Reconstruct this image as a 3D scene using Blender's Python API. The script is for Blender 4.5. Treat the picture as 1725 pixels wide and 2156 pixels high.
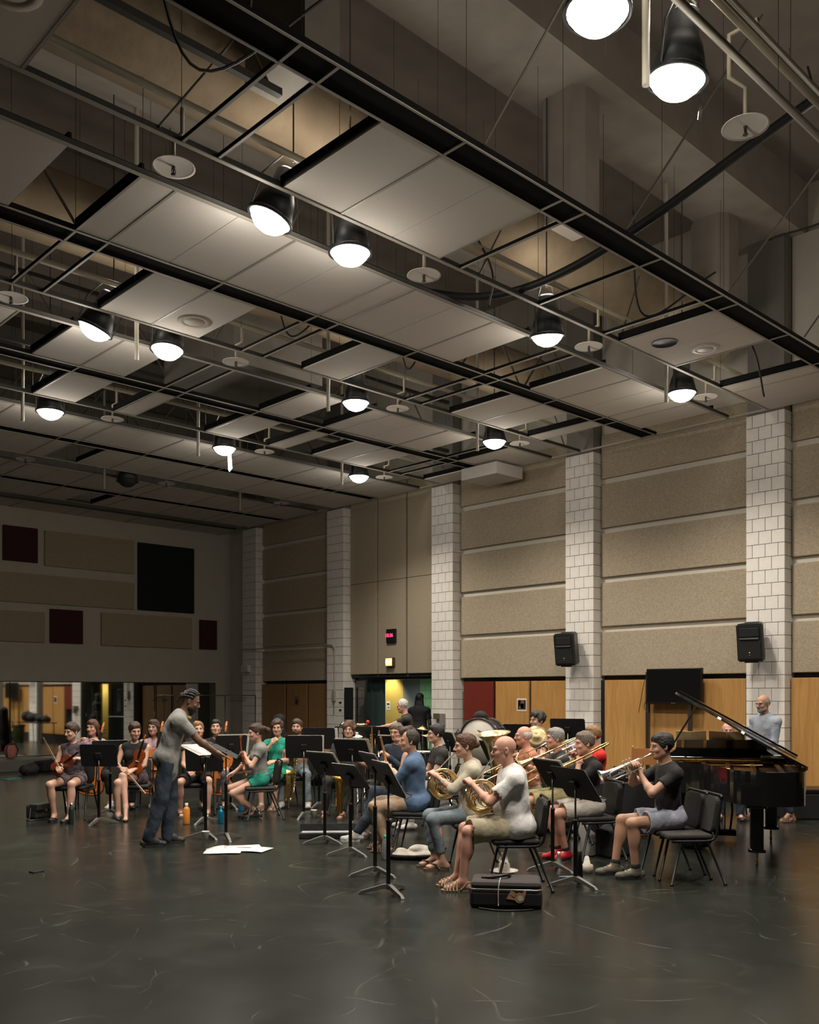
import bpy, bmesh, math, random
import numpy as np
from mathutils import Vector, Matrix, Quaternion
random.seed(7)
for o in list(bpy.data.objects): bpy.data.objects.remove(o)
SC = bpy.context.scene
C = SC.collection
PI = math.pi
# ---------------------------------------------------------------- camera
# room axes: X runs towards the side wall with the pillars, Y towards the mirror wall
FPX, EYE, CXP, HOR = 1970.0, 1.75, 862.5, 1460.0
YAW = math.atan2(1877, 1970)
FW = Vector((math.sin(YAW), math.cos(YAW), 0)); RT = Vector((math.cos(YAW), -math.sin(YAW), 0))
cam = bpy.data.cameras.new('camera'); camo = bpy.data.objects.new('camera', cam); C.objects.link(camo)
camo.location = (0, 0, EYE); camo.rotation_euler = (PI/2, 0, -YAW)
cam.sensor_fit = 'VERTICAL'; cam.sensor_height = 36; cam.lens = 36*FPX/2156
cam.shift_y = (HOR-1078)/2156.0; cam.shift_x = 0.0
cam.clip_end = 100
SC.camera = camo
# ---------------------------------------------------------------- world, exposure
w = bpy.data.worlds.new('world'); SC.world = w; w.use_nodes = True
w.node_tree.nodes['Background'].inputs[0].default_value = (1, .9, .75, 1)
w.node_tree.nodes['Background'].inputs[1].default_value = 0.012
SC.view_settings.view_transform = 'Standard'; SC.view_settings.look = 'None'
SC.view_settings.gamma = 1; SC.view_settings.exposure = 0.2
SC.view_settings.use_curve_mapping = False
SC.cycles.max_bounces = 6; SC.cycles.diffuse_bounces = 4; SC.cycles.glossy_bounces = 3
SC.cycles.sample_clamp_indirect = 4.0
SC.cycles.use_denoising = True
LAMP_W = 470.0          # watts of each high-bay lamp
LAMP_COL = (1.0, 0.925, 0.81)
TILE_FILL_W = 13.0     # added point light under each lens, brightens the ceiling tiles
SLAB_FILL_W = 16.0       # added point light above each housing, brightens the roof slab
CORRIDOR_W = 230.0

def D(px, d):
    """floor plan point seen at column px, at distance d from the camera"""
    r = (px-CXP)/FPX*d
    return FW*d + RT*r
def G(px, py, z=0.0):
    d = FPX*(EYE-z)/(py-HOR)
    p = D(px, d); return Vector((p.x, p.y, z))
def zat(py, d): return EYE + (HOR-py)*d/FPX
def yaw_of(phi):
    """heading of something that faces the viewer at phi=0, the viewer's left at 90, away at 180"""
    a = math.radians(phi); v = -FW*math.cos(a) - RT*math.sin(a)
    return math.atan2(v.y, v.x) - PI/2

# ---------------------------------------------------------------- materials
MATS = {}
def mat(name, col, rough=.6, metal=0., noise=0., scale=20., bump=0., bscale=None, emit=None, estr=0., coat=0., spec=.5, alpha=None, trans=0., ior=1.45):
    if name in MATS: return MATS[name]
    m = bpy.data.materials.new(name); m.use_nodes = True; MATS[name] = m
    nt = m.node_tree; b = nt.nodes['Principled BSDF']
    b.inputs['Base Color'].default_value = (*col, 1)
    b.inputs['Roughness'].default_value = rough; b.inputs['Metallic'].default_value = metal
    b.inputs['Specular IOR Level'].default_value = spec; b.inputs['Coat Weight'].default_value = coat
    b.inputs['IOR'].default_value = ior; b.inputs['Transmission Weight'].default_value = trans
    if emit: b.inputs['Emission Color'].default_value = (*emit, 1); b.inputs['Emission Strength'].default_value = estr
    if noise or bump:
        tc = nt.nodes.new('ShaderNodeTexCoord'); n = nt.nodes.new('ShaderNodeTexNoise')
        n.inputs['Scale'].default_value = scale; n.inputs['Detail'].default_value = 5
        nt.links.new(tc.outputs['Object'], n.inputs['Vector'])
        if noise:
            r = nt.nodes.new('ShaderNodeMapRange')
            r.inputs[1].default_value = .25; r.inputs[2].default_value = .75
            r.inputs[3].default_value = 1-noise; r.inputs[4].default_value = 1+noise
            mx = nt.nodes.new('ShaderNodeVectorMath'); mx.operation = 'SCALE'
            mx.inputs[0].default_value = col
            nt.links.new(n.outputs[0], r.inputs[0]); nt.links.new(r.outputs[0], mx.inputs['Scale'])
            nt.links.new(mx.outputs[0], b.inputs['Base Color'])
        if bump:
            n2 = n
            if bscale:
                n2 = nt.nodes.new('ShaderNodeTexNoise'); n2.inputs['Scale'].default_value = bscale
                nt.links.new(tc.outputs['Object'], n2.inputs['Vector'])
            bp = nt.nodes.new('ShaderNodeBump'); bp.inputs['Strength'].default_value = bump
            bp.inputs['Distance'].default_value = .02
            nt.links.new(n2.outputs[0], bp.inputs['Height']); nt.links.new(bp.outputs[0], b.inputs['Normal'])
    return m
def wood_mat(name, c1, c2, rough=.45):
    if name in MATS: return MATS[name]
    m = bpy.data.materials.new(name); m.use_nodes = True; MATS[name] = m
    nt = m.node_tree; b = nt.nodes['Principled BSDF']; b.inputs['Roughness'].default_value = rough
    tc = nt.nodes.new('ShaderNodeTexCoord'); mp = nt.nodes.new('ShaderNodeMapping')
    mp.inputs['Scale'].default_value = (9, 9, .7)
    n = nt.nodes.new('ShaderNodeTexNoise'); n.inputs['Scale'].default_value = 2.2; n.inputs['Detail'].default_value = 8
    n.inputs['Distortion'].default_value = 1.0
    cr = nt.nodes.new('ShaderNodeValToRGB')
    cr.color_ramp.elements[0].position = .3; cr.color_ramp.elements[0].color = (*c1, 1)
    cr.color_ramp.elements[1].position = .7; cr.color_ramp.elements[1].color = (*c2, 1)
    nt.links.new(tc.outputs['Object'], mp.inputs[0]); nt.links.new(mp.outputs[0], n.inputs['Vector'])
    nt.links.new(n.outputs[0], cr.inputs[0]); nt.links.new(cr.outputs[0], b.inputs['Base Color'])
    return m

# ---------------------------------------------------------------- object helpers
def link(name, me, m=None, parent=None, loc=None, rot=None, smooth=False):
    o = bpy.data.objects.new(name, me); C.objects.link(o)
    if m is not None:
        ms = m if isinstance(m, (list, tuple)) else [m]
        for x in ms: me.materials.append(x)
    if parent: o.parent = parent
    if loc is not None: o.location = loc
    if rot is not None: o.rotation_euler = rot
    if smooth: me.shade_smooth()
    return o
def obj(name, bm, m=None, parent=None, loc=None, rot=None, smooth=False):
    me = bpy.data.meshes.new(name); bm.normal_update(); bm.to_mesh(me); bm.free()
    return link(name, me, m, parent, loc, rot, smooth)
def tag(o, label, cat, group=None, kind=None):
    o['label'] = label; o['category'] = cat
    if group: o['group'] = group
    if kind: o['kind'] = kind
    return o
def thing(name, label, cat, loc=(0, 0, 0), rotz=0, group=None, rot=None):
    o = bpy.data.objects.new(name, None); C.objects.link(o); o.empty_display_size = .1
    o.location = loc; o.rotation_euler = rot or (0, 0, rotz)
    return tag(o, label, cat, group)
def structure(o): o['kind'] = 'structure'; return o
def BM(): return bmesh.new()
def box(bm, x0, x1, y0, y1, z0, z1, bev=0, mi=0, M=None):
    vs = [bm.verts.new((x, y, z)) for z in (z0, z1) for y in (y0, y1) for x in (x0, x1)]
    fs = [bm.faces.new([vs[i] for i in f]) for f in ((0,2,3,1),(4,5,7,6),(0,1,5,4),(2,6,7,3),(0,4,6,2),(1,3,7,5))]
    for f in fs: f.material_index = mi
    if bev:
        es = list({e for f in fs for e in f.edges})
        r = bmesh.ops.bevel(bm, geom=es, offset=bev, segments=2, affect='EDGES', profile=.5)
        vs = list({v for f in r['faces'] for v in f.verts} | {v for v in vs if v.is_valid})
    if M is not None: bmesh.ops.transform(bm, matrix=M, verts=[v for v in vs if v.is_valid])
    return bm
def boxm(bm, sx, sy, sz, M, bev=0, mi=0):
    return box(bm, -sx/2, sx/2, -sy/2, sy/2, -sz/2, sz/2, bev, mi, M)
def sweep(bm, pts, rad, seg=8, caps=True, mi=0, closed=False, flat=None):
    """tube along pts; rad a number or a list; flat=(a,b) scales the section along its two axes"""
    pts = [Vector(p) for p in pts]; n = len(pts)
    rads = [rad]*n if isinstance(rad, (int, float)) else list(rad)
    rings = []; up = None
    for i in range(n):
        a = pts[i-1] if (i > 0 or closed) else pts[i]; b = pts[(i+1) % n] if (i < n-1 or closed) else pts[i]
        t = (b-a)
        if t.length < 1e-9: t = Vector((0, 0, 1))
        t.normalize()
        if up is None:
            up = Vector((0, 0, 1)) if abs(t.z) < .9 else Vector((0, 1, 0))
        s = t.cross(up)
        if s.length < 1e-6: s = t.orthogonal()
        s.normalize(); up = s.cross(t).normalized()
        fa, fb = flat or (1, 1)
        rings.append([bm.verts.new(pts[i] + (s*math.cos(2*PI*k/seg)*fa + up*math.sin(2*PI*k/seg)*fb)*rads[i]) for k in range(seg)])
    m = n if closed else n-1
    for i in range(m):
        r0, r1 = rings[i], rings[(i+1) % n]
        for k in range(seg):
            f = bm.faces.new((r0[k], r0[(k+1) % seg], r1[(k+1) % seg], r1[k])); f.material_index = mi; f.smooth = True
    if caps and not closed:
        for r, rv in ((rings[0], True), (rings[-1], False)):
            try:
                f = bm.faces.new(list(reversed(r)) if not rv else r); f.material_index = mi
            except ValueError: pass
    return bm
def lathe(bm, prof, seg=24, M=None, mi=0):
    """prof: list of (radius, height)"""
    rings = []; vs = []
    for r, h in prof:
        if r < 1e-6: ring = [bm.verts.new((0, 0, h))]
        else: ring = [bm.verts.new((r*math.cos(2*PI*k/seg), r*math.sin(2*PI*k/seg), h)) for k in range(seg)]
        rings.append(ring); vs += ring
    for a, b in zip(rings, rings[1:]):
        for k in range(seg):
            k2 = (k+1) % seg
            if len(a) == 1 and len(b) == 1: continue
            if len(a) == 1: f = bm.faces.new((a[0], b[k2], b[k]))
            elif len(b) == 1: f = bm.faces.new((a[k], a[k2], b[0]))
            else: f = bm.faces.new((a[k], a[k2], b[k2], b[k]))
            f.smooth = True; f.material_index = mi
    if M is not None: bmesh.ops.transform(bm, matrix=M, verts=vs)
    return bm
def prism(bm, pts, z0, z1, M=None, mi=0):
    lo = [bm.verts.new((x, y, z0)) for x, y in pts]; hi = [bm.verts.new((x, y, z1)) for x, y in pts]
    n = len(pts)
    fs = [bm.faces.new(list(reversed(lo))), bm.faces.new(hi)]
    for i in range(n): fs.append(bm.faces.new((lo[i], lo[(i+1) % n], hi[(i+1) % n], hi[i])))
    for f in fs: f.material_index = mi
    if M is not None: bmesh.ops.transform(bm, matrix=M, verts=lo+hi)
    return bm
def T(x, y, z): return Matrix.Translation((x, y, z))
def RX(a): return Matrix.Rotation(a, 4, 'X')
def RY(a): return Matrix.Rotation(a, 4, 'Y')
def RZ(a): return Matrix.Rotation(a, 4, 'Z')
def aim(a, b):
    """matrix that takes +Z onto the direction a->b, origin at a"""
    a = Vector(a); b = Vector(b)
    return Matrix.Translation(a) @ (b-a).to_track_quat('Z', 'Y').to_matrix().to_4x4()
def bez(pts, n=8):
    """Catmull-Rom through pts"""
    P = [Vector(p) for p in pts]; P = [P[0]*2-P[1]] + P + [P[-1]*2-P[-2]]; out = []
    for i in range(1, len(P)-2):
        for k in range(n):
            t = k/n; a, b, c, d = P[i-1:i+3]
            out.append(.5*((2*b)+(c-a)*t+(2*a-5*b+4*c-d)*t*t+(3*b-a-3*c+d)*t**3))
    out.append(P[-2]); return out
def rrect(w, h, r, n=4):
    out = []
    for cx, cy, a0 in ((w/2-r, h/2-r, 0), (-w/2+r, h/2-r, 90), (-w/2+r, -h/2+r, 180), (w/2-r, -h/2+r, 270)):
        for k in range(n+1):
            a = math.radians(a0+90*k/n); out.append((cx+r*math.cos(a), cy+r*math.sin(a)))
    return out
def copy_tree(o, loc=None, rotz=None, parent=None):
    c = o.copy(); C.objects.link(c)
    if parent: c.parent = parent
    for ch in o.children: copy_tree(ch, parent=c)
    if loc is not None: c.location = loc
    if rotz is not None: c.rotation_euler = (c.rotation_euler[0], c.rotation_euler[1], rotz)
    return c
def text_mesh(s, size, m, parent, M, name='lettering', depth=.002):
    cu = bpy.data.curves.new(name, 'FONT'); cu.body = s; cu.size = size; cu.extrude = depth
    cu.align_x = 'CENTER'; cu.align_y = 'CENTER'
    tmp = bpy.data.objects.new('tmp', cu); C.objects.link(tmp); bpy.context.view_layer.update()
    me = bpy.data.meshes.new_from_object(tmp.evaluated_get(bpy.context.evaluated_depsgraph_get())); bpy.data.objects.remove(tmp)
    me.materials.clear(); me.materials.append(m); o = bpy.data.objects.new(name, me); C.objects.link(o)
    o.parent = parent; o.matrix_local = M
    return o
# ================================================================ THE ROOM
WX, PX0, BY, HC, SLAB = 14.4, 14.0, 22.3, 6.12, 9.6     # side wall, pillar face, mirror wall, ceiling grid, roof slab
XL, YN = -8.0, -7.0
PIL = [6.70-3.52, 6.70, 10.21, 13.71, 17.25, 20.85]     # pillar centres along Y
m_paint = mat('cream_wall_paint', (.56, .52, .44), .7, noise=.06, scale=3)
m_backpaint = mat('grey_beige_wall_paint', (.48, .44, .365), .75, noise=.05, scale=3)
m_block = mat('white_painted_block', (.72, .675, .62), .55, noise=.06, scale=6, bump=.15, bscale=60)
m_mortar = mat('block_joint_grey', (.20, .185, .16), .8)
m_acou = mat('tan_fibre_panel', (.37, .305, .215), .9, noise=.28, scale=55, bump=.35, bscale=90)
m_slab = mat('roof_concrete', (.26, .225, .19), .9, noise=.15, scale=2)
m_beam = mat('beam_concrete', (.36, .32, .275), .9, noise=.12, scale=3)
m_tile = mat('ceiling_tile_white', (.62, .575, .52), .85, noise=.04, scale=60, bump=.1, bscale=150)
m_tee = mat('ceiling_tee_grey', (.33, .30, .25), .5)
m_black = mat('matt_black_paint', (.012, .012, .011), .55)
m_dark = mat('dark_steel', (.045, .042, .036), .5)
m_wood = wood_mat('orange_maple_veneer', (.40, .20, .055), (.52, .28, .09))
m_redpanel = mat('red_laminate_panel', (.15, .020, .010), .5, noise=.12, scale=8)
m_white = mat('white_plastic', (.62, .59, .53), .5)
m_paper = mat('music_paper', (.74, .70, .62), .8)

def floor_material():
    m = bpy.data.materials.new('black_stage_vinyl'); m.use_nodes = True
    nt = m.node_tree; N = nt.nodes; L = nt.links; b = N['Principled BSDF']
    tc = N.new('ShaderNodeTexCoord')
    def noise(sc, det=6, vec=None, dist=0):
        n = N.new('ShaderNodeTexNoise'); n.inputs['Scale'].default_value = sc; n.inputs['Detail'].default_value = det
        n.inputs['Distortion'].default_value = dist
        L.new(vec or tc.outputs['Object'], n.inputs['Vector']); return n.outputs[0]
    def ramp(src, p0, p1, c0=(0,0,0,1), c1=(1,1,1,1)):
        r = N.new('ShaderNodeValToRGB'); r.color_ramp.elements[0].position = p0; r.color_ramp.elements[1].position = p1
        r.color_ramp.elements[0].color = c0; r.color_ramp.elements[1].color = c1
        L.new(src, r.inputs[0]); return r.outputs[0]
    def mix(f, a, bcol):
        x = N.new('ShaderNodeMix'); x.data_type = 'RGBA'
        if isinstance(f, float): x.inputs[0].default_value = f
        else: L.new(f, x.inputs[0])
        for s, i in ((a, 6), (bcol, 7)):
            if isinstance(s, tuple): x.inputs[i].default_value = s
            else: L.new(s, x.inputs[i])
        return x.outputs[2]
    base = ramp(noise(1.3, 8), .3, .75, (.0125, .0143, .0116, 1), (.0215, .024, .0192, 1))
    # scuffs: several long stretched hairline patterns in different directions
    scr = None
    for ang, sc, st, thr in ((20, 1.1, 14, .016), (75, .8, 10, .014), (-35, 1.4, 16, .014), (52, .55, 8, .012), (5, .7, 11, .014), (130, 1.0, 8, .012), (160, 1.7, 8, .014)):
        mp = N.new('ShaderNodeMapping'); mp.inputs['Rotation'].default_value = (0, 0, math.radians(ang))
        mp.inputs['Scale'].default_value = (sc*1.0, sc*1.0, 1)
        L.new(tc.outputs['Object'], mp.inputs[0])
        v = N.new('ShaderNodeTexNoise'); v.inputs['Scale'].default_value = .55; v.inputs['Detail'].default_value = .6
        v.inputs['Distortion'].default_value = .05
        L.new(mp.outputs[0], v.inputs['Vector'])
        s = N.new('ShaderNodeMath'); s.operation = 'SUBTRACT'; s.inputs[1].default_value = .5+ang*.0006; L.new(v.outputs[0], s.inputs[0])
        a = N.new('ShaderNodeMath'); a.operation = 'ABSOLUTE'; L.new(s.outputs[0], a.inputs[0])
        l = N.new('ShaderNodeMath'); l.operation = 'LESS_THAN'; l.inputs[1].default_value = thr*.09; L.new(a.outputs[0], l.inputs[0])
        g = ramp(noise(2.1+ang*.02, 4), .50, .66)
        mu = N.new('ShaderNodeMath'); mu.operation = 'MULTIPLY'; L.new(l.outputs[0], mu.inputs[0]); L.new(g, mu.inputs[1])
        if scr is None: scr = mu.outputs[0]
        else:
            ad = N.new('ShaderNodeMath'); ad.operation = 'MAXIMUM'; L.new(scr, ad.inputs[0]); L.new(mu.outputs[0], ad.inputs[1]); scr = ad.outputs[0]
    half = N.new('ShaderNodeMath'); half.operation = 'MULTIPLY'; half.inputs[1].default_value = .42; L.new(scr, half.inputs[0])
    col = mix(half.outputs[0], base, (.17, .165, .14, 1))
    smudge = ramp(noise(2.3, 10, dist=1.5), .58, .80)
    sm = N.new('ShaderNodeMath'); sm.operation = 'MULTIPLY'; sm.inputs[1].default_value = .32; L.new(smudge, sm.inputs[0])
    col = mix(sm.outputs[0], col, (.07, .068, .057, 1))
    dust = ramp(noise(38, 3), .72, .78)
    du = N.new('ShaderNodeMath'); du.operation = 'MULTIPLY'; du.inputs[1].default_value = .25; L.new(dust, du.inputs[0])
    col = mix(du.outputs[0], col, (.2, .19, .17, 1))
    L.new(col, b.inputs['Base Color'])
    r = N.new('ShaderNodeMapRange'); r.inputs[1].default_value = .3; r.inputs[2].default_value = .75
    r.inputs[3].default_value = .235; r.inputs[4].default_value = .275
    L.new(noise(2.1, 6), r.inputs[0]); L.new(r.outputs[0], b.inputs['Roughness'])
    b.inputs['Specular IOR Level'].default_value = .36
    return m
bm = BM(); box(bm, XL, 20, YN, BY+.6, -.1, 0)
structure(obj('floor', bm, floor_material()))
# roof slab and beams above the open ceiling
bm = BM(); box(bm, XL, 20, YN, BY+.6, SLAB, SLAB+.2); structure(obj('ceiling', bm, m_slab))
for y in [PIL[0]-3.52*2, PIL[0]-3.52]+PIL:
    bm = BM(); box(bm, XL, WX+.3, y-.5, y+.5, 8.8, SLAB); structure(obj('trim_beam', bm, m_beam))
# near and left walls (behind and beside the camera)
bm = BM(); box(bm, XL-.2, XL, YN, BY+.6, 0, SLAB); structure(obj('wall_left', bm, m_backpaint))
bm = BM(); box(bm, XL, 20, YN-.2, YN, 0, SLAB); structure(obj('wall_near', bm, m_backpaint))
# mirror wall
bm = BM(); box(bm, XL, WX+.6, BY, BY+.3, 0, SLAB); structure(obj('wall_back', bm, m_backpaint))
# pillar wall, with the corridor opening between two pillars
DY0, DY1, DZ = PIL[3]+.31, PIL[4]-.31, 2.12
bm = BM()
box(bm, WX, WX+.3, YN, DY0, 0, SLAB); box(bm, WX, WX+.3, DY1, BY+.3, 0, SLAB)
box(bm, WX, WX+.3, DY0, DY1, DZ, SLAB)
wall_r = structure(obj('wall_right', bm, m_paint))

# ---- block pillars, every block a piece
BW, BH, G_ = .207, .2034, .0075
bme = BM(); box(bme, 0, .022, G_/2, BW-G_/2, G_/2, BH-G_/2, .003); block_me = bpy.data.meshes.new('brick'); bme.to_mesh(block_me); bme.free(); block_me.materials.append(m_block)
bme = BM(); box(bme, 0, .022, G_/2, BW/2-G_/2, G_/2, BH-G_/2, .003); half_me = bpy.data.meshes.new('brick_half'); bme.to_mesh(half_me); bme.free(); half_me.materials.append(m_block)
def pillar(yc, i):
    y0, y1 = yc-.3105, yc+.3105
    bm = BM(); box(bm, PX0+.018, WX+.1, y0+.018, y1-.018, 0, 8.8)
    p = structure(obj('pillar_block', bm, m_mortar)); 
    for c in range(30):
        z = c*BH
        offs = [(0, 1), (BW, 1), (2*BW, 1)] if c % 2 == 0 else [(0, .5), (BW/2, 1), (1.5*BW, 1), (2.5*BW, .5)]
        for off, wd in offs:      # front face (towards the room)
            o = link('brick', block_me if wd == 1 else half_me, None, p, (PX0, y0+off, z)); 
        offs = [(0, 1), (BW, 1)] if c % 2 == 0 else [(0, .5), (BW/2, 1), (1.5*BW, .5)]
        for off, wd in offs:      # side face (towards the camera)
            o = link('brick', block_me if wd == 1 else half_me, None, p, (PX0+off+.414 if 0 else PX0+.0+off+(BW if wd == 1 else BW/2), y0, z), (0, 0, PI/2))
    return p
for i, y in enumerate(PIL): pillar(y, i)

# ---- acoustic panels between the pillars
def panel(name, y0, y1, z0, z1, x1, th, m, bev=.012, label=None):
    bm = BM(); box(bm, x1-th, x1, y0, y1, z0, z1, bev)
    return structure(obj(name, bm, m, wall_r))
for i in range(-1, 6):
    ya = (PIL[i]+.31) if i >= 0 else -1.0
    yb = (PIL[i+1]-.31) if i+1 < len(PIL) else BY
    if i == 5: continue
    if i == -1: yb = PIL[0]-.31
    if i == 3:
        wv = (yb-ya)/3
        for k in range(3):
            for za, zb in ((2.19, 4.30), (4.305, 6.5)):
                panel('acoustic_panel', ya+.02+k*wv+.02, ya+(k+1)*wv-.02, za, zb, WX, .2, m_acou)
        continue
    for r in range(5):
        z0 = 2.07+.89*r
        panel('acoustic_panel', ya+.055, yb-.02, z0, z0+.79, WX, .19, m_acou)
    bm = BM(); box(bm, WX-.135, WX, ya, yb, 2.07, 8.8); structure(obj('trim_panel_backing', bm, m_paint, wall_r))
    bm = BM(); box(bm, WX-.05, WX, ya, yb, 1.99, 2.068); structure(obj('trim_rail', bm, m_dark, wall_r))
# dark rail over the doorway
bm = BM(); box(bm, WX-.14, WX, DY0, DY1, DZ, 2.185); structure(obj('trim_rail', bm, m_dark, wall_r))

# ---- wood doors of the storage wall
def wdoor(y0, y1, z0=.3, z1=1.99, m=None, name='wood_panel'):
    bm = BM(); box(bm, WX-.22, WX-.17, y0, y1, z0, z1, .004)
    return structure(obj(name, bm, m or m_wood, wall_r))
def YW(px, X=WX-.2):      # wall plane: column -> Y
    u = (px-CXP)/FPX; return X*(FW.y+u*RT.y)/(FW.x+u*RT.x)
# storage recess behind the door gaps
bm = BM()
for a, b in ((YN, PIL[0]-.31), (PIL[0]+.31, PIL[1]-.31), (PIL[1]+.31, PIL[2]-.31), (PIL[2]+.31, YW(1036)), (PIL[4]+.31, PIL[5]-.31)):
    box(bm, WX-.165, WX, a, b, .3, 1.99)
structure(obj('trim_recess', bm, m_black, wall_r))
for a, b in ((1120, 1192), (1045, 1115)): wdoor(YW(b), YW(a))
wdoor(YW(1040), YW(978), 1.20, 1.99, m_redpanel, 'red_panel')
for a, b in ((1275, 1362), (1367, 1450), (1458, 1572)): wdoor(YW(b), YW(a))
for a, b in ((PIL[0]+.33, 4.6), (4.63, PIL[1]-.33)): wdoor(a, b)
for a, b in ((YN, -4), (-3.95, -1.3), (-1.25, 1), (1.05, PIL[0]-.35)): wdoor(a, b)
m_wood_shaded = wood_mat('shaded_maple_veneer', (.20, .105, .035), (.27, .145, .05))  # same veneer darkened, the shade of this wall section is in the colour
for a, b in ((552, 601), (605, 647), (651, 690)): wdoor(max(YW(b), PIL[4]+.33), min(YW(a), PIL[5]-.33), m=m_wood_shaded)
bm = BM(); box(bm, WX-.06, WX, YN, DY0, 0, .12); box(bm, WX-.06, WX, DY1, BY, 0, .12); structure(obj('baseboard_right', bm, m_black))
bm = BM(); box(bm, WX-.19, WX-.06, YN, YW(1036), .0, .3); structure(obj('trim_plinth', bm, m_black, wall_r))

# ---- corridor behind the doorway
m_olive = mat('olive_yellow_paint', (.36, .28, .075), .6, noise=.05, scale=4)
m_green = mat('green_painted_block', (.20, .42, .20), .5)
m_greyp = mat('corridor_grey', (.16, .18, .18), .5)
m_frame = mat('blue_green_door_paint', (.055, .085, .078), .35)
XC = 17.3
cw = BM(); box(cw, XC, XC+.2, 3.5, DY1+4.5, 0, 3.0); corr = structure(obj('wall_corridor', cw, m_olive))
bm = BM(); box(bm, WX+.3, XC+.2, 3.5, DY1+4.5, 2.7, 2.8); structure(obj('ceiling_corridor', bm, m_greyp))
bm = BM(); box(bm, WX+.3, XC, DY1+4.4, DY1+4.6, 0, 2.8); structure(obj('wall_corridor_end', bm, m_greyp))
bm = BM(); box(bm, WX+.3, XC+.2, 3.3, 3.5, 0, 2.8); structure(obj('wall_corridor_end', bm, m_greyp))
bm = BM(); box(bm, XC-.03, XC, 17.69, 18.38, 0, 2.7); structure(obj('wall_corridor_grey', bm, m_greyp))
# green block wall section seen at the right of the opening
gwo = structure(obj('wall_corridor_green', box(BM(), XC-.05, XC, 16.49, 17.69, 0, 2.7), m_mortar))
bme = BM(); box(bme, -.012, 0, .004, .396, .004, .199, .003); gme = bpy.data.meshes.new('green_brick'); bme.to_mesh(gme); bme.free(); gme.materials.append(m_green)
for r in range(13):
    for c in range(3):
        y = 17.69-.4*(c+1)+(.2 if r % 2 else 0)
        if y+.4 > 17.70: link('green_brick', gme, None, gwo, (XC-.05, 17.49, r*.203)).scale = (1, .5, 1); continue
        link('green_brick', gme, None, gwo, (XC-.05, y, r*.203))
# door frame and leaves: a dark leaf folded open beside the pillar, one leaf at an angle
fr = BM()
box(fr, WX-.02, WX+.34, DY1-.07, DY1, 0, DZ); box(fr, WX-.02, WX+.34, DY0, DY0+.05, 0, DZ); box(fr, WX-.02, WX+.34, DY0, DY1, DZ-.05, DZ)
structure(obj('trim_doorframe', fr, m_frame))
def glazed_leaf(name, hinge, ang, wd, m, h=2.05):
    t = bpy.data.objects.new(name, None); C.objects.link(t); structure(t); t.location = hinge; t.rotation_euler = (0, 0, ang)
    b = BM(); box(b, 0, .14, -.02, .02, .01, h); box(b, wd-.14, wd, -.02, .02, .01, h); box(b, .14, wd-.14, -.02, .02, .01, .95); box(b, .14, wd-.14, -.02, .02, h-.16, h)
    obj('door_frame', b, m, t)
    b = BM(); box(b, .14, wd-.14, -.004, .004, .95, h-.16); obj('pane', b, mat('dark_wired_glass', (.02, .025, .025), .12, spec=.6), t)
    b = BM(); box(b, .05, wd-.05, -.07, -.045, .98, 1.02, .006); box(b, .07, .1, -.05, -.02, .98, 1.02); box(b, wd-.1, wd-.07, -.05, -.02, .98, 1.02); obj('push_bar', b, m_steel, t)
    return t
m_steel = mat('brushed_steel', (.55, .53, .50), .3, metal=1)
m_chrome = mat('chrome', (.75, .73, .70), .12, metal=1)
m_doorblk = mat('black_green_door', (.012, .016, .014), .35)
glazed_leaf('door_1', (WX-.04, DY1-.03, 0), -PI/2-.45, .95, m_doorblk)
b = BM(); box(b, WX+.06, WX+.12, 16.05, DY1-.07, 0, DZ-.05); box(b, WX+.04, WX+.06, 16.05, 16.13, 0, DZ-.05); box(b, WX+.04, WX+.06, 16.42, 16.48, 0, DZ-.05); structure(obj('trim_door_side_panel', b, m_frame))
# ---- mirror wall: toed mirror panels, ledge, acoustic squares
m_mirror = mat('mirror_glass', (.78, .80, .78), .03, metal=1)
def XB(px, Y=BY): 
    u = (px-CXP)/FPX; return Y*(FW.x+u*RT.x)/(FW.y+u*RT.y)
def zb(py, px, Y=BY):
    u = (px-CXP)/FPX; d = Y/(FW.y+u*RT.y); return EYE+(HOR-py)*d/FPX
xe = XB(455, BY-.05); wall_b = bpy.data.objects['wall_back']
wdt = 1.85; MIRROR_TOE = math.radians(0.75)
for k in range(9):
    x1 = xe-k*wdt; x0 = x1-wdt+.006
    bm = BM(); box(bm, -(x1-x0)/2, (x1-x0)/2, -.004, .004, 0, 1.75)
    structure(obj('mirror', bm, m_mirror, None, ((x0+x1)/2, BY-.04, .27), (0, 0, MIRROR_TOE)))
bm = BM(); box(bm, XL, xe, BY-.012, BY, .3, 2.04); structure(obj('trim_mirror_backing', bm, m_black))
bm = BM(); box(bm, XL, XB(110, 21.2), 21.25, BY, 0, .26, .01); structure(obj('trim_ledge', bm, mat('ledge_grey_vinyl', (.13, .12, .10), .5, noise=.1, scale=5)))
m_dred = mat('dark_maroon_fabric', (.050, .014, .013), .95, noise=.2, scale=70)
m_dblk = mat('black_fabric_panel', (.010, .014, .013), .95, noise=.2, scale=70)
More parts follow.
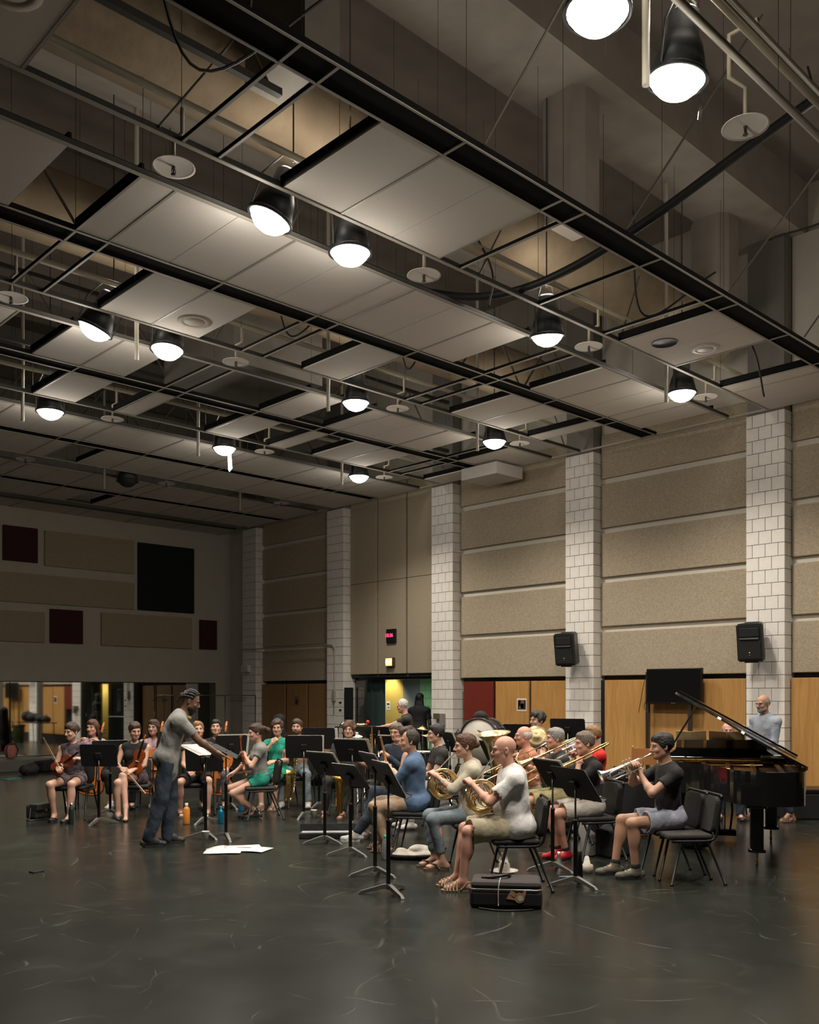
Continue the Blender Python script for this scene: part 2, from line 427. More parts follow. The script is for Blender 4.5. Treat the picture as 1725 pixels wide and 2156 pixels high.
for (a, b, c, d_, m) in ((5, 78, 1105, 1186, m_dred), (93, 281, 1117, 1209, m_acou), (-120, 281, 1193, 1284, m_acou), (289, 407, 1142, 1292, m_dblk),
                  (-160, 93, 1275, 1353, m_acou), (104, 173, 1282, 1356, m_dred), (212, 402, 1290, 1366, m_acou), (419, 455, 1305, 1368, m_dred),
                  (-160, -20, 1085, 1180, m_acou)):
    xa, xb2 = XB(a), XB(b); pc = (a+b)/2
    zt = zb(c if b-a < 130 or True else c, a); zz0 = zb(d_, b)
    # top and bottom edges are level: take them where they were read
    if b-a > 100:
        zt = zb(c, a); zz0 = zb(d_, b)
    bm = BM(); box(bm, xa, xb2, BY-.06, BY, zz0, zt, .008)
    structure(obj('acoustic_panel', bm, m, wall_b))

def fixture(name, label, x, y, z, energy, col, size=1.5):
    t = thing(name, label, 'lamp', (x, y, z))
    obj('housing', lathe(BM(), [(0, 0), (.06, 0), (.07, -.02), (.07, .03), (0, .03)], 16), m_white, t)
    l = bpy.data.lights.new('corridor_light', 'SPOT'); l.energy = energy; l.color = col; l.spot_size = size; l.spot_blend = .6; l.shadow_soft_size = .06
    o = bpy.data.objects.new('corridor_light', l); C.objects.link(o); o.parent = t; o.location = (0, 0, -.04)
fixture('corridor_downlight', 'small round downlight close to the yellow corridor wall', XC-.35, 18.86, 2.66, CORRIDOR_W, (1, .85, .55))
fixture('corridor_downlight', 'added unseen downlight far along the corridor, lighting the wall in the mirror', XC-.5, 9.0, 2.66, CORRIDOR_W, (1, .85, .55), 2.2)  # added lamp, brightens the corridor wall that the mirror shows
fixture('corridor_downlight', 'added unseen downlight by the green block wall of the corridor', WX+1.1, 17.6, 2.66, CORRIDOR_W*.5, (.95, 1, .95), 2.6)  # added lamp, fills the dark corridor behind the doorway
# ================================================================ CEILING GRID
SY = [5.18+3.52*j for j in range(-2, 6)]      # dark air strips run along X at these Y
X0K = [4.14+2.88*k for k in range(-4, 4)]
XEND = 13.93
m_strip = mat('air_strip_black', (.006, .006, .0055), .9, spec=.15)
grid = bpy.data.objects.new('ceiling_grid', None); C.objects.link(grid); structure(grid)
def rail(x0, x1, y0, y1, z0, z1, name, m, bm=None):
    b = bm or BM(); box(b, x0, x1, y0, y1, z0, z1)
    return obj(name, b, m, grid)
present = {}      # (row, 'N'/'F') -> set of cells; cell = (k,q), q=4 is the narrow cell before module k
def cells(*spec):
    s = set()
    for k, qs in spec:
        for q in qs: s.add((k, q))
    return s
ALL = [(k, q) for k in range(-4, 4) for q in range(5)]
present[(0, 'N')] = cells((-2, range(5)), (-3, range(5)), (-1, (4, 0, 1)), (0, (1, 2, 3)), (2, (0, 1)), (3, (4, 0, 1, 2, 3)))
present[(0, 'F')] = cells((-2, range(5)), (-3, range(5)), (-1, (4, 0, 1, 2)), (0, range(5)), (1, (4, 0, 1, 2)), (2, (1, 2, 3)), (3, (4, 0)))
present[(1, 'N')] = cells((-1, (0, 1)), (0, (1, 2)), (1, (1,)), (2, (1, 2)), (3, (4,)))
present[(1, 'F')] = cells((-1, range(5)), (0, (4, 1, 2)), (1, (2,)), (2, (4, 0, 1, 2)), (3, (0, 1, 2, 3)))
present[(2, 'N')] = cells((-1, range(5)), (0, (2,)), (1, (4, 2)), (2, (4, 1, 2)), (3, (1, 2, 3)))
present[(2, 'F')] = set(ALL)
present[(3, 'N')] = set(ALL) - {(1, 0)}
present[(3, 'F')] = set(ALL)
present[(4, 'N')] = set(ALL) - {(1, 3)}
present[(4, 'F')] = set(ALL)
present[(-1, 'N')] = set()
present[(-1, 'F')] = set()
bme = BM(); box(bme, -.5, .5, -.5, .5, 0, .02); tile_me = bpy.data.meshes.new('tile'); bme.to_mesh(tile_me); bme.free(); tile_me.materials.append(m_tile)
tees = BM(); edges_ = BM()
for (j, side), cs in present.items():
    S = 5.18+3.52*j
    ya, yb = (S+.15, S+1.44) if side == 'N' else (S+2.08, S+3.37)
    if ya > BY: continue
    yb = min(yb, BY-.01)
    for k in range(-4, 4):
        X0 = 4.14+2.88*k
        for q in range(5):
            xa, xb_ = (X0-.33, X0) if q == 4 else (X0+.64*q, X0+.64*(q+1) if q < 3 else X0+2.55)
            xb_ = min(xb_, XEND)
            if xb_-xa < .05: continue
            if (k, q) in cs:
                o = link('tile', tile_me, None, grid, ((xa+xb_)/2, (ya+yb)/2, HC+random.uniform(-.002, .002)))
                o.scale = (xb_-xa-.008, yb-ya-.008, 1)
    # cross tees in the open field and dark upstands at the edge of each opening
    if j >= 0:
        for k in range(-1, 4):
            X0 = 4.14+2.88*k
            for x in (X0-.33, X0, X0+1.29):
                if x < XEND: box(tees, x-.012, x+.012, ya, yb, HC-.006, HC+.002); box(edges_, x-.004, x+.004, ya, yb, HC+.002, HC+.04)
        order = sorted([(4.14+2.88*k+(-.33 if q == 4 else .64*q), (k, q)) for k in range(-2, 4) for q in range(5)])
        for (xa, c0), (xb_, c1) in zip(order, order[1:]):
            if (c0 in cs) != (c1 in cs) and xb_ < XEND: box(edges_, xb_-.015, xb_+.015, ya, yb, HC+.022, HC+.10)
t = obj('cross_tee', tees, m_tee, grid); t['kind'] = 'stuff'
t = obj('dark_upstand', edges_, m_strip, grid); t['kind'] = 'stuff'
for j, S in enumerate(SY):
    jj = j-2
    if S > BY: continue
    nb = obj('air_strip', box(BM(), -6, XEND, S-.135, S+.135, HC+.012, HC+.05), m_strip, grid)
    sd = BM(); box(sd, -6, XEND, S-.14, S-.122, HC-.012, HC-.002); box(sd, -6, XEND, S+.122, S+.14, HC-.012, HC-.002)
    obj('strip_rail', sd, m_tee, grid)
    sd = BM(); box(sd, -6, XEND, S-.139, S-.135, HC-.002, HC+.05); box(sd, -6, XEND, S+.135, S+.139, HC-.002, HC+.05)
    obj('strip_web', sd, m_strip, grid)
    cr = BM()
    for X0 in X0K:
        for x in (X0-.33, X0, X0+1.29):
            if x < XEND: box(cr, x-.012, x+.012, S-.122, S+.122, HC-.010, HC-.002)
    obj('strip_bar', cr, m_tee, grid)
    if jj >= -1:
        yc = S+1.76
        if yc > BY: continue
        if jj == -1:
            obj('channel_pipe', sweep(BM(), [(-6, yc-.32, HC), (XEND, yc-.32, HC)], .028, 10), m_tee, grid)
        for y in ((yc-.32, yc+.32) if jj >= 0 else ()):
            if y < BY:
                rail(-6, XEND, y-.02, y+.02, HC-.012, HC-.004, 'channel_rail', m_tee); rail(-6, XEND, y-.006, y+.006, HC-.004, HC+.05, 'channel_web', m_dark)
# wall angle at the pillar wall side
rail(XEND-.02, XEND+.01, 5.2, BY, HC-.01, HC+.02, 'wall_angle', m_tee)
# narrow dark frame box ends near the wall in open cells come from the rails

# ---- services above the ceiling
m_pipe = mat('cream_sprinkler_pipe', (.33, .29, .21), .5)
m_duct = mat('duct_insulation_tan', (.24, .18, .115), .85, noise=.15, scale=4, bump=.3, bscale=9)
def pipe(name, label, pts, r, m, cat, group=None, seg=10):
    b = BM(); sweep(b, pts, r, seg); return tag(obj(name, b, m), label, cat, group)
pipe('round_duct', 'large tan insulated round duct above the open ceiling cells, over the nearest lamps', [(-6, 7.35, 7.35), (13.6, 7.35, 7.35)], .42, m_duct, 'duct', seg=24)
pipe('round_duct', 'large tan round duct over the second bay of ceiling tiles', [(-6, 10.95, 7.5), (13.6, 10.95, 7.5)], .42, m_duct, 'duct', seg=24)
m_sqd = mat('grey_rectangular_duct', (.20, .18, .15), .7, noise=.1, scale=4)
b = BM(); box(b, 2.3, 3.0, 7.9, 12.5, 8.0, 8.6); tag(obj('rectangular_duct', b, m_sqd), 'grey rectangular duct crossing above the ceiling at the upper left', 'duct')
b = BM(); box(b, 4.56, 4.92, 6.0, 6.85, 7.0, 8.8); tag(obj('rectangular_duct', b, m_sqd), 'pale upright duct hanging behind the first dark strip at the top', 'duct')
b = BM(); box(b, 7.4, 9.0, 11.4, 13.4, 6.5, 7.3); tag(obj('rectangular_duct', b, m_sqd), 'boxy grey duct seen through the middle ceiling openings', 'duct')
b = BM(); box(b, 13.2, 13.95, 11.5, 12.4, 5.86, 6.08); tag(obj('grey_duct_box', b, m_tile), 'pale duct box below the ceiling edge by the second pillar from the doorway', 'duct')
for j in range(-1, 5):
    yc = 5.18+3.52*j+1.76
    pipe('sprinkler_pipe', ['cream sprinkler main over the unlit top right bay', 'cream sprinkler main over the nearest full row of lamps', 'cream sprinkler main over the second row of lamps', 'cream sprinkler main over the third row of lamps', 'cream sprinkler main over the fourth bay with the unlit lamp', 'cream sprinkler main over the last bay by the mirror wall'][j+1],
         [(-6, yc-.24, 6.5), (13.8, yc-.24, 6.5)], .032, m_pipe, 'pipe', 'sprinkler mains')
m_joist = mat('joist_brown_steel', (.10, .085, .065), .6)
# steel joists along X, one per bay
for j in range(0, 4):
    yc = 5.18+3.52*j+1.76; b = BM()
    t = thing('steel_joist', ['dark steel roof joist above the top right lamps', 'dark steel roof joist above the nearest full lamp row', 'dark steel roof joist above the second lamp row', 'dark steel roof joist above the third lamp row', 'dark steel roof joist above the bay with the unlit lamp'][j+1], 'joist', (0, yc-.55, 6.75), 0, 'steel joists above the ceiling grid')
    xj = 13.9 if j else 4.6
    b = BM(); box(b, -6, xj, -.03, .03, -.03, .03); obj('bottom_chord', b, m_dark, t)
    b = BM(); box(b, -6, xj, -.03, .03, .97, 1.03); obj('top_chord', b, m_dark, t)
    b = BM(); x = -6; up = True
    while x < xj-.7:
        sweep(b, [(x, 0, 0 if up else 1), (x+.75, 0, 1 if up else 0)], .016, 6); x += .75; up = not up
    b2 = obj('web_bar', b, m_joist, t); b2['kind'] = 'stuff'
# slanted hanger struts and thin hanger wires from the slab
b = BM(); rnd = random.Random(3)
for j in range(-1, 5):
    S = 5.18+3.52*j
    for k in range(-1, 4):
        for x in (4.14+2.88*k-.33, 4.14+2.88*k+1.29):
            for y in (S-.13, S+1.44, S+2.08):
                if 0 < x < 13.9 and 0 < y < BY: sweep(b, [(x, y, HC+.03), (x+rnd.uniform(-.02, .02), y, SLAB)], .003, 4)
o = obj('hanger_wire', b, m_dark); o['kind'] = 'stuff'; tag(o, 'thin steel hanger wires dropping from the roof slab to the ceiling grid', 'wire', kind='stuff')
for j, (x, y, dx, dy) in enumerate(((5.6, 5.0, .2, -1.3), (7.6, 5.0, .3, -1.2), (9.6, 5.0, .4, -1.2), (11.5, 5.0, .3, -1.1), (3.4, 5.05, -.5, -.9), (7.3, 6.6, .9, .3), (9.9, 6.6, .9, .3), (3.6, 6.6, .8, .2), (3.0, 9.9, .8, .2), (6.3, 10.2, .8, .2), (12.1, 13.4, .8, .1), (13.4, 10.1, -.5, .1), (9.0, 13.5, .6, .1))):
    tag(obj('hanger_strut', sweep(BM(), [(x, y, HC+.03), (x+dx, y+dy, 7.7 if j < 5 else 7.3)], .011, 6), m_joist), ['hanger strut rising over the first dark strip, second from the top left', 'hanger strut over the first dark strip near its middle', 'hanger strut over the first dark strip, fourth along it', 'hanger strut over the first dark strip nearest the pillar wall', 'slanted strut beside the first strip at the top left', 'slanted strut above the opening left of the dark hole tile', 'slanted strut above the wide opening behind the third near lamp', 'slanted strut above the top left open cells', 'slanted strut above the open cells at the left edge', 'slanted strut above the open cells beside the round pale speaker', 'slanted strut above the openings near the pillar by the doorway', 'slanted strut by the second pillar from the right', 'slanted strut above the fourth bay of tiles'][j], 'strut', 'slanted hanger struts')
# ---- sprinkler heads with white shields
def sprinkler(x, y, label, drop=False):
    t = thing('ceiling_sprinkler', label, 'sprinkler', (x, y, HC-.02), 0, 'sprinkler heads with white shields')
    obj('shield_disc', lathe(BM(), [(0, .012), (.08, .01), (.175, 0), (.178, -.006), (.16, .002), (0, .004)], 28), m_tile, t)
    b = BM(); lathe(b, [(0, -.07), (.022, -.068), (.022, -.06), (.006, -.05), (.010, -.02), (.016, 0), (0, 0)], 10)
    sweep(b, [(-.012, 0, -.01), (-.02, 0, -.035), (-.008, 0, -.06)], .004, 5); sweep(b, [(.012, 0, -.01), (.02, 0, -.035), (.008, 0, -.06)], .004, 5)
    obj('nozzle', b, m_dark, t)
    pts = [(0, 0, .01), (0, 0, .22), (0, -.14, .22), (0, -.14, .42)] if not drop else [(0, 0, .01), (0, 0, .3), (-.2, .03, .3), (-.2, .03, .62), (-.2, -.2, .62)]
    obj('drop_pipe', sweep(BM(), pts, .018, 8), m_pipe, t)
rown = {-1: 'top right bay', 0: 'nearest full lamp row', 1: 'second lamp row', 2: 'third lamp row', 3: 'fourth bay', 4: 'bay by the mirror wall'}
coln = ['at its left end', 'second from its left end', 'third from its left end', 'by the pillar wall']
for j in range(-1, 4):
    for ci, x in enumerate((3.92, 6.82, 9.72, 12.62)):
        if j == -1 and ci != 1: continue
        sprinkler(x, 6.94+3.52*j, 'white disc sprinkler head in the %s, %s' % (rown[j], coln[ci]), j == -1)
# ---- hanging poles
for j in range(-1, 4):
    for ci, x in enumerate((5.4, 8.35, 11.5)):
        if (j == -1 and ci) or (j == 3 and ci == 0) : continue
        if j == 0 and ci in (0, 1): continue
        b = BM(); sweep(b, [(x, 6.94+3.52*j-.02, 5.77), (x, 6.94+3.52*j-.02, 8.8)], .026, 12)
        tag(obj('hanging_pole', b, mat('pole_offwhite', (.42, .38, .30), .4)), 'pale pole hanging by the lamps of the %s, %s' % (rown[j], ('first', 'middle', 'by the pillar wall')[ci]), 'pole', 'hanging poles between the lamps')
# ---- high-bay lamps
m_lampface = mat('lamp_lens_glow', (1, 1, 1), .5, emit=(1, .97, .92), estr=9.0)
m_lampbody = mat('lamp_housing_black', (.02, .022, .022), .45)
m_reflect = mat('lamp_reflector', (.5, .48, .45), .25, metal=1)
def lamp(x, y, label, tilt=(0, 0), on=True):
    t = thing('high_bay_lamp', label, 'lamp', (x, y, 6.0), 0, 'high bay lamps', rot=(tilt[0], tilt[1], 0))
    obj('shade', lathe(BM(), [(.195, 0), (.205, .005), (.15, .22), (.11, .30), (.11, .44), (.08, .47), (0, .475)], 28), m_lampbody, t)
    obj('reflector', lathe(BM(), [(.192, .002), (.14, .21), (.08, .29), (0, .3)], 28), m_reflect, t)
    obj('lens', lathe(BM(), [(0, -.115), (.06, -.108), (.12, -.08), (.165, -.035), (.188, .01), (.186, .02), (0, .02)], 28), m_lampface if on else m_lampbody, t)
    b = BM(); lathe(b, [(.196, -.004), (.214, -.004), (.214, .02), (.20, .03)], 28); obj('rim', b, m_lampbody, t)
    b = BM(); sweep(b, [(-.21, 0, .02), (-.225, 0, .3), (-.1, 0, .58), (.1, 0, .58), (.225, 0, .3), (.21, 0, .02)], .009, 6); Ri = (RY(tilt[1]) @ RX(tilt[0])).to_3x3().inverted(); sweep(b, [(0, 0, .56), Vector((0, 0, .56))+Ri @ Vector((0, 0, 2.23))], .008, 6); obj('bracket', b, m_dark, t)
    if on:
        l = bpy.data.lights.new('lamp_light', 'SPOT'); l.energy = LAMP_W; l.color = LAMP_COL
        l.spot_size = math.radians(138); l.spot_blend = .75; l.shadow_soft_size = .17
        lo = bpy.data.objects.new('lamp_light', l); C.objects.link(lo); lo.parent = t; lo.location = (0, 0, -.13)
        for nm, en, zz in (('tile_fill', TILE_FILL_W, -.33), ('slab_fill', SLAB_FILL_W, .56)):  # fill lights added beside the lamp's own beam
            l = bpy.data.lights.new(nm, 'POINT'); l.energy = en; l.color = LAMP_COL; l.shadow_soft_size = .16
            lo = bpy.data.objects.new(nm, l); C.objects.link(lo); lo.parent = t; lo.location = (0, 0, zz)
    return t
LX = (4.88, 5.82, 8.88, 11.95)
tl = {(0, 0): (.25, .3), (-1, 1): (.12, .05), (1, 0): (.3, .3), (0, 2): (.1, -.15), (1, 1): (-.05, .1), (-1, 0): (0, .05)}
for j in range(-1, 3):
    for ci, x in enumerate(LX):
        if j == 2 and ci == 0: continue
        lamp(x, 6.94+3.52*j, 'lit black high bay lamp of the %s, %s' % (rown[j], ('leftmost', 'second', 'third', 'nearest the pillar wall')[ci]), tl.get((j, ci), (0, 0)))
lamp(8.85, 17.5, 'unlit black high bay lamp in the fourth bay', on=False)
# foil strip hanging off the second top right lamp; broken reflector under a lamp
tag(obj('foil_strip', box(BM(), -.02, .02, -.002, .002, -.16, 0, M=T(6.12, 3.40, 5.98) @ RY(.2)), m_chrome), 'silver foil strip dangling under the second lamp at the top right', 'strip')
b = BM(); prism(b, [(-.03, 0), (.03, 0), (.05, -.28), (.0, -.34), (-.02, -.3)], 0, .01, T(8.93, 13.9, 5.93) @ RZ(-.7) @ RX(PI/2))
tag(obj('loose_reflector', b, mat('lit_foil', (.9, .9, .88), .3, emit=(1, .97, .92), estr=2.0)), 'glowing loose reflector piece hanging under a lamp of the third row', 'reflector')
# ceiling speakers and holes
for x, y, r, m, lab in ((10.9, 6.0, .17, m_white, 'round white ceiling speaker in the tiles near the pillar wall, beside the dark hole'), (5.75, 9.7, .2, m_acou, 'round pale ceiling speaker in the tiles of the second bay'),
                        (2.2, 5.9, .2, m_acou, 'round ceiling speaker in the tile at the top left corner')):
    tag(obj('ceiling_speaker', lathe(BM(), [(0, HC-.008), (r*.6, HC-.01), (r*.62, HC-.004), (r*.66, HC-.012), (r, HC-.008), (r, HC+.001)], 28, T(x, y, 0)), mat('speaker_grille_cream', (.36, .32, .25), .7) if m is m_acou else m), lab, 'speaker')
tag(obj('ceiling_hole_ring', lathe(BM(), [(0, HC-.004), (.15, HC-.004), (.15, HC-.008), (.16, HC-.008), (.16, HC)], 28, T(10.35, 6.25, 0)), m_black), 'dark round opening cut in a tile near the pillar wall', 'vent')
# cables
m_cable = mat('black_cable', (.012, .012, .012), .5)
pipe('cable_bundle', 'thick black cable bundle sagging across the open ceiling at the upper right', bez([(8.1, 3.35, 6.9), (8.2, 4.2, 6.75), (8.2, 5.1, 6.5), (8.1, 5.9, 6.28), (8.0, 6.6, 6.2), (7.9, 7.3, 6.3), (7.8, 8.1, 6.6)], 6), .045, m_cable, 'cable', seg=8)
for k, (a, b_, c_, lab) in enumerate((((2.9, 5.6, 7.0), (3.6, 6.0, 6.3), (4.6, 5.6, 7.2), 'thin cable looping under the duct at the upper left'), ((3.0, 6.1, 7.6), (3.5, 5.7, 7.1), (4.3, 5.9, 7.9), 'second thin cable looping higher under the duct at the upper left'),
                             ((7.4, 6.9, 6.9), (7.5, 6.6, 6.25), (7.9, 7.0, 6.1), 'cable coil over the rail beside the cable bundle'), ((11.9, 6.2, 6.9), (11.6, 5.7, 6.2), (12.3, 5.9, 5.8), 'loose grey cable hanging by the lamp nearest the pillar wall'),
                             ((8.3, 9.0, 6.8), (8.9, 9.4, 6.25), (9.6, 9.8, 6.8), 'cable looping above the middle openings'), ((9.1, 5.9, 7.2), (9.8, 6.2, 6.3), (10.6, 5.7, 6.9), 'cable looping above the opening left of the tile with the dark hole'),
                             ((10.2, 4.4, 8.6), (10.6, 4.2, 7.2), (10.3, 4.9, 6.9), 'cable hooked over the roof at the right'), ((6.5, 9.2, 6.8), (7.0, 9.5, 6.22), (7.4, 9.1, 6.7), 'black cable tangle in the opening left of the middle lamp'))):
    pipe('loose_cable', lab, bez([a, b_, c_], 10), .012, m_cable, 'cable', 'loose cables in the ceiling', seg=6)
# thin pipes top right
pipe('conduit', 'pale conduit running along the top right rail', [(4.0, 3.02, 6.35), (13.5, 3.02, 6.35)], .02, m_pipe, 'pipe')
# column-like box ducts beside the beams at the upper right
for x, y in ((9.1, 6.75), (13.0, 7.0)):
    b = BM(); prism(b, [(-.28, -.2), (-.28, .2), (-.14, .32), (.14, .32), (.28, .2), (.28, -.2), (.14, -.3), (-.14, -.3)], 7.3, 8.8, T(x, y, 0)); tag(obj('duct_drop', b, m_beam), 'grey octagonal duct drop below the roof beam, %s' % ('nearer the camera' if x < 10 else 'further along the first strip'), 'duct')
# ================================================================ FIGURES: signed-distance bodies turned into one smooth mesh
def V(*a): return np.array(a, dtype=np.float64)
class Field:
    def __init__(s, lo, hi, h):
        s.h = h; s.lo = np.array(lo, float)-2*h; n = np.ceil((np.array(hi, float)+2*h-s.lo)/h).astype(int)+1
        s.n = n; s.f = np.full(tuple(n), .08)
        s.ax = [s.lo[i]+h*np.arange(n[i]) for i in range(3)]
    def sub(s, lo, hi, pad):
        i0 = [max(0, int((lo[k]-pad-s.lo[k])/s.h)) for k in range(3)]; i1 = [min(s.n[k], int((hi[k]+pad-s.lo[k])/s.h)+2) for k in range(3)]
        if any(a >= b for a, b in zip(i0, i1)): return None
        sl = tuple(slice(a, b) for a, b in zip(i0, i1))
        X, Y, Z = np.meshgrid(*[s.ax[k][sl[k]] for k in range(3)], indexing='ij', sparse=True)
        return sl, X, Y, Z
    def blend(s, sl, d, k, op='+'):
        g = s.f[sl]
        if op == '+':
            h = np.clip(.5+.5*(g-d)/k, 0, 1); s.f[sl] = g*(1-h)+d*h-k*h*(1-h)
        elif op == '-':
            d = -d; h = np.clip(.5-.5*(g-d)/k, 0, 1); s.f[sl] = g*(1-h)+d*h+k*h*(1-h)
        else: s.f[sl] = np.maximum(g, d)
    def cap(s, a, b, ra, rb, k=.02, op='+', flat=None):
        """tapered capsule; flat=(fx,fy) stretches the section: fx along local x"""
        a = np.array(a, float); b = np.array(b, float); R = max(ra, rb)*(max(flat) if flat else 1)
        r = s.sub(np.minimum(a, b)-R, np.maximum(a, b)+R, max(k, .02)+.02)
        if r is None: return
        sl, X, Y, Z = r; v = b-a; L2 = max(v@v, 1e-9)
        t = np.clip(((X-a[0])*v[0]+(Y-a[1])*v[1]+(Z-a[2])*v[2])/L2, 0, 1)
        dx, dy, dz = X-a[0]-t*v[0], Y-a[1]-t*v[1], Z-a[2]-t*v[2]
        if flat: dx = dx/flat[0]; dy = dy/flat[1]
        d = np.sqrt(dx*dx+dy*dy+dz*dz)-(ra+(rb-ra)*t)
        s.blend(sl, d, k, op)
    def ell(s, c, r, M=None, k=.02, op='+'):
        c = np.array(c, float); r = np.array(r, float); R = r.max()
        q = s.sub(c-R, c+R, max(k, .02)+.02)
        if q is None: return
        sl, X, Y, Z = q; P = [X-c[0], Y-c[1], Z-c[2]]
        if M is not None: P = [P[0]*M[0, i]+P[1]*M[1, i]+P[2]*M[2, i] for i in range(3)]
        q2 = (P[0]/r[0])**2+(P[1]/r[1])**2+(P[2]/r[2])**2; q1 = np.sqrt(q2)+1e-9
        q4 = np.sqrt((P[0]/r[0]**2)**2+(P[1]/r[1]**2)**2+(P[2]/r[2]**2)**2)+1e-9
        s.blend(sl, q1*(q1-1)/q4, k, op)
    def cut(s, p, n):
        """keep the side where (x-p).n < 0"""
        X, Y, Z = np.meshgrid(*s.ax, indexing='ij', sparse=True)
        s.f = np.maximum(s.f, (X-p[0])*n[0]+(Y-p[1])*n[1]+(Z-p[2])*n[2])
    def wrinkle(s, amp, sc, seed=0):
        X, Y, Z = np.meshgrid(*s.ax, indexing='ij', sparse=True); r = random.Random(seed)
        w = 0
        for _ in range(4):
            a = [r.uniform(-1, 1)*sc for _ in range(3)]; a[2] *= .7
            w = w+np.sin(X*a[0]+Y*a[1]+Z*a[2]+r.uniform(0, 6)+1.2*np.sin(Z*sc*.35+X*sc*.3+r.uniform(0, 6)))
        s.f = s.f+amp*.5*w
    def mesh(s):
        """surface nets"""
        f = s.f; ins = f < 0; n = f.shape
        if not ins.any(): return np.zeros((0, 3)), np.zeros((0, 4), int)
        acc = np.zeros((n[0]-1, n[1]-1, n[2]-1, 3)); cnt = np.zeros((n[0]-1, n[1]-1, n[2]-1))
        quads = []
        for ax in range(3):
            a = [slice(None)]*3; b = [slice(None)]*3; a[ax] = slice(0, -1); b[ax] = slice(1, None)
            fa, fb = f[tuple(a)], f[tuple(b)]; cr = (fa < 0) != (fb < 0)
            I = np.argwhere(cr); va = fa[cr]; vb = fb[cr]; t = va/(va-vb)
            P = I.astype(float); P[:, ax] += t
            o1, o2 = [k for k in range(3) if k != ax]
            ok = np.ones(len(I), bool)
            for d1 in (0, -1):
                for d2 in (0, -1):
                    J = I.copy(); J[:, o1] += d1; J[:, o2] += d2
                    v = (J >= 0).all(1) & (J[:, 0] < n[0]-1) & (J[:, 1] < n[1]-1) & (J[:, 2] < n[2]-1); ok &= v
                    np.add.at(acc, tuple(J[v].T), P[v]); np.add.at(cnt, tuple(J[v].T), 1)
            I = I[ok]; sgn = (va[ok] < 0)
            c = []
            for d1, d2 in ((0, 0), (-1, 0), (-1, -1), (0, -1)):
                J = I.copy(); J[:, o1] += d1; J[:, o2] += d2; c.append(np.ravel_multi_index(J.T, cnt.shape))
            q = np.stack(c, 1)
            flip = sgn if ax != 1 else ~sgn
            q[~flip] = q[~flip][:, ::-1]
            quads.append(q)
        q = np.concatenate(quads); used = np.unique(q); mp = np.full(cnt.size, -1); mp[used] = np.arange(len(used))
        vv = acc.reshape(-1, 3)[used]/cnt.reshape(-1)[used][:, None]
        return vv*s.h+s.lo, mp[q]
def mesh_from(name, chunks, m, parent, smooth=True):
    """chunks: list of (verts, quads, material index)"""
    off = 0; VV = []; QQ = []; MI = []
    for v, q, mi in chunks:
        if len(v) == 0: continue
        VV.append(v); QQ.append(q+off); off += len(v); MI.append(np.full(len(q), mi))
    VV = np.concatenate(VV); QQ = np.concatenate(QQ); MI = np.concatenate(MI)
    me = bpy.data.meshes.new(name); me.vertices.add(len(VV)); me.vertices.foreach_set('co', VV.astype(np.float32).ravel())
    me.loops.add(len(QQ)*4); me.loops.foreach_set('vertex_index', QQ.astype(np.int32).ravel())
    me.polygons.add(len(QQ)); me.polygons.foreach_set('loop_start', np.arange(0, len(QQ)*4, 4, dtype=np.int32))
    me.polygons.foreach_set('material_index', MI.astype(np.int32)); me.update(calc_edges=True); me.validate()
    return link(name, me, m, parent, smooth=smooth)
def rotm(yaw=0, pitch=0, roll=0):
    """columns: right, forward, up.  yaw turns left (+), pitch looks up (+)"""
    M = Matrix.Rotation(math.radians(yaw), 3, 'Z') @ Matrix.Rotation(math.radians(pitch), 3, 'X') @ Matrix.Rotation(math.radians(roll), 3, 'Y')
    return np.array(M)
def ik(a, b, l1, l2, hint):
    a, b, hint = np.array(a, float), np.array(b, float), np.array(hint, float)
    v = b-a; d = np.linalg.norm(v); dd = min(max(d, abs(l1-l2)+.02), l1+l2-.004); u = v/max(d, 1e-6); b2 = a+u*dd
    x = (l1*l1-l2*l2+dd*dd)/(2*dd); h = math.sqrt(max(l1*l1-x*x, 0)); p = hint-(hint@u)*u; p = p/max(np.linalg.norm(p), 1e-6)
    return a+u*x+p*h, b2
def unit(v): v = np.array(v, float); return v/max(np.linalg.norm(v), 1e-9)

SKIN = {'fair': (.52, .30, .215), 'pink': (.56, .29, .21), 'tan': (.42, .23, .15), 'brown': (.16, .085, .055), 'dark': (.085, .05, .035)}
def skin_m(k): return mat('skin_'+k, SKIN[k], .48, noise=.07, scale=14)
HAIRC = {'brown': (.045, .023, .013), 'dark': (.02, .014, .01), 'blonde': (.24, .125, .05), 'auburn': (.085, .035, .017), 'grey': (.24, .225, .21), 'white': (.52, .49, .45), 'black': (.008, .007, .007), 'greybrown': (.13, .10, .075)}
def hair_m(k): return mat('hair_'+k, HAIRC[k], .55, noise=.35, scale=60, bump=.6, bscale=70)
def cloth_m(n, c, **kw): return mat('cloth_'+n, c, kw.pop('rough', .85), noise=kw.pop('noise', .08), scale=kw.pop('scale', 30), bump=kw.pop('bump', .55), bscale=kw.pop('bscale', 13), **kw)

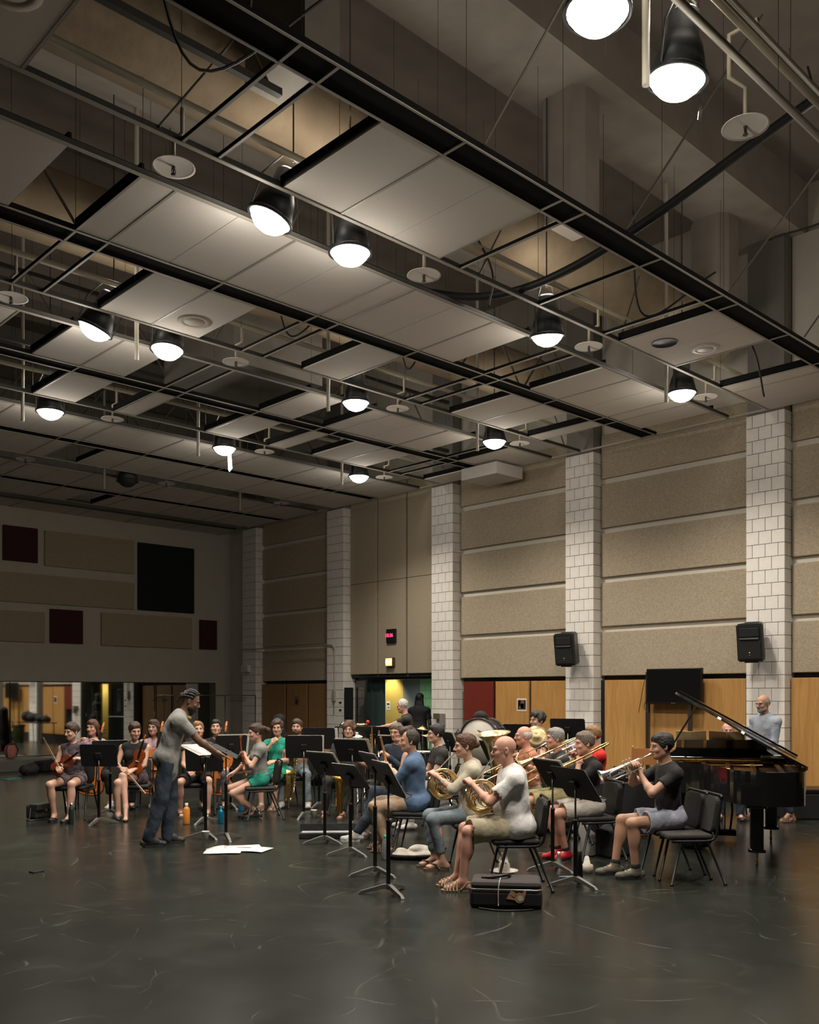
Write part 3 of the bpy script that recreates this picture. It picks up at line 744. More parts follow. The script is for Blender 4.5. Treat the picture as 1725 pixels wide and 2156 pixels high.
def hand_field(W, D_, N_, side, grip, h):
    """W wrist, D_ direction of the palm, N_ palm normal (the palm faces it); side +1 right / -1 left"""
    D_ = unit(D_); N_ = unit(np.array(N_, float)-(np.array(N_) @ D_)*D_); S = np.cross(D_, N_)*side   # S points to the thumb side
    W = np.array(W, float); f = Field(W-.20, W+.20, h)
    f.cap(W-D_*.03, W+D_*.02, .025, .026, .015)
    for k, (o, ln) in enumerate(((.026, .072), (.009, .080), (-.009, .075), (-.026, .060))):
        b = W+D_*.088+S*o
        f.cap(W+D_*.015+S*o*.6, b, .0175, .0115, .014)
    for k, (o, ln) in enumerate(((.028, .072), (.0095, .080), (-.0095, .075), (-.027, .060))):
        p = W+D_*.088+S*o; ang = 0; r = .0092
        for i, seg in enumerate((.45, .30, .25)):
            ang += math.radians((12, 18, 12)[i] if grip == 'relax' else (55, 75, 50)[i] if grip == 'fist' else (35, 45, 30)[i] if grip == 'grip' else (4, 5, 4)[i])
            q = p+(D_*math.cos(ang)+N_*math.sin(ang)+S*o*(.8 if grip == 'open' else .2))*ln*seg
            f.cap(p, q, r, r-.0008, .004); p = q; r -= .0008
    a = W+D_*.025+S*.022; t1 = a+(D_*.55+S*.72+N_*.3)*.042
    t2 = t1+(D_*.85+S*(.25 if grip in ('relax', 'open') else -.05)+N_*(.2 if grip in ('relax', 'open') else .7))*.034
    f.cap(a, t1, .0150, .0112, .012); f.cap(t1, t2, .0105, .0088, .005)
    return f

CHAIR_H = .455
def person(name_label, x, y, yaw, spec):
    """one person.  spec keys: seat/stand, lean, head(yaw,pitch), hands, feet, top, bottom, shoes, hair ..."""
    s = dict(scale=1.0, stand=False, lean=4, side=0, hyaw=0, hpitch=0, girth=1.0, skin='fair', hair='brown', style='short', female=False,
             feet=None, rh=None, lh=None, rgrip='grip', lgrip='grip', belly=0., detail=1, bow=0)
    s.update(spec); sc = s['scale']; g = s['girth']; fem = s['female']
    t = thing('person', name_label, 'person', (x, y, 0), yaw); t.scale = (sc, sc, sc)
    det = s['detail']; hb = {0: .02, 1: .0145, 2: .0115}[det]; hh = {0: .0095, 1: .0068, 2: .0055}[det]; hd = {0: .0075, 1: .0058, 2: .005}[det]
    P = V(0, 0, .955 if s['stand'] else CHAIR_H/sc+.095)
    if 'pz' in s: P[2] = s['pz']
    R = rotm(s.get('twist', 0), -s['lean'], s['side']); bowM = rotm(s.get('twist', 0), -s['lean']-s['bow'], s['side'])
    up = lambda h, r=0, fw=0: P+R@V(r, fw, h)
    mid = up(.27)
    ch = lambda h, r=0, fw=0: mid+bowM@V(r, fw, h-.27)
    sw = .168 if fem else .188
    N0 = ch(.50); hc_base = ch(.545, 0, .012)
    HR = rotm(s['hyaw'], s['hpitch'], s.get('hroll', 0))
    HCn = hc_base+V(0, .012, .085)+HR@V(0, .018, .045)
    SH = {1: ch(.425, sw), -1: ch(.425, -sw)}
    arm1, arm2 = (.285, .245) if not fem else (.268, .232)
    EL = {}; WR = {}
    dflt = {1: V(.16, .36, .70-.095) if not s['stand'] else V(.26, .05, .78), -1: V(-.16, .36, .70-.095) if not s['stand'] else V(-.26, .05, .78)}
    for sd, key in ((1, 'rh'), (-1, 'lh')):
        tgt = s[key]; tgt = dflt[sd] if tgt is None else V(*tgt)
        hint = s.get('relb' if sd == 1 else 'lelb', (sd*.6, -.5, -.8))
        EL[sd], WR[sd] = ik(SH[sd], tgt, arm1, arm2, hint)
    HIP = {1: P+V(.088, 0, -.01), -1: P+V(-.088, 0, -.01)}
    th, shn = (.43, .43)
    KN = {}; AN = {}; FD = {}
    feet = s['feet'] or ((.11, .05), (-.11, -.02)) if s['stand'] else (s['feet'] or ((.13, .44), (-.13, .44)))
    for sd, ft in ((1, feet[0]), (-1, feet[1])):
        az = ft[2] if len(ft) > 2 else .085; fy = ft[3] if len(ft) > 3 else sd*-8
        hint = s.get('knee_r' if sd == 1 else 'knee_l', (sd*.15, 1, .35) if s['stand'] else (sd*.12, .6, 1))
        KN[sd], AN[sd] = ik(HIP[sd], V(ft[0], ft[1], az), th, shn, hint)
        pitch = ft[4] if len(ft) > 4 else 0
        FD[sd] = rotm(fy, pitch)@V(0, 1, 0)
    # ---------------- body
    allp = [P, N0]+list(EL.values())+list(WR.values())+list(KN.values())+list(AN.values())+list(SH.values())
    lo = np.min(allp, 0)-.2; hi = np.max(allp, 0)+.2; lo[2] = max(lo[2], -.03)
    f = Field(lo, hi, hb)
    zs = CHAIR_H/sc+.008
    def sit(F, thr=.385):
        # what rests on a chair seat is pressed flat
        if s['stand'] or 'pz' in s: return
        X, Y, Z = np.meshgrid(*F.ax, indexing='ij', sparse=True)
        reg = (Y < .225) & (Y > -.4) & (np.abs(X) < .26) & (Z > thr/sc)
        F.f = np.where(reg, np.maximum(F.f, zs-Z), F.f)
    def torso(F, e, k=.045, z0=0.0, hem=None):
        w = g
        e2 = e*(1.7 if s['stand'] else 2.6); F.ell(P+V(0, -.01, .0), (.165*w+e2, .115*w+e2, .12+e), R, k)
        F.ell(up(.16, 0, .01+s['belly']*.4), ((.132 if fem else .148)*w+e+s['belly']*.3, .098*w+e+s['belly'], .15+e), R, k)
        F.ell(ch(.33, 0, .005), ((.138 if fem else .160)*w+e, .102*w+e, .16+e), bowM, k)
        if fem:
            F.ell(ch(.325, .065, .075), (.058+e, .05+e, .06+e), bowM, .03); F.ell(ch(.325, -.065, .075), (.058+e, .05+e, .06+e), bowM, .03)
        F.cap(ch(.455, 0, -.01), ch(.418, sw*.82, -.01), .062*w+e, .054*w+e, k); F.cap(ch(.455, 0, -.01), ch(.418, -sw*.82, -.01), .062*w+e, .054*w+e, k)
        F.ell(ch(.40, 0, -.02), (.135*w+e, .075+e, .10+e), bowM, k)
    torso(f, 0)
    f.cap(ch(.43), ch(.56, 0, .008), .058 if not fem else .048, .050 if not fem else .042, .03)
    muscle = s.get('muscle', 1.0)*(0.86 if fem else 1)
    for sd in (1, -1):
        f.cap(SH[sd], EL[sd], .051*muscle, .039*muscle, .03); f.ell(SH[sd], (.058*muscle,)*3, None, .03)
        m_ = EL[sd]*.7+WR[sd]*.3
        f.cap(EL[sd], WR[sd], .038*muscle, .0255*muscle, .015); f.ell(m_, (.040*muscle,)*3, None, .025)
        f.cap(HIP[sd], KN[sd], .078*g, .053, .04)
        f.cap(KN[sd], AN[sd], .050, .036, .02)
        cf = KN[sd]*.68+AN[sd]*.32; back = unit(np.cross(V(1, 0, 0), AN[sd]-KN[sd])); f.ell(cf-FD[sd]*.018, (.052, .052, .10), None, .03)
        A = AN[sd]; toe = A+FD[sd]*.148+V(0, 0, -.056); heel = A-FD[sd]*.045+V(0, 0, -.050)
        if A[2] < .2: toe[2] = .030; heel[2] = .036
        f.cap(A, heel, .036, .033, .02); f.cap(A+FD[sd]*.02-V(0, 0, .01), toe-FD[sd]*.03, .033, .024, .02); f.cap(heel, toe, .028, .020, .02); f.cap(toe-FD[sd]*.02+V(-.018, 0, -.004), toe-FD[sd]*.01+V(.02, 0, -.004), .018, .019, .015)
    sit(f); chunks = [(*f.mesh(), 0)]
    # head on a finer grid
    hf = Field(np.minimum(HCn-.17, N0-.06), HCn+.17, hh); q = lambda a, b_, c: HCn+HR@V(a, b_, c)
    hf.ell(q(0, -.012, .03), (.076, .096, .088), HR, .02)
    hf.ell(q(0, .018, -.035), (.062, .072, .075), HR, .03)
    hf.ell(q(0, .052, -.088), (.034, .030, .026), HR, .035)
    hf.cap(q(-.045, .01, -.065), q(0, .06, -.09), .018, .018, .03); hf.cap(q(.045, .01, -.065), q(0, .06, -.09), .018, .018, .03)
    hf.cap(q(-.035, .078, .022), q(.035, .078, .022), .012, .012, .012)
    for sx in (-1, 1):
        hf.ell(q(sx*.031, .090, .003), (.018, .013, .011), HR, .010, '-')
        hf.ell(q(sx*.077, -.010, -.008), (.009, .018, .031), HR@rotm(sx*14), .006)
        hf.ell(q(sx*.081, -.004, -.006), (.005, .009, .016), HR, .004, '-')
        hf.ell(q(sx*.040, .066, -.030), (.020, .018, .018), HR, .02)
    hf.cap(q(0, .086, .012), q(0, .110, -.030), .008, .0125, .010); hf.ell(q(0, .098, -.036), (.018, .012, .009), HR, .008)
    hf.ell(q(0, .083, -.062), (.024, .012, .007), HR, .006); hf.cap(q(-.018, .092, -.0625), q(.018, .092, -.0625), .003, .003, .003, '-')
    nk0 = .050 if not fem else .041
    hf.cap(q(0, -.015, -.05), ch(.47), nk0*.98, nk0*1.12, .03)
    chunks.append((*hf.mesh(), 0))
    for sd, gk, dk in ((1, 'rgrip', 'rdir'), (-1, 'lgrip', 'ldir')):
        d0 = s.get(dk) or (WR[sd]-EL[sd]); nn = s.get('rpalm' if sd == 1 else 'lpalm') or V(-sd*.6, .1, -.8)
        chunks.append((*hand_field(WR[sd], d0, nn, sd, s[gk], hd).mesh(), 0))
    body = mesh_from('body', chunks, skin_m(s['skin']), t)
    # ---------------- face details
    eb = BM(); 
    for sx in (-1, 1):
        bmesh.ops.create_uvsphere(eb, u_segments=8, v_segments=6, radius=.0095, matrix=Matrix.Translation(q(sx*.031, .0775, .003)))
    eye = obj('eye', eb, mat('eye_white', (.30, .27, .24), .3), t, smooth=True)
    eb = BM()
    for sx in (-1, 1):
        bmesh.ops.create_uvsphere(eb, u_segments=8, v_segments=6, radius=.0062, matrix=Matrix.Translation(q(sx*.031, .0822, .003)))
    obj('iris', eb, mat('iris_brown', (.02, .012, .008), .2), eye, smooth=True)
    hm = hair_m(s['hair'] if s['style'] != 'none' else 'grey')
    eb = BM()
    for sx in (-1, 1): sweep(eb, [q(sx*.014, .090, .021), q(sx*.030, .091, .027), q(sx*.050, .077, .021)], [.0035, .004, .002], 6)
    obj('eyebrow', eb, hm, t)
    eb = BM(); sweep(eb, [q(-.021, .089, -.063), q(-.008, .0955, -.060), q(.008, .0955, -.060), q(.021, .089, -.063)], [.0015, .0035, .0035, .0015], 6)
    sweep(eb, [q(-.019, .089, -.066), q(0, .0945, -.069), q(.019, .089, -.066)], [.0015, .004, .0015], 6)
    obj('lips', eb, mat('lips_'+s['skin'], tuple(c*m for c, m in zip(SKIN[s['skin']], (.85, .55, .55))), .4), t)
    # ---------------- hair
    st = s['style']
    if st != 'none':
        F = Field(HCn-(.34 if st in ('long', 'dreads', 'pony', 'longwave') else .18), HCn+.19, hh*1.25)
        if st == 'fringe' or st == 'thinning':
            F.ell(q(0, -.016, .012), (.085, .100, .075), HR, .015)
            F.cut(q(0, .015, 0), HR@unit((0, 1, -.15))); F.cut(q(0, 0, .055), HR@unit((0, .15, 1)))
            if st == 'thinning': F.ell(q(0, -.02, .045), (.078, .098, .082), HR, .01); F.cut(q(0, .045, .06), HR@unit((0, 1, .2)))
        else:
            e = .016 if st in ('curly', 'longwave', 'wavy') else .010
            if st in ('buzz', 'braids'): e = .003
            if st != 'braids': F.ell(q(0, -.020, .036), (.078+e, .094+e, .088+e), HR, .015)
            if st not in ('buzz', 'braids'): F.ell(q(0, .03, .085), (.060, .052, .030), HR, .025)
            fz = .02
            F.cut(q(0, .012 if st in ('short', 'buzz', 'curly', 'bun', 'pony', 'braids', 'wavy') else .03, -.02), HR@unit((0, .85, -.75)))
            F.cut(q(0, -.02, -.055), HR@unit((0, .25, -1)))
            if st in ('curly', 'wavy', 'longwave'): F.wrinkle(.010, 75, 5)
            elif st != 'braids': F.wrinkle(.004, 75, 3)
            if st in ('long', 'longwave'):
                L = s.get('hairlen', .22)
                for sx in (-1, 1):
                    F.cap(q(sx*.070, -.012, .03), q(sx*.082, -.015, -L), .026, .020, .03); F.cap(q(sx*.04, -.075, .0), q(sx*.055, -.075, -L-.02), .035, .028, .03)
                F.cap(q(0, -.08, 0), q(0, -.085, -L-.02), .04, .03, .03); F.wrinkle(.003 if st == 'long' else .009, 70, 9)
            if st == 'dreads':
                for kx in range(7):
                    a = -1.3+kx*.43; F.cap(q(math.sin(a)*.075, -.02-math.cos(a)*.06, .02), q(math.sin(a)*.115, -.04-math.cos(a)*.08, -.26), .022, .017, .012)
            if st in ('pony', 'bun'):
                F.ell(q(0, -.122, .035 if st == 'pony' else .005), (.040, .036, .036), HR, .02)
                if st == 'pony':
                    F.cap(q(0, -.135, .04), q(.01, -.185, .0), .030, .038, .02); F.cap(q(.01, -.185, .0), q(.01, -.17, -.10), .036, .015, .02)
            if st == 'braids':
                for kx in range(-4, 5):
                    a_ = kx*.37; pts = [q(math.sin(a_)*.070, .060-abs(kx)*.010, .030+math.cos(a_)*.070), q(math.sin(a_)*.080, .01, .032+math.cos(a_)*.092), q(math.sin(a_)*.080, -.045, .030+math.cos(a_)*.088), q(math.sin(a_)*.060, -.092, .020+math.cos(a_)*.055), q(math.sin(a_)*.03, -.108, .0)]
                    for a, b_ in zip(pts, pts[1:]): F.cap(a, b_, .0115, .0115, .002)
                F.cap(q(0, -.115, .03), q(0, -.13, -.06), .02, .012, .01)
        F2 = mesh_from('hair', [(*F.mesh(), 0)], hm, t)
    if s.get('beard'):
        F = Field(HCn-.16, HCn+.12, hh); F.ell(q(0, .032, -.078), (.062, .062, .048), HR, .02); F.cap(q(0, .06, -.10), q(0, .06, -.10-s['beard']), .035, .022, .02)
        F.cap(q(-.058, .01, -.03), q(-.05, .02, -.07), .016, .02, .02); F.cap(q(.058, .01, -.03), q(.05, .02, -.07), .016, .02, .02)
        F.ell(q(0, .10, -.064), (.027, .03, .009), HR, .006, '-'); F.cut(q(0, .08, -.046), HR@unit((0, -.25, 1)))
        F.cap(q(-.025, .088, -.062), q(0, .096, -.048), .004, .006, .004); F.cap(q(.025, .088, -.062), q(0, .096, -.048), .004, .006, .004)
        F.wrinkle(.002, 120, 2); mesh_from('beard', [(*F.mesh(), 0)], hair_m(s.get('beardc', s['hair'])), t)
    if s.get('glasses'):
        b = BM()
        for sx in (-1, 1):
            sweep(b, [q(sx*.032+math.cos(a)*.021, .098, .002+math.sin(a)*.015) for a in np.linspace(0, 2*PI, 14)[:-1]], .0016, 5, closed=True)
            sweep(b, [q(sx*.053, .097, .006), q(sx*.079, .05, .006), q(sx*.082, -.005, .0)], .0016, 5)
        sweep(b, [q(-.011, .099, .006), q(.011, .099, .006)], .0015, 5)
        obj('glasses', b, mat('glasses_black', (.015, .012, .01), .25) if s['glasses'] == 1 else m_chrome, t)
    # ---------------- clothing
    top = s.get('top')
    if top:
        e = .010; sl = top.get('sleeve', .6); F = Field(lo-.02, hi, hb*.92)
        torso(F, e+top.get('loose', .0), .05)
        hem = top.get('hem', 0.0)
        if hem: F.cap(P+V(0, .01, .0), P+V(0, .015, -hem), .15*g, .16*g, .05, flat=(1.1, .80 if not s['stand'] else .72))
        F.cap(ch(.44), ch(.485, 0, -.006), .070 if not fem else .060, .055, .03)
        for sd in (1, -1):
            if sl <= 0: F.cap(ch(.44, sd*sw*.72), SH[sd], .062, .050, .03); continue
            es = e*.6; l_up = min(sl, 1)
            cuff = SH[sd]+(EL[sd]-SH[sd])*l_up
            F.ell(SH[sd], (.068+es,)*3, None, .035)
            if sl < 1:
                F.cap(SH[sd], cuff, .053+es, .049+es+top.get('flare', .006), .02); u_ = unit(EL[sd]-SH[sd])
            else:
                F.cap(SH[sd], EL[sd], .052+es, .042+es, .02); w2 = EL[sd]+(WR[sd]-EL[sd])*min(sl-1, .94)
                F.cap(EL[sd], w2, .041+es, .033+es, .02)
        F.wrinkle(top.get('wr', .0035), 34, int(x*100) % 97); F.wrinkle(.0012, 80, 4)
        if not hem: F.cut(up(.065), R@V(0, 0, -1))
        # clean openings
        for sd in (1, -1):
            if 0 < sl < 1:
                u_ = unit(EL[sd]-SH[sd]); c_ = SH[sd]+(EL[sd]-SH[sd])*sl
                F.cap(c_+u_*.045, c_+u_*.12, .078, .078, .010, '-')
            elif sl <= 0:
                F.cap(SH[sd]+V(0, 0, -.02)+unit(SH[sd]-ch(.4))*.055, EL[sd], .062, .05, .01, '-')
        nd = top.get('neck', .0)
        F.ell(ch(.545, 0, .035), (.058+nd*.3, .050, .055+nd), bowM, .006, '-')
        sit(F, .25); chm = (*F.mesh(), 0)
        mesh_from(top.get('name', 'shirt'), [chm], top['m'], t)
        if top.get('collar'):
            F = Field(N0-.14, N0+.14, hb*.8)
            F.cap(ch(.475, 0, 0), ch(.515, 0, -.008), .078, .068, .01); F.cap(ch(.44, 0, .03), ch(.58, 0, .02), .058, .052, .005, '-'); F.cut(ch(.522), R@V(0, -.2, 1)); F.ell(ch(.49, 0, .085), (.03, .05, .05), bowM, .005, '-')
            mesh_from('collar', [(*F.mesh(), 0)], top['m'], t)
    bot = s.get('bottom')
    if bot:
        F = Field(np.array([lo[0], lo[1], -.02]), np.array([hi[0], hi[1], P[2]+.25]), hb*.95); ln = bot.get('len', 2.); e = .010+bot.get('loose', 0)
        F.ell(P+V(0, -.01, .0), (.165*g+e, .115*g+e, .125), R, .04); F.cap(P+V(0, 0, 0), up(.10), .14*g, .135*g, .04, flat=(1.08, .8))
        for sd in (1, -1):
            if ln <= 1:
                k2 = HIP[sd]+(KN[sd]-HIP[sd])*ln
                F.cap(HIP[sd], k2, .082*g+e, .066+e+bot.get('flare', .012), .035)
            else:
                F.cap(HIP[sd], KN[sd], .080*g+e, .057+e, .035); k3 = KN[sd]+(AN[sd]-KN[sd])*(ln-1); F.cap(KN[sd], k3, .057+e, .046+e*.8, .03)
        if bot.get('skirt'):
            F.cap((HIP[1]+HIP[-1])/2, (KN[1]+KN[-1])/2*.55+(HIP[1]+HIP[-1])/2*.45, .13*g, .10, .05, flat=(1.3, 1))
        F.wrinkle(bot.get('wr', .0035), 38, int(y*100) % 89); F.wrinkle(.0012, 90, 5)
        if ln <= 1:
            for sd in (1, -1):
                u_ = unit(KN[sd]-HIP[sd]); c_ = HIP[sd]+(KN[sd]-HIP[sd])*ln; F.cap(c_+u_*.065, c_+u_*.16, .125, .125, .012, '-')
        F.cut(up(-.03 if (s['stand'] and top and top.get('hem')) else .12), R@V(0, 0, 1))
        sit(F)
        mesh_from(bot.get('name', 'trousers' if ln > 1 else 'shorts'), [(*F.mesh(), 0)], bot['m'], t)
    shoe = s.get('shoe', 'sneaker'); sm = s.get('shoem') or mat('shoe_black', (.02, .02, .02), .5)
    for sd in (1, -1):
        if shoe == 'none': continue
        A = AN[sd]; fd = FD[sd]; low = A[2] < .2; base = A-V(0, 0, .085) if not low else V(A[0], A[1], 0)
        toe = base+fd*.185; heel = base-fd*.055; rt = V(fd[1], -fd[0], 0)
        if shoe in ('sneaker', 'boot', 'flat'):
            fl = shoe == 'flat'
            F = Field(np.minimum(np.minimum(toe, heel), A)-.08, np.maximum(np.maximum(toe, heel), A)+(.12 if shoe == 'boot' else .08), .0085)
            F.cap(heel+V(0, 0, .045), base+fd*.02+V(0, 0, .05), .036, .040, .02); F.cap(base+fd*.02+V(0, 0, .052), toe+V(0, 0, .032)-fd*.02, .042, .028, .02)
            F.cap(toe-fd*.05+V(0, 0, .032)-rt*.015, toe-fd*.03+V(0, 0, .030)+rt*.015, .031, .029, .02)
            if not fl:
                F.cap(A-V(0, 0, .03), A+unit(KN[sd]-A)*(.008 if shoe == 'sneaker' else .11), .044, .047, .02)
                if shoe == 'boot': F.cap(A+fd*.005, base+fd*.07+V(0, 0, .062), .050, .044, .02)
            if fl: F.cut(base+fd*.06+V(0, 0, .052), unit(V(0, 0, 1)-fd*.22)); F.cap(base-fd*.01+V(0, 0, .075), base+fd*.09+V(0, 0, .072), .030, .026, .004, '-')
            F.cut(base+V(0, 0, .018), (0, 0, -1)); F.wrinkle(.001, 120, 1)
            o = mesh_from('shoe', [(*F.mesh(), 0)], sm, t)
            pts = []
            b = BM(); M_ = aim((0, 0, 0), (0, 0, 1))
            prof = [(-.052, .0), (-.04, .036), (.02, .040), (.09, .047), (.15, .044), (.185, .02), (.19, -.01), (.165, -.04), (.09, -.042), (.02, -.035), (-.04, -.036)]
            lo2 = [b.verts.new(base+fd*a+rt*c+V(0, 0, .001)) for a, c in prof]; hi2 = [b.verts.new(base+fd*a+rt*c+V(0, 0, .026)) for a, c in prof]
            b.faces.new(lo2); b.faces.new(list(reversed(hi2)))
            for i in range(len(prof)): j = (i+1) % len(prof); b.faces.new((lo2[j], lo2[i], hi2[i], hi2[j]))
            bmesh.ops.recalc_face_normals(b, faces=b.faces)
            obj('sole', b, s.get('solem') or mat('shoe_sole_black', (.02, .02, .02), .6), o)
            if s.get('laces'):
                b = BM()
                for i in range(4):
                    c = base+fd*(.045+.025*i)+V(0, 0, .096-.009*i); sweep(b, [c-rt*.025-V(0, 0, .006), c, c+rt*.025-V(0, 0, .006)], .0028, 5)
                obj('laces', b, s['laces'], o)
        else:   # sandals, flip-flops, flats
            b = BM()
            prof = [(-.065, .0), (-.05, .03), (.02, .034), (.09, .043), (.15, .042), (.185, .02), (.19, -.01), (.165, -.038), (.09, -.04), (.02, -.032), (-.05, -.03)]
            lo2 = [b.verts.new(base+fd*a+rt*c+V(0, 0, .0)) for a, c in prof]; hi2 = [b.verts.new(base+fd*a+rt*c+V(0, 0, .016)) for a, c in prof]
            b.faces.new(lo2); b.faces.new(list(reversed(hi2)))
            for i in range(len(prof)): j = (i+1) % len(prof); b.faces.new((lo2[j], lo2[i], hi2[i], hi2[j]))
            bmesh.ops.recalc_face_normals(b, faces=b.faces)
            o = obj('sandal' if shoe != 'flat' else 'shoe', b, sm, t)
            b = BM()
            def arch(c, wdt, hgt, r=.006, fl=(2.2, .5)): sweep(b, [c-rt*wdt+V(0, 0, .012), c-rt*wdt*.75+V(0, 0, hgt*.85), c+V(0, 0, hgt), c+rt*wdt*.75+V(0, 0, hgt*.85), c+rt*wdt+V(0, 0, .012)], r, 6, flat=fl)
            if shoe == 'flipflop':
                sweep(b, [base+fd*.14+V(0, 0, .012), base+fd*.125+V(0, 0, .066), base+fd*.06+rt*.042+V(0, 0, .058), base+fd*.03+rt*.040+V(0, 0, .012)], .007, 6)
                sweep(b, [base+fd*.125+V(0, 0, .066), base+fd*.06-rt*.042+V(0, 0, .058), base+fd*.03-rt*.040+V(0, 0, .012)], .007, 6)
            elif shoe == 'sandal':
                for a_, hgt in ((.140, .054), (.115, .062), (.085, .072), (.055, .088)): arch(base+fd*a_, .047, hgt, .010, (1.3, .6))
                sweep(b, [base+fd*.02+rt*.036+V(0, 0, .02), base-fd*.03+rt*.034+V(0, 0, .07), base-fd*.082+V(0, 0, .075), base-fd*.03-rt*.034+V(0, 0, .07), base+fd*.02-rt*.036+V(0, 0, .02)], .007, 6)
                sweep(b, [base+fd*.05+V(0, 0, .09), base+fd*.14+V(0, 0, .055)], .006, 6)
            else:
                for a_, hgt in ((.15, .052), (.165, .045), (.13, .058)): arch(base+fd*a_, .046, hgt, .012, (1.4, .5))
                sweep(b, [base+fd*.13+rt*.046+V(0, 0, .03), base+fd*.0+rt*.038+V(0, 0, .035), base-fd*.075+V(0, 0, .05), base+fd*.0-rt*.038+V(0, 0, .035), base+fd*.13-rt*.046+V(0, 0, .03)], .010, 6)
            obj('strap', b, s.get('strapm') or sm, o)
        if s.get('sock') and shoe in ('sneaker', 'boot'):
            F = Field(A-.09, A+.16, .01); F.cap(A-V(0, 0, .02), A+unit(KN[sd]-A)*s.get('sockh', .03), .044, .046, .01); mesh_from('sock', [(*F.mesh(), 0)], s['sock'], t)
    info = dict(W={k: np.array(v)*sc for k, v in WR.items()}, head=HCn*sc, HR=HR, mouth=q(0, .10, -.063)*sc, AN=AN, sc=sc, ch=ch, t=t, q=q, N0=N0)
    return t, info
def toworld(t, p):
    """local point of a person to world, before the dependency graph is up"""
    M = Matrix.Translation(t.location) @ Matrix.Rotation(t.rotation_euler[2], 4, 'Z')
    return M @ Vector(p)
# ================================================================ FURNITURE AND INSTRUMENTS
m_seat = mat('chair_vinyl_black', (.014, .013, .012), .6, noise=.15, scale=60)
m_seatf = mat('chair_fabric_charcoal', (.034, .029, .026), .85, noise=.2, scale=80)
m_tube = mat('chair_tube_black', (.010, .010, .010), .45, spec=.35)
m_stand = mat('stand_black', (.012, .012, .012), .55)
m_castbase = mat('stand_base_grey', (.14, .135, .12), .45, metal=.3)
m_rod = mat('stand_rod_dark_chrome', (.22, .21, .19), .3, metal=1)
m_brass = mat('polished_brass', (.78, .50, .17), .27, metal=1)
m_brass2 = mat('yellow_brass_light', (.86, .68, .36), .28, metal=1)
m_rose = mat('rose_brass', (.62, .26, .12), .22, metal=1)
m_silver = mat('silver_plate', (.88, .87, .85), .27, metal=1)
m_violin = mat('violin_varnish', (.26, .055, .014), .25, noise=.3, scale=8, coat=.5)
m_cello = mat('cello_varnish', (.44, .13, .025), .28, noise=.25, scale=6, coat=.5)
m_ebony = mat('ebony', (.012, .010, .009), .35)
m_bow = mat('bow_wood', (.22, .09, .035), .4)
m_hair_w = mat('bow_hair', (.62, .58, .50), .6)
m_piano = mat('piano_black_lacquer', (.008, .008, .008), .14, coat=.6)
m_gold = mat('gold_iron_plate', (.62, .38, .12), .35, metal=1)

def make_chair(label, group, fabric=False):
    t = thing('orchestra_chair', label, 'chair', (0, 0, 0), 0, group)
    ms = m_seatf if fabric else m_seat
    b = BM(); box(b, -.215, .215, -.20, .225, .41, .462, .02); obj('seat', b, ms, t, smooth=False)
    # backrest: slightly curved cushion
    b = BM(); M = T(0, -.232, .635) @ RX(math.radians(9))
    prism(b, rrect(.40, .33, .06), -.022, .022, M @ RX(PI/2)); 
    bmesh.ops.bevel(b, geom=[e for e in b.edges if len(e.link_faces) == 2 and e.calc_face_angle(0) > 1], offset=.008, segments=2, affect='EDGES')
    obj('backrest', b, ms, t)
    for sx in (-1, 1):
        x = sx*.222
        b = BM(); sweep(b, bez([(x, -.275, .80), (x, -.256, .67), (x, -.238, .53), (x, -.215, .44), (x, -.16, .405), (x, .0, .40), (x, .19, .40)], 4), .012, 8); obj('side_frame', b, m_tube, t)
        for y0, y1 in ((.10, .20), (-.13, -.30)):
            b = BM(); sweep(b, [(x, y0, .40), (x+sx*.004, y0+(y1-y0)*.1, .38), (x+sx*.02, y1, .012)], .0125, 8)
            lg = obj('leg', b, m_tube, t)
            b = BM(); lathe(b, [(0, 0), (.017, 0), (.016, .02), (0, .02)], 8, T(x+sx*.02, y1, 0)); obj('foot_cap', b, m_ebony, lg)
    b = BM(); sweep(b, [(-.222, -.275, .80), (-.2, -.278, .815), (.2, -.278, .815), (.222, -.275, .80)], .012, 8)
    obj('top_frame', b, m_tube, t)
    for yy in (.1, -.13): obj('cross_bar', sweep(BM(), [(-.222, yy, .395), (.222, yy, .395)], .01, 6), m_tube, t)
    return t
chair0 = None
def chair(p, yaw, label, group='orchestra chairs', fabric=False, back=.0):
    global chair0
    if fabric: c = make_chair(label, group, True)
    elif chair0 is None: c = chair0 = make_chair(label, group)
    else: c = copy_tree(chair0); c['label'] = label
    c.location = (p[0], p[1], 0); c.rotation_euler = (0, 0, yaw); return c

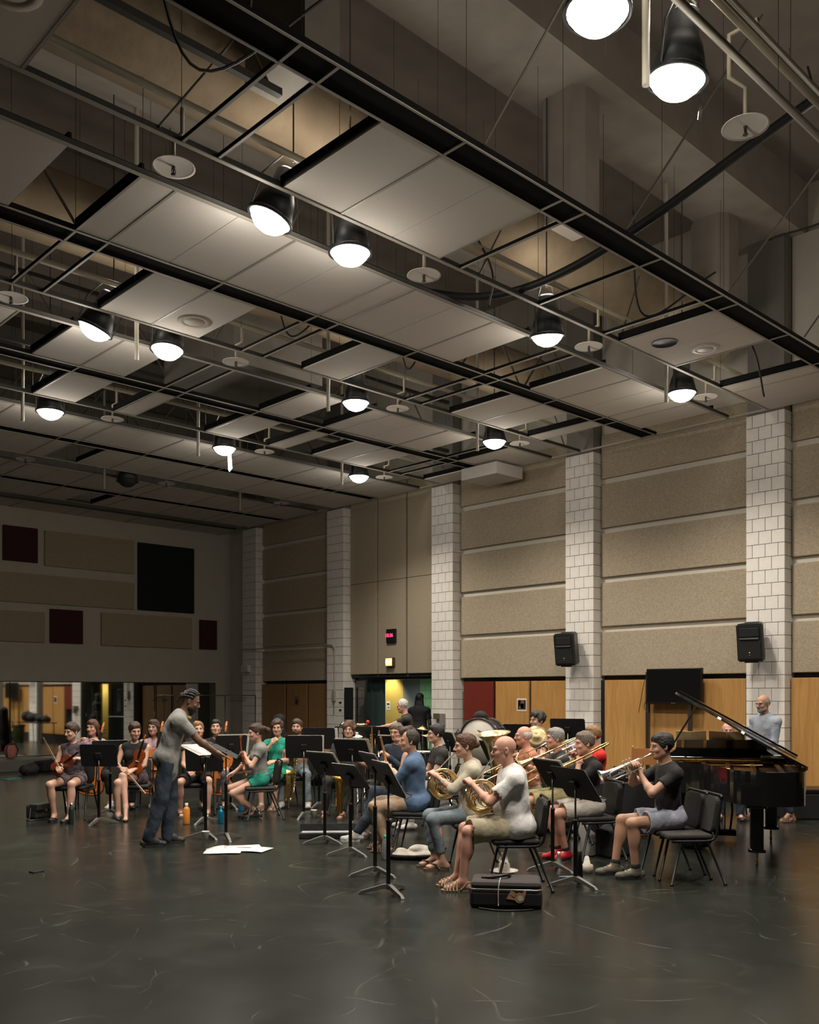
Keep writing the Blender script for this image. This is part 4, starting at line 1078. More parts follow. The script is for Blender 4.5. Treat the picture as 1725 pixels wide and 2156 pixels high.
def music_stand(p, yaw, label, h=1.0, tilt=25, w=.5, dh=.34, rot0=None, sheet=None, group='black music stands', light=False):
    """sheet side faces +Y; h = height of the desk centre; tilt = lean back of the desk from vertical"""
    t = thing('music_stand', label, 'music stand', (p[0], p[1], 0), yaw, group)
    rot0 = random.uniform(0, 2) if rot0 is None else rot0
    for k in range(3):
        a = rot0+k*2*PI/3; b = BM(); M = RZ(a)
        vs = [(0, .022, .085), (.06, .020, .075), (.24, .014, .022), (.265, .016, .0)]; vs2 = [(0, .022, .05), (.06, .02, .045), (.22, .014, .004), (.265, .016, .0)]
        top = []; bot = []
        for (x, wd, z), (x2, w2, z2) in zip(vs, vs2):
            top.append((b.verts.new((x, wd, z+.006)), b.verts.new((x, -wd, z+.006)))); bot.append((b.verts.new((x2, w2, z2)), b.verts.new((x2, -w2, z2))))
        for i in range(3):
            b.faces.new((top[i][0], top[i][1], top[i+1][1], top[i+1][0])); b.faces.new((bot[i][1], bot[i][0], bot[i+1][0], bot[i+1][1]))
            b.faces.new((top[i][1], bot[i][1], bot[i+1][1], top[i+1][1])); b.faces.new((bot[i][0], top[i][0], top[i+1][0], bot[i+1][0]))
        b.faces.new((top[3][0], top[3][1], bot[3][1], bot[3][0])); b.faces.new((top[0][1], top[0][0], bot[0][0], bot[0][1]))
        bmesh.ops.transform(b, matrix=M, verts=b.verts); obj('base_leg', b, m_castbase, t)
    zc = min(.68, h*.62)
    b = BM(); lathe(b, [(0, .04), (.019, .04), (.019, zc), (.021, zc), (.021, zc+.03), (0, zc+.03)], 14); sweep(b, [(.015, 0, zc+.015), (.04, 0, zc+.015)], .007, 6); obj('post', b, m_stand, t)
    b = BM(); lathe(b, [(0, zc), (.009, zc), (.009, h-.02), (0, h-.02)], 10); obj('rod', b, m_rod, t)
    A = math.radians(tilt); M = T(0, 0, h) @ RX(A) @ RX(PI/2)      # local x right, y up the desk, z = -Y side (back)
    b = BM(); prism(b, rrect(w, dh, .03), 0.0, .003, M)
    boxm(b, w, .004, .055, M @ T(0, -dh/2, -.027)); boxm(b, w-.02, .012, .003, M @ T(0, -dh/2+.004, -.055))
    obj('desk', b, m_stand, t)
    b = BM(); boxm(b, .08, .08, .03, M @ T(0, 0, .018), .006); boxm(b, .03, .03, .05, T(0, 0, h-.02)); obj('tilt_bracket', b, m_stand, t)
    if sheet:
        W = Matrix.Translation((p[0], p[1], 0)) @ Matrix.Rotation(yaw, 4, 'Z') @ M
        for (x, y, a, lab, nm, wd, hh_) in sheet:
            b = BM(); prism(b, [(-wd/2, -hh_/2), (wd/2, -hh_/2), (wd/2+.004, hh_/2), (-wd/2-.002, hh_/2)], -.004, -.001)
            for i in range(1, 4 if wd > .3 else 2): pass
            o = obj(nm, b, m_paper, None); o.matrix_world = W @ T(x, y, -.001-random.uniform(0, .004)) @ RZ(a); tag(o, lab, 'paper', 'music on the stands')
            st = BM()
            for k in range(9):
                yy = hh_/2-.035-k*(hh_-.06)/9
                for l in range(2): boxm(st, wd*.84, .0012, .0004, T(0, yy-l*.008, -.0045))
                for l in range(7): boxm(st, .006, .005, .0004, T(-wd*.38+l*wd*.12+random.uniform(-.01, .01), yy-random.uniform(0, .01), -.0045))
            so = obj('printed_notes', st, m_ebony, o); so['kind'] = 'stuff'
    return t
def S(label, x=.035, y=.02, w=.50, h=.33, a=0, nm='sheet_music'): return (x, y, a, label, nm, w, h)

def at_person(t, name, label, cat, origin, group=None):
    o = toworld(t, origin); return thing(name, label, cat, o, t.rotation_euler[2], group)
def rel(pts, o): o = Vector(o); return [Vector(p)-o for p in pts]
def circle(c, r, ax, n=24, a0=0, a1=2*PI, ell=1.0):
    """ax 'x': circle in the YZ plane"""
    out = []
    for k in range(n+1):
        a = a0+(a1-a0)*k/n; u, v = math.cos(a)*r, math.sin(a)*r*ell
        out.append(Vector(c)+(Vector((0, u, v)) if ax == 'x' else Vector((u, 0, v)) if ax == 'y' else Vector((u, v, 0))))
    return out
BELL = lambda r, L, r0=.008: [(r0, 0), (r0*1.25, L*.25), (r0*1.8, L*.5), (r0*2.8, L*.7), (r*.42, L*.84), (r*.66, L*.94), (r, L), (r*1.015, L+.002), (r*.97, L+.003), (r*.62, L*.945), (r*.37, L*.84), (r0*2.4, L*.7)]
def french_horn(pt, info, label, c=(.03, .31, .86)):
    mo = Vector(info['mouth']); c = Vector(c); t = at_person(pt, 'french_horn', label, 'french horn', c, 'french horns')
    R_ = lambda pts: [Vector(p)-c for p in pts]
    b = BM(); top = c+Vector((0, .02, .155))
    sweep(b, R_(bez([mo+Vector((0, .012, -.004)), mo*.5+top*.5+Vector((0, .01, .01)), top+Vector((0, .03, -.01)), c+Vector((.0, .145, .05))], 6)), [.0075]+[.006]*18, 8); obj('leadpipe', b, m_silver, t)
    b = BM(); lathe(b, [(.012, 0), (.0125, .006), (.006, .03), (.005, .06)], 12, aim(mo-c+Vector((0, .0, 0)), mo*.5+top*.5-c)); obj('mouthpiece', b, m_silver, t)
    b = BM()
    for k, (r, dx) in enumerate(((.150, .0), (.138, .018), (.127, .0), (.112, -.018))):
        sweep(b, circle((dx, 0, 0), r, 'x', 28, math.radians(20+k*35), math.radians(340+k*35)), .0075+.001*(k == 0), 8)
    for k in range(7):
        a = k*.9; r_ = .062+.008*(k % 3); cc = Vector((.012*(k % 3)-.012, .045*math.cos(a), .045*math.sin(a)))
        sweep(b, circle(cc, r_, 'x', 18, a, a+4.0), .0058, 7)
    obj('main_coil', b, m_brass2, t)
    b = BM()
    for k in range(6):
        a = k*1.05; cc = Vector((-.02+.012*(k % 2), .055*math.cos(a), .055*math.sin(a)))
        sweep(b, circle(cc, .036, 'x', 12, a, a+PI)+[cc+Vector((0, -.036*math.cos(a)-.05*math.sin(a)*.5, -.036*math.sin(a)+.03))], .0065, 7)
    for k in range(3): sweep(b, circle((.02, -.03+.03*k, -.02), .05+.008*k, 'x', 16, .5, 3.8), .006, 7)
    obj('valve_slides', b, m_brass, t)
    b = BM()
    for k in range(4): lathe(b, [(0, 0), (.017, 0), (.017, .045), (.012, .05), (0, .05)], 12, T(-.045, .06-.034*k, .03) @ RY(PI/2)); sweep(b, [(-.045, .06-.034*k, .04), (-.06, .075-.03*k, .09)], .003, 5)
    obj('valve', b, m_silver, t)
    b = BM(); pts = bez([(0, .10, -.105), (.02, .03, -.148), (.05, -.05, -.13), (.09, -.12, -.075), (.13, -.18, -.04)], 5)
    sweep(b, pts, [.009+.002*i for i in range(len(pts))], 12, caps=False)
    lathe(b, [(.045, 0), (.055, .05), (.075, .10), (.11, .145), (.152, .17), (.154, .172), (.15, .174), (.108, .15), (.07, .10), (.05, .05)], 28, aim((.125, -.165, -.05), (.26, -.36, -.03)))
    obj('bell', b, m_brass2, t)
    return t
def trumpet(pt, info, label, bellp):
    mo = Vector(info['mouth'])+Vector((0, .008, 0)); t = at_person(pt, 'trumpet', label, 'trumpet', mo); B = Vector(bellp)-mo; M = aim((0, 0, 0), B)
    d = B.normalized(); dn = Vector((0, d.z, -d.y)); dn = dn if dn.z < 0 else -dn; L = B.length
    b = BM(); lathe(b, [(.0125, 0), (.013, .006), (.007, .03), (.0055, .085)], 12, M); obj('mouthpiece', b, m_silver, t)
    b = BM(); sweep(b, [d*.06, d*(L*.78)] + [d*(L*.78)+dn*.04*(1-math.cos(a))+d*.04*math.sin(a) for a in np.linspace(.3, PI, 7)] + [d*(L*.3)+dn*.08], .0062, 8)
    off = Vector((.03, 0, 0))
    sweep(b, [d*(L*.3)+dn*.08, d*(L*.28)+dn*.09] + [off+d*(L*.28)+dn*.045-dn*.045*math.cos(a)*-1-d*.05*math.sin(a) for a in np.linspace(0, PI, 8)], .007, 8); obj('main_tube', b, m_silver, t)
    b = BM(); lathe(b, BELL(.062, L*.78, .0075), 24, T(*(off+d*(L*.22))) @ M); obj('bell', b, m_silver, t)
    b = BM()
    for k in range(3):
        Mv = T(*(d*(L*(.40+.062*k))+dn*.09+off*.3)) @ aim((0, 0, 0), -dn); lathe(b, [(0, -.01), (.012, -.01), (.012, .10), (.009, .105), (.004, .11), (.004, .135), (.010, .137), (.010, .14), (0, .14)], 12, Mv)
    obj('valve', b, m_silver, t)
    b = BM(); sweep(b, [d*(L*.52)+dn*.05, d*(L*.8)+dn*.05, d*(L*.8)+dn*.075, d*(L*.52)+dn*.075], .005, 6); sweep(b, circle(d*(L*.66)+dn*.04-Vector((0, 0, .01)), .014, 'x', 10), .002, 5); obj('valve_slide', b, m_silver, t)
    return t
def trombone(pt, info, label, fwd, m, bell_l=.42, slide=.62, side=-1):
    """fwd: unit direction of the slide in the player's frame"""
    mo = Vector(info['mouth'])+Vector((0, .01, 0)); t = at_person(pt, 'trombone', label, 'trombone', mo, 'trombones'); d = Vector(fwd).normalized(); M = aim((0, 0, 0), d)
    upv = Vector((0, -d.z, d.y)); sx = Vector((side, 0, 0))
    b = BM(); lathe(b, [(.0165, -.012), (.017, -.006), (.008, .03), (.006, .07)], 12, M); obj('mouthpiece', b, m_silver, t)
    lo = -upv*.085
    b = BM(); sweep(b, [d*.05, d*slide], .0068, 8); sweep(b, [lo+d*.05, lo+d*slide], .0068, 8); obj('inner_slide', b, m_silver, t)
    b = BM(); sweep(b, [d*.22, d*(slide+.2)]+[d*(slide+.2)-upv*.0425*(1-math.cos(a))+d*.0425*math.sin(a) for a in np.linspace(.4, PI, 6)]+[lo+d*.22], .0088, 8); sweep(b, [d*.24, lo+d*.24], .005, 6); obj('outer_slide', b, m, t)
    b = BM(); o2 = sx*.10
    sweep(b, [lo+d*.05, lo*1.0-d*.30]+[lo-d*.30+(o2)*.5*(1-math.cos(a))-d*.055*math.sin(a) for a in np.linspace(.4, PI, 6)]+[lo+o2-d*.02], .0092, 8); sweep(b, [lo, lo+o2], .004, 6); sweep(b, [lo-d*.18, lo+o2-d*.18], .004, 6); sweep(b, [d*.06, lo+d*.06], .005, 6); obj('tuning_bow', b, m, t)
    b = BM(); lathe(b, BELL(.105, bell_l, .0105), 28, T(*(lo+o2-d*.03)) @ M); obj('bell', b, m, t)
    return t
def violin(M, label, scale=1., name='violin', m=None, cat='violin', group=None, spike=False):
    """M world matrix: origin at the tail of the body, +Y to the scroll, +Z out of the top plate"""
    t = thing(name, label, cat, (0, 0, 0), 0, group); t.matrix_world = M @ Matrix.Scale(scale, 4)
    half = [(0, 0), (.05, .002), (.085, .02), (.104, .055), (.100, .10), (.075, .135), (.066, .150), (.056, .175), (.058, .205), (.068, .225), (.078, .245), (.084, .280), (.072, .325), (.045, .350), (.012, .357), (0, .357)]
    pts = half+[(-x, y) for x, y in reversed(half[1:-1])]
    if scale > 1.5: dep = .055
    else: dep = .032
    b = BM(); prism(b, pts, -dep, 0)
    bmesh.ops.bevel(b, geom=[e for e in b.edges if abs(e.verts[0].co.z-e.verts[1].co.z) < 1e-5], offset=.004, segments=2, affect='EDGES')
    obj('body', b, m or m_violin, t)
    b = BM(); prism(b, [(x*.8, .02+(y-.0)*.9) for x, y in pts], 0, .006); obj('top_arch', b, m or m_violin, t)
    b = BM()
    for sx in (-1, 1): sweep(b, [(sx*.030, .215, .0065), (sx*.034, .200, .0065), (sx*.040, .175, .0065), (sx*.036, .165, .0065)], .0022, 5)
    obj('f_hole', b, m_ebony, t)
    b = BM(); boxm(b, .024, .14, .016, T(0, .42, .004), .004); boxm(b, .016, .06, .02, T(0, .515, -.002), .003)
    sweep(b, [(0, .535, 0), (0, .56, .004), (0, .572, -.010), (0, .560, -.022), (0, .548, -.014)], .008, 8)
    obj('neck', b, m or m_violin, t)
    b = BM(); boxm(b, .028, .26, .006, T(0, .36, .017) @ RX(-.02)); obj('fingerboard', b, m_ebony, t)
    b = BM(); prism(b, [(-.012, .02), (.012, .02), (.020, .125), (-.020, .125)], .010, .016); obj('tailpiece', b, m_ebony, t)
    b = BM(); boxm(b, .042, .005, .032, T(0, .19, .018)); obj('bridge', b, m_hair_w, t)
    b = BM()
    for k in range(4): sweep(b, [(-.011+.0073*k, .125, .016), (-.012+.008*k, .19, .034), (-.006+.004*k, .50, .020)], .0007, 4)
    for k in range(4): sweep(b, [((-1)**k*.008, .495+.012*k, 0), ((-1)**k*.030, .495+.012*k, 0)], .0035, 6)
    obj('peg', b, m_ebony, t)
    if spike: obj('spike', sweep(BM(), [(0, 0, -dep/2), (0, -spike, -dep/2)], .004, 6), m_rod, t)
    return t
def bow(a, b_, label):
    a = Vector(a); b_ = Vector(b_); t = thing('bow', label, 'bow', a, 0, 'string bows'); d = b_-a; n = d.cross(Vector((0, 0, 1))).normalized().cross(d).normalized()
    obj('stick', sweep(BM(), [Vector(), d*.5-n*.006, d*.97, d], [.0045, .004, .003, .002], 6), m_bow, t)
    obj('bow_hair', sweep(BM(), [d*.05+n*.018, d*.98+n*.012], .003, 5, flat=(1.6, .5)), m_hair_w, t)
    bb = BM(); boxm(bb, .012, .02, .045, aim(d*.05+n*.008, d*.2+n*.008)); obj('frog', bb, m_ebony, t)
    return t
def saxophone(M, label, m=None, s=1.0, m2=None):
    """origin at the neck joint, -Z down the body, bell on the +Y side"""
    t = thing('saxophone', label, 'saxophone', (0, 0, 0), 0, 'saxophones'); t.matrix_world = M @ Matrix.Scale(s, 4)
    m = m or m_brass; L = .58
    b = BM(); pts = [(0, 0, 0), (0, 0, -L*.5), (0, 0, -L*.9)]+[(0, .055-.055*math.cos(a), -L*.92-.06*math.sin(a)) for a in np.linspace(.3, PI, 8)]+[(0, .112, -L*.78), (0, .12, -L*.6)]
    n = len(pts); sweep(b, pts, [.013+.024*i/(n-1) for i in range(n)], 14, caps=False); obj('body_tube', b, m, t)
    b = BM(); lathe(b, [(.037, 0), (.045, .06), (.058, .12), (.085, .16), (.087, .162), (.083, .162), (.054, .12), (.036, .04)], 24, aim((0, .12, -L*.6), (0, .175, -L*.18))); obj('bell', b, m, t)
    b = BM(); sweep(b, bez([(0, 0, 0), (0, 0, .05), (0, -.05, .085), (0, -.13, .06)], 5), [.012]*15+[.008], 10); obj('neck', b, m, t)
    b = BM(); sweep(b, [(0, -.12, .064), (0, -.19, .045)], [.013, .008], 10); obj('mouthpiece', b, m_ebony, t)
    b = BM()
    for k in range(11):
        z = -.06-.042*k; lathe(b, [(0, 0), (.014+.0008*k, 0), (.014+.0008*k, .006), (0, .008)], 10, T(.0, -.018-.0012*k, z) @ RX(PI/2)); 
    for k in range(4): lathe(b, [(0, 0), (.02, 0), (.02, .006), (0, .008)], 10, T(.03, .05, -L*.55-.035*k+.04) @ RY(PI/2))
    sweep(b, [(.02, -.01, -.05), (.026, -.01, -L*.88)], .003, 5); sweep(b, [(-.02, -.01, -.05), (-.026, -.01, -L*.8)], .003, 5)
    sweep(b, [(.03, .115, -L*.55), (.034, .0, -L*.5)], .003, 5)
    obj('key', b, m2 or m, t)
    return t
def flute(a, b_, label, r=.0095, m=None, m2=None, name='flute'):
    a = Vector(a); b_ = Vector(b_); t = thing(name, label, name, a); d = b_-a
    obj('tube', sweep(BM(), [Vector(), d*.6, d*.62, d], [r, r, r*1.12, r*1.12], 10), m or m_silver, t)
    b = BM(); u = d.normalized(); n = u.orthogonal().normalized()
    for k in range(9): lathe(b, [(0, 0), (r*.8, 0), (r*.8, .004), (0, .005)], 8, aim(d*(.12+.06*k)+n*r, d*(.12+.06*k)+n*2*r))
    sweep(b, [d*.1+n*r*1.3+u.cross(n)*r, d*.62+n*r*1.3+u.cross(n)*r], .002, 5); obj('key', b, m2 or m_silver, t)
    return t
def bottle(p, label, prof, m, capm, cap_h=.02):
    t = thing('drink_bottle', label, 'bottle', p); h = prof[-1][1]
    obj('bottle_body', lathe(BM(), [(0, 0)]+prof+[(0, h)], 18), m, t)
    r = prof[-1][0]; obj('cap', lathe(BM(), [(r*1.15, h-.004), (r*1.15, h+cap_h), (0, h+cap_h)], 14), capm, t)
    return t
def cup(p, label, h=.11):
    t = thing('paper_cup', label, 'cup', p); obj('cup_body', lathe(BM(), [(0, .004), (.030, 0), (.044, h), (.046, h+.002), (.042, h), (.029, .006), (0, .006)], 20), m_white, t)
    obj('cup_rim', lathe(BM(), [(.044, h-.004), (.048, h), (.044, h+.004), (.042, h)], 20), m_white, t); return t
def paper(p, rot, label, w=.22, h=.28, z=.003, group='loose sheets on the floor', m=None):
    b = BM(); n = 6
    vs = [[b.verts.new((-w/2+w*i/n, -h/2+h*j/n, .004*math.sin(i*1.1+rot*3)*math.sin(j*.9)+.004)) for j in range(n+1)] for i in range(n+1)]
    for i in range(n):
        for j in range(n): b.faces.new((vs[i][j], vs[i+1][j], vs[i+1][j+1], vs[i][j+1]))
    o = obj('paper_sheet', b, m or m_paper, None, (p[0], p[1], z), (0, 0, rot), smooth=True)
    md = o.modifiers.new('thickness', 'SOLIDIFY'); md.thickness = .0008
    return tag(o, label, 'paper', group)

# ---------------------------------------------------------------- grand piano
def grand_piano():
    # tail leg and keyboard legs read from where they touch the floor
    tail = D(1594, 9.5); yaw = math.radians(118); kb = tail-(Matrix.Rotation(yaw, 3, 'Z') @ Vector((-.30, 1.62, 0)))      # towards the tail
    t = thing('grand_piano', 'black grand piano with its lid propped open', 'piano', (kb.x, kb.y, 0), yaw)
    # local: +Y to the tail, -X is the bass side (viewer's right), +X treble (viewer's left)
    L = 2.35; wd = .75
    half = [(-wd, -.28), (-wd, 1.25), (-wd, 1.78), (-.70, 1.98), (-.56, 2.10), (-.38, 2.13), (-.18, 2.05), (-.04, 1.88), (.06, 1.62), (.18, 1.36), (.36, 1.12), (.56, .94), (.70, .78), (wd, .55), (wd, -.28)]
    def smooth(pts): 
        b_ = bez([(x, y, 0) for x, y in pts[1:-1]], 4); return [(p.x, p.y) for p in b_]
    out = [half[0]]+smooth(half)+[half[-1]]
    z0, z1 = .66, .99
    b = BM()
    # rim wall with thickness
    inn = []
    cx, cy = -.15, .7
    for x, y in out: v = Vector((x-cx, y-cy)); v = v*(1-.045/max(v.length, .1)); inn.append((cx+v.x, cy+v.y))
    n = len(out)
    V4 = [[b.verts.new((x, y, z)) for x, y in pts] for pts, z in ((out, z0), (out, z1), (inn, z1), (inn, z0))]
    for i in range(n):
        j = (i+1) % n
        for A_, B_ in ((0, 1), (1, 2), (2, 3), (3, 0)): b.faces.new((V4[A_][i], V4[A_][j], V4[B_][j], V4[B_][i]))
    bmesh.ops.recalc_face_normals(b, faces=b.faces); obj('case_rim', b, m_piano, t)
    b = BM(); prism(b, inn, z0+.02, z0+.06); obj('bottom_board', b, m_piano, t)
    b = BM(); prism(b, inn, .86, .90); obj('soundboard', b, wood_mat('spruce_soundboard', (.30, .15, .05), (.42, .23, .09)), t)
    b = BM()
    for k in range(5): boxm(b, .05, 1.6-.2*k, .035, T(-.55+.26*k, .75-.10*k+.05, .935), .008)
    boxm(b, 1.3, .10, .04, T(0, .02, .945), .01); b2 = obj('iron_plate', b, m_gold, t)
    b = BM()
    for k in range(46):
        x = -.68+.03*k; y1 = 1.85 if x < -.3 else max(.65, 1.85-1.25*(x+.3)/1.0); sweep(b, [(x, .05, .95), (x+.02, y1-.1, .945)], .0014, 4, caps=False)
    o = obj('string', b, m_steel, t); o['kind'] = 'stuff'
    # key bed with lid strip, keys, music desk
    b = BM(); box(b, -wd, wd, -.62, -.24, .62, .72, .012); box(b, -wd, -wd+.09, -.60, -.2, .70, .86, .02); box(b, wd-.09, wd, -.60, -.2, .70, .86, .02); box(b, -wd, wd, -.30, -.24, .70, .97, .01); obj('key_bed', b, m_piano, t)
    b = BM()
    for k in range(52): box(b, -.62+.0238*k, -.62+.0238*k+.0225, -.59, -.44, .72, .745)
    o = obj('white_key', b, m_white, t); o['kind'] = 'stuff'
    b = BM()
    for k in range(51):
        if k % 7 in (2, 6): continue
        box(b, -.62+.0238*k+.017, -.62+.0238*k+.029, -.54, -.44, .745, .757)
    o = obj('black_key', b, m_ebony, t); o['kind'] = 'stuff'
    b = BM(); box(b, -.70, .70, -.26, .05, .975, 1.0, .004); box(b, -.64, .66, .06, .32, .985, 1.01, .004); obj('desk_shelf', b, m_piano, t)
    b = BM(); prism(b, [(-.50, 0), (.60, 0), (.64, .03), (.56, .09), (.54, .20), (-.44, .22), (-.46, .09), (-.54, .03)], -.01, .01, T(0, .12, 1.0) @ RX(math.radians(76))); obj('music_desk', b, m_piano, t)
    # lid, hinged on the bass side, opened
    A = math.radians(29.5)
    Mh = T(-wd-.01, 0, z1+.02) @ RY(-A)
    lid = [(x+wd, y) for x, y in out if y > .30]; lid = [(0, .33)]+lid+[(2*wd, .33)]
    b = BM(); prism(b, lid, 0, .022, Mh); obj('lid', b, m_piano, t)
    b = BM(); prism(b, [(0, -.02), (2*wd, -.02), (2*wd, .32), (0, .32)], .026, .048, Mh); obj('front_lid', b, m_piano, t)
    p1 = Mh @ Vector((1.22, .75, 0)); b = BM(); sweep(b, [(wd-.05, .66, z1-.05), p1], .011, 8); obj('prop_stick', b, m_piano, t)
    b = BM()
    for yy in (.45, 1.1, 1.65): box(b, -wd-.02, -wd+.03, yy, yy+.08, z1+.0, z1+.022)
    obj('hinge', b, m_gold, t)
    # legs with casters
    def leg(x, y):
        b = BM(); prism(b, rrect(.13, .13, .02), .14, .62, T(x, y, 0)); boxm(b, .2, .2, .06, T(x, y, .62), .01); boxm(b, .17, .17, .03, T(x, y, .16), .008)
        l_ = obj('leg', b, m_piano, t); b = BM(); lathe(b, [(0, -.012), (.052, -.012), (.056, -.005), (.056, .005), (.052, .012), (0, .012)], 16, T(x, y-.03, .056) @ RY(PI/2)); sweep(b, [(x, y, .14), (x, y, .09), (x, y-.03, .056)], .012, 8); obj('caster', b, m_brass, l_)
    leg(-.52, -.15); leg(.50, -.15); leg(-.30, 1.62)
    b = BM(); sweep(b, [(-.06, -.05, .66), (-.085, -.05, .35), (-.06, -.05, .12)], .014, 8); sweep(b, [(.06, -.05, .66), (.085, -.05, .35), (.06, -.05, .12)], .014, 8); box(b, -.13, .13, -.10, .02, .06, .13, .01); sweep(b, [(0, .02, .12), (0, .28, .64)], .007, 6); obj('pedal_lyre', b, m_piano, t)
    for k in (-1, 0, 1): b = BM(); box(b, k*.055-.012, k*.055+.012, -.19, -.08, .075, .085, .004); obj('pedal', b, m_brass, t)
    b = BM(); M_ = (Matrix.Translation((kb.x, kb.y, 0)) @ Matrix.Rotation(yaw, 4, 'Z')).inverted(); r1, r2 = D(1478, 10.35), D(1606, 10.2); sweep(b, [M_ @ Vector((r1.x, r1.y, .965)), M_ @ Vector((r2.x, r2.y, .965))], .009, 8)
    obj('plate_glint_rod', b, m_brass2, t)  # added rod, stands in for the gold reflection of plate and strings
    return t, kb, yaw
# ================================================================ THE ORCHESTRA
c_white = cloth_m('white_cotton', (.62, .60, .58)); c_beige = cloth_m('beige_linen', (.40, .36, .28)); c_jeans = cloth_m('faded_jeans', (.16, .20, .225))
c_djeans = cloth_m('dark_jeans', (.022, .032, .048)); c_khaki = cloth_m('khaki', (.36, .31, .21)); c_black = cloth_m('black_cotton', (.010, .010, .010))
c_char = cloth_m('charcoal', (.032, .030, .028)); c_denim = cloth_m('blue_shirt', (.075, .125, .215)); c_salmon = cloth_m('salmon_tee', (.48, .19, .11))
c_pink = cloth_m('pink_polo', (.55, .34, .26)); c_teal = cloth_m('teal_cotton', (.015, .25, .17)); c_grey = cloth_m('grey_tee', (.20, .195, .18)); c_red = cloth_m('red_tee', (.62, .02, .015))
c_gblue = cloth_m('greyblue_shirt', (.27, .30, .35)); c_lshort = cloth_m('pale_grey_shorts', (.26, .27, .33)); c_tan = cloth_m('tan_chinos', (.36, .25, .17)); c_olive = cloth_m('olive_shorts', (.30, .25, .12))
c_cream = cloth_m('cream_tee', (.50, .44, .38)); c_pat = cloth_m('dark_patterned', (.07, .05, .06), noise=.9, scale=28); c_floral = cloth_m('pink_floral', (.42, .27, .29), noise=.6, scale=26)
c_purple = cloth_m('purple_grey_shorts', (.12, .09, .10), noise=.5, scale=50); c_legging = cloth_m('patterned_leggings', (.09, .09, .105), noise=.85, scale=22); c_hem = cloth_m('pale_khaki', (.36, .33, .29))
s_black = mat('shoe_black', (.02, .02, .02), .5); s_white = mat('shoe_white_canvas', (.48, .46, .43), .7); s_brown = mat('sandal_brown', (.12, .075, .045), .6); s_olive = mat('sandal_olive_tan', (.22, .17, .10), .6)
s_red = mat('shoe_red', (.55, .02, .03), .6); s_grey = mat('shoe_olive_grey', (.12, .115, .08), .6); m_sole_w = mat('sole_white', (.5, .48, .45), .6)
PP = {}
def seated(key, px, d, phi, label, clabel, spec, fabric=False, with_chair=True):
    p = D(px, d); yw = yaw_of(phi)
    r = person(label, p.x, p.y, yw, spec); PP[key] = r
    if with_chair: chair(p, yw, clabel, fabric=fabric)
    return r
def standing(key, px, d, phi, label, spec):
    p = D(px, d); spec['stand'] = True; PP[key] = person(label, p.x, p.y, yaw_of(phi), spec); return PP[key]

standing('conductor', 352, 10.8, -104, 'conductor in grey tee, dark jeans and scarf, braided hair, leaning over two music stands',
    dict(scale=1.06, girth=.93, lean=11, bow=20, hpitch=-22, hyaw=-4, skin='brown', hair='black', style='braids', beard=.03, top=dict(m=c_grey, sleeve=.72, hem=.13, loose=.012, wr=.008, flare=.012), bottom=dict(m=c_djeans, len=2.05, loose=.014, wr=.007),
         shoe='boot', shoem=s_black, feet=((.10, -.20, .085, 6), (-.11, .0, .085, 6)), rh=(.10, .56, .98), rdir=(.0, .9, -.45), rgrip='open', rpalm=(0, -.3, -1), lh=(-.06, .52, .98), lgrip='relax', detail=2))
t_, i_ = PP['conductor']
sc_ = BM(); c0 = i_['N0']
sweep(sc_, [Vector(c0)+Vector((math.cos(a)*.085, math.sin(a)*.08-.01, -.015-.02*math.sin(a))) for a in np.linspace(0, 2*PI, 18)[:-1]], .022, 8, closed=True)
sweep(sc_, [Vector(c0)+Vector((.0, -.10, -.02)), Vector(c0)+Vector((.03, -.15, -.10)), Vector(c0)+Vector((.03, -.16, -.16))], [.022, .02, .008], 8)
obj('scarf', sc_, cloth_m('paisley_scarf', (.20, .15, .05), noise=.9, scale=40), t_)

seated('violin_left', 156, 13.15, 4, 'woman in dark patterned sleeveless top and purple shorts holding a violin across her lap', 'chair of the woman in purple shorts at the far left',
    dict(female=True, hair='brown', style='bun', skin='fair', lean=2, hyaw=-22, hpitch=-10, top=dict(m=c_pat, sleeve=0), bottom=dict(m=c_purple, len=.55, name='shorts'), shoe='flat', shoem=s_black,
         feet=((.13, .34, .085, 10), (-.14, .46, .085, -8)), rh=(.10, .30, .72), lh=(-.20, .18, .84), lelb=(-1, -.2, -.8), detail=1))
seated('cello_white', 196, 14.5, -15, 'smiling woman in white floral blouse and dark trousers resting her chin hand over a cello', 'chair of the cellist in the white blouse',
    dict(female=True, hair='auburn', style='long', hairlen=.08, lean=0, hyaw=-25, hpitch=-3, top=dict(m=c_floral, sleeve=0), bottom=dict(m=c_black, len=1.6), shoe='sneaker', shoem=s_white, solem=m_sole_w,
         feet=((.34, .36, .085, 20), (-.28, .42, .085, -16)), rh=(.20, .18, 1.0), lh=(-.09, .24, 1.02), lelb=(-1, .1, -.5), detail=0))
seated('viola_black', 284, 13.35, -8, 'woman in black sleeveless dress with legs crossed, holding a violin upright and a bow', 'chair of the woman in the black sleeveless dress',
    dict(female=True, hair='brown', style='bun', lean=0, hyaw=22, hpitch=-12, top=dict(m=c_black, sleeve=0, neck=.02), bottom=dict(m=c_pat, len=.5, skirt=1, name='skirt'), shoe='flat', shoem=s_black,
         feet=((.16, .42, .085, 10), (.05, .50, .20, 8, -25)), knee_l=(.6, .6, 1.2), rh=(.13, .30, .70), lh=(-.02, .30, .68), detail=1))
seated('cello_glasses', 325, 14.6, -10, 'long haired woman with glasses and floral top behind a cello, partly hidden by the conductor', 'chair of the cellist hidden behind the conductor',
    dict(female=True, hair='brown', style='long', hairlen=.20, glasses=1, hyaw=-15, top=dict(m=c_floral, sleeve=.3), bottom=dict(m=c_black, len=1.9), shoe='flat', feet=((.30, .38, .085, 15), (-.28, .40, .085, -15)), rh=(.25, .3, .75), detail=0))
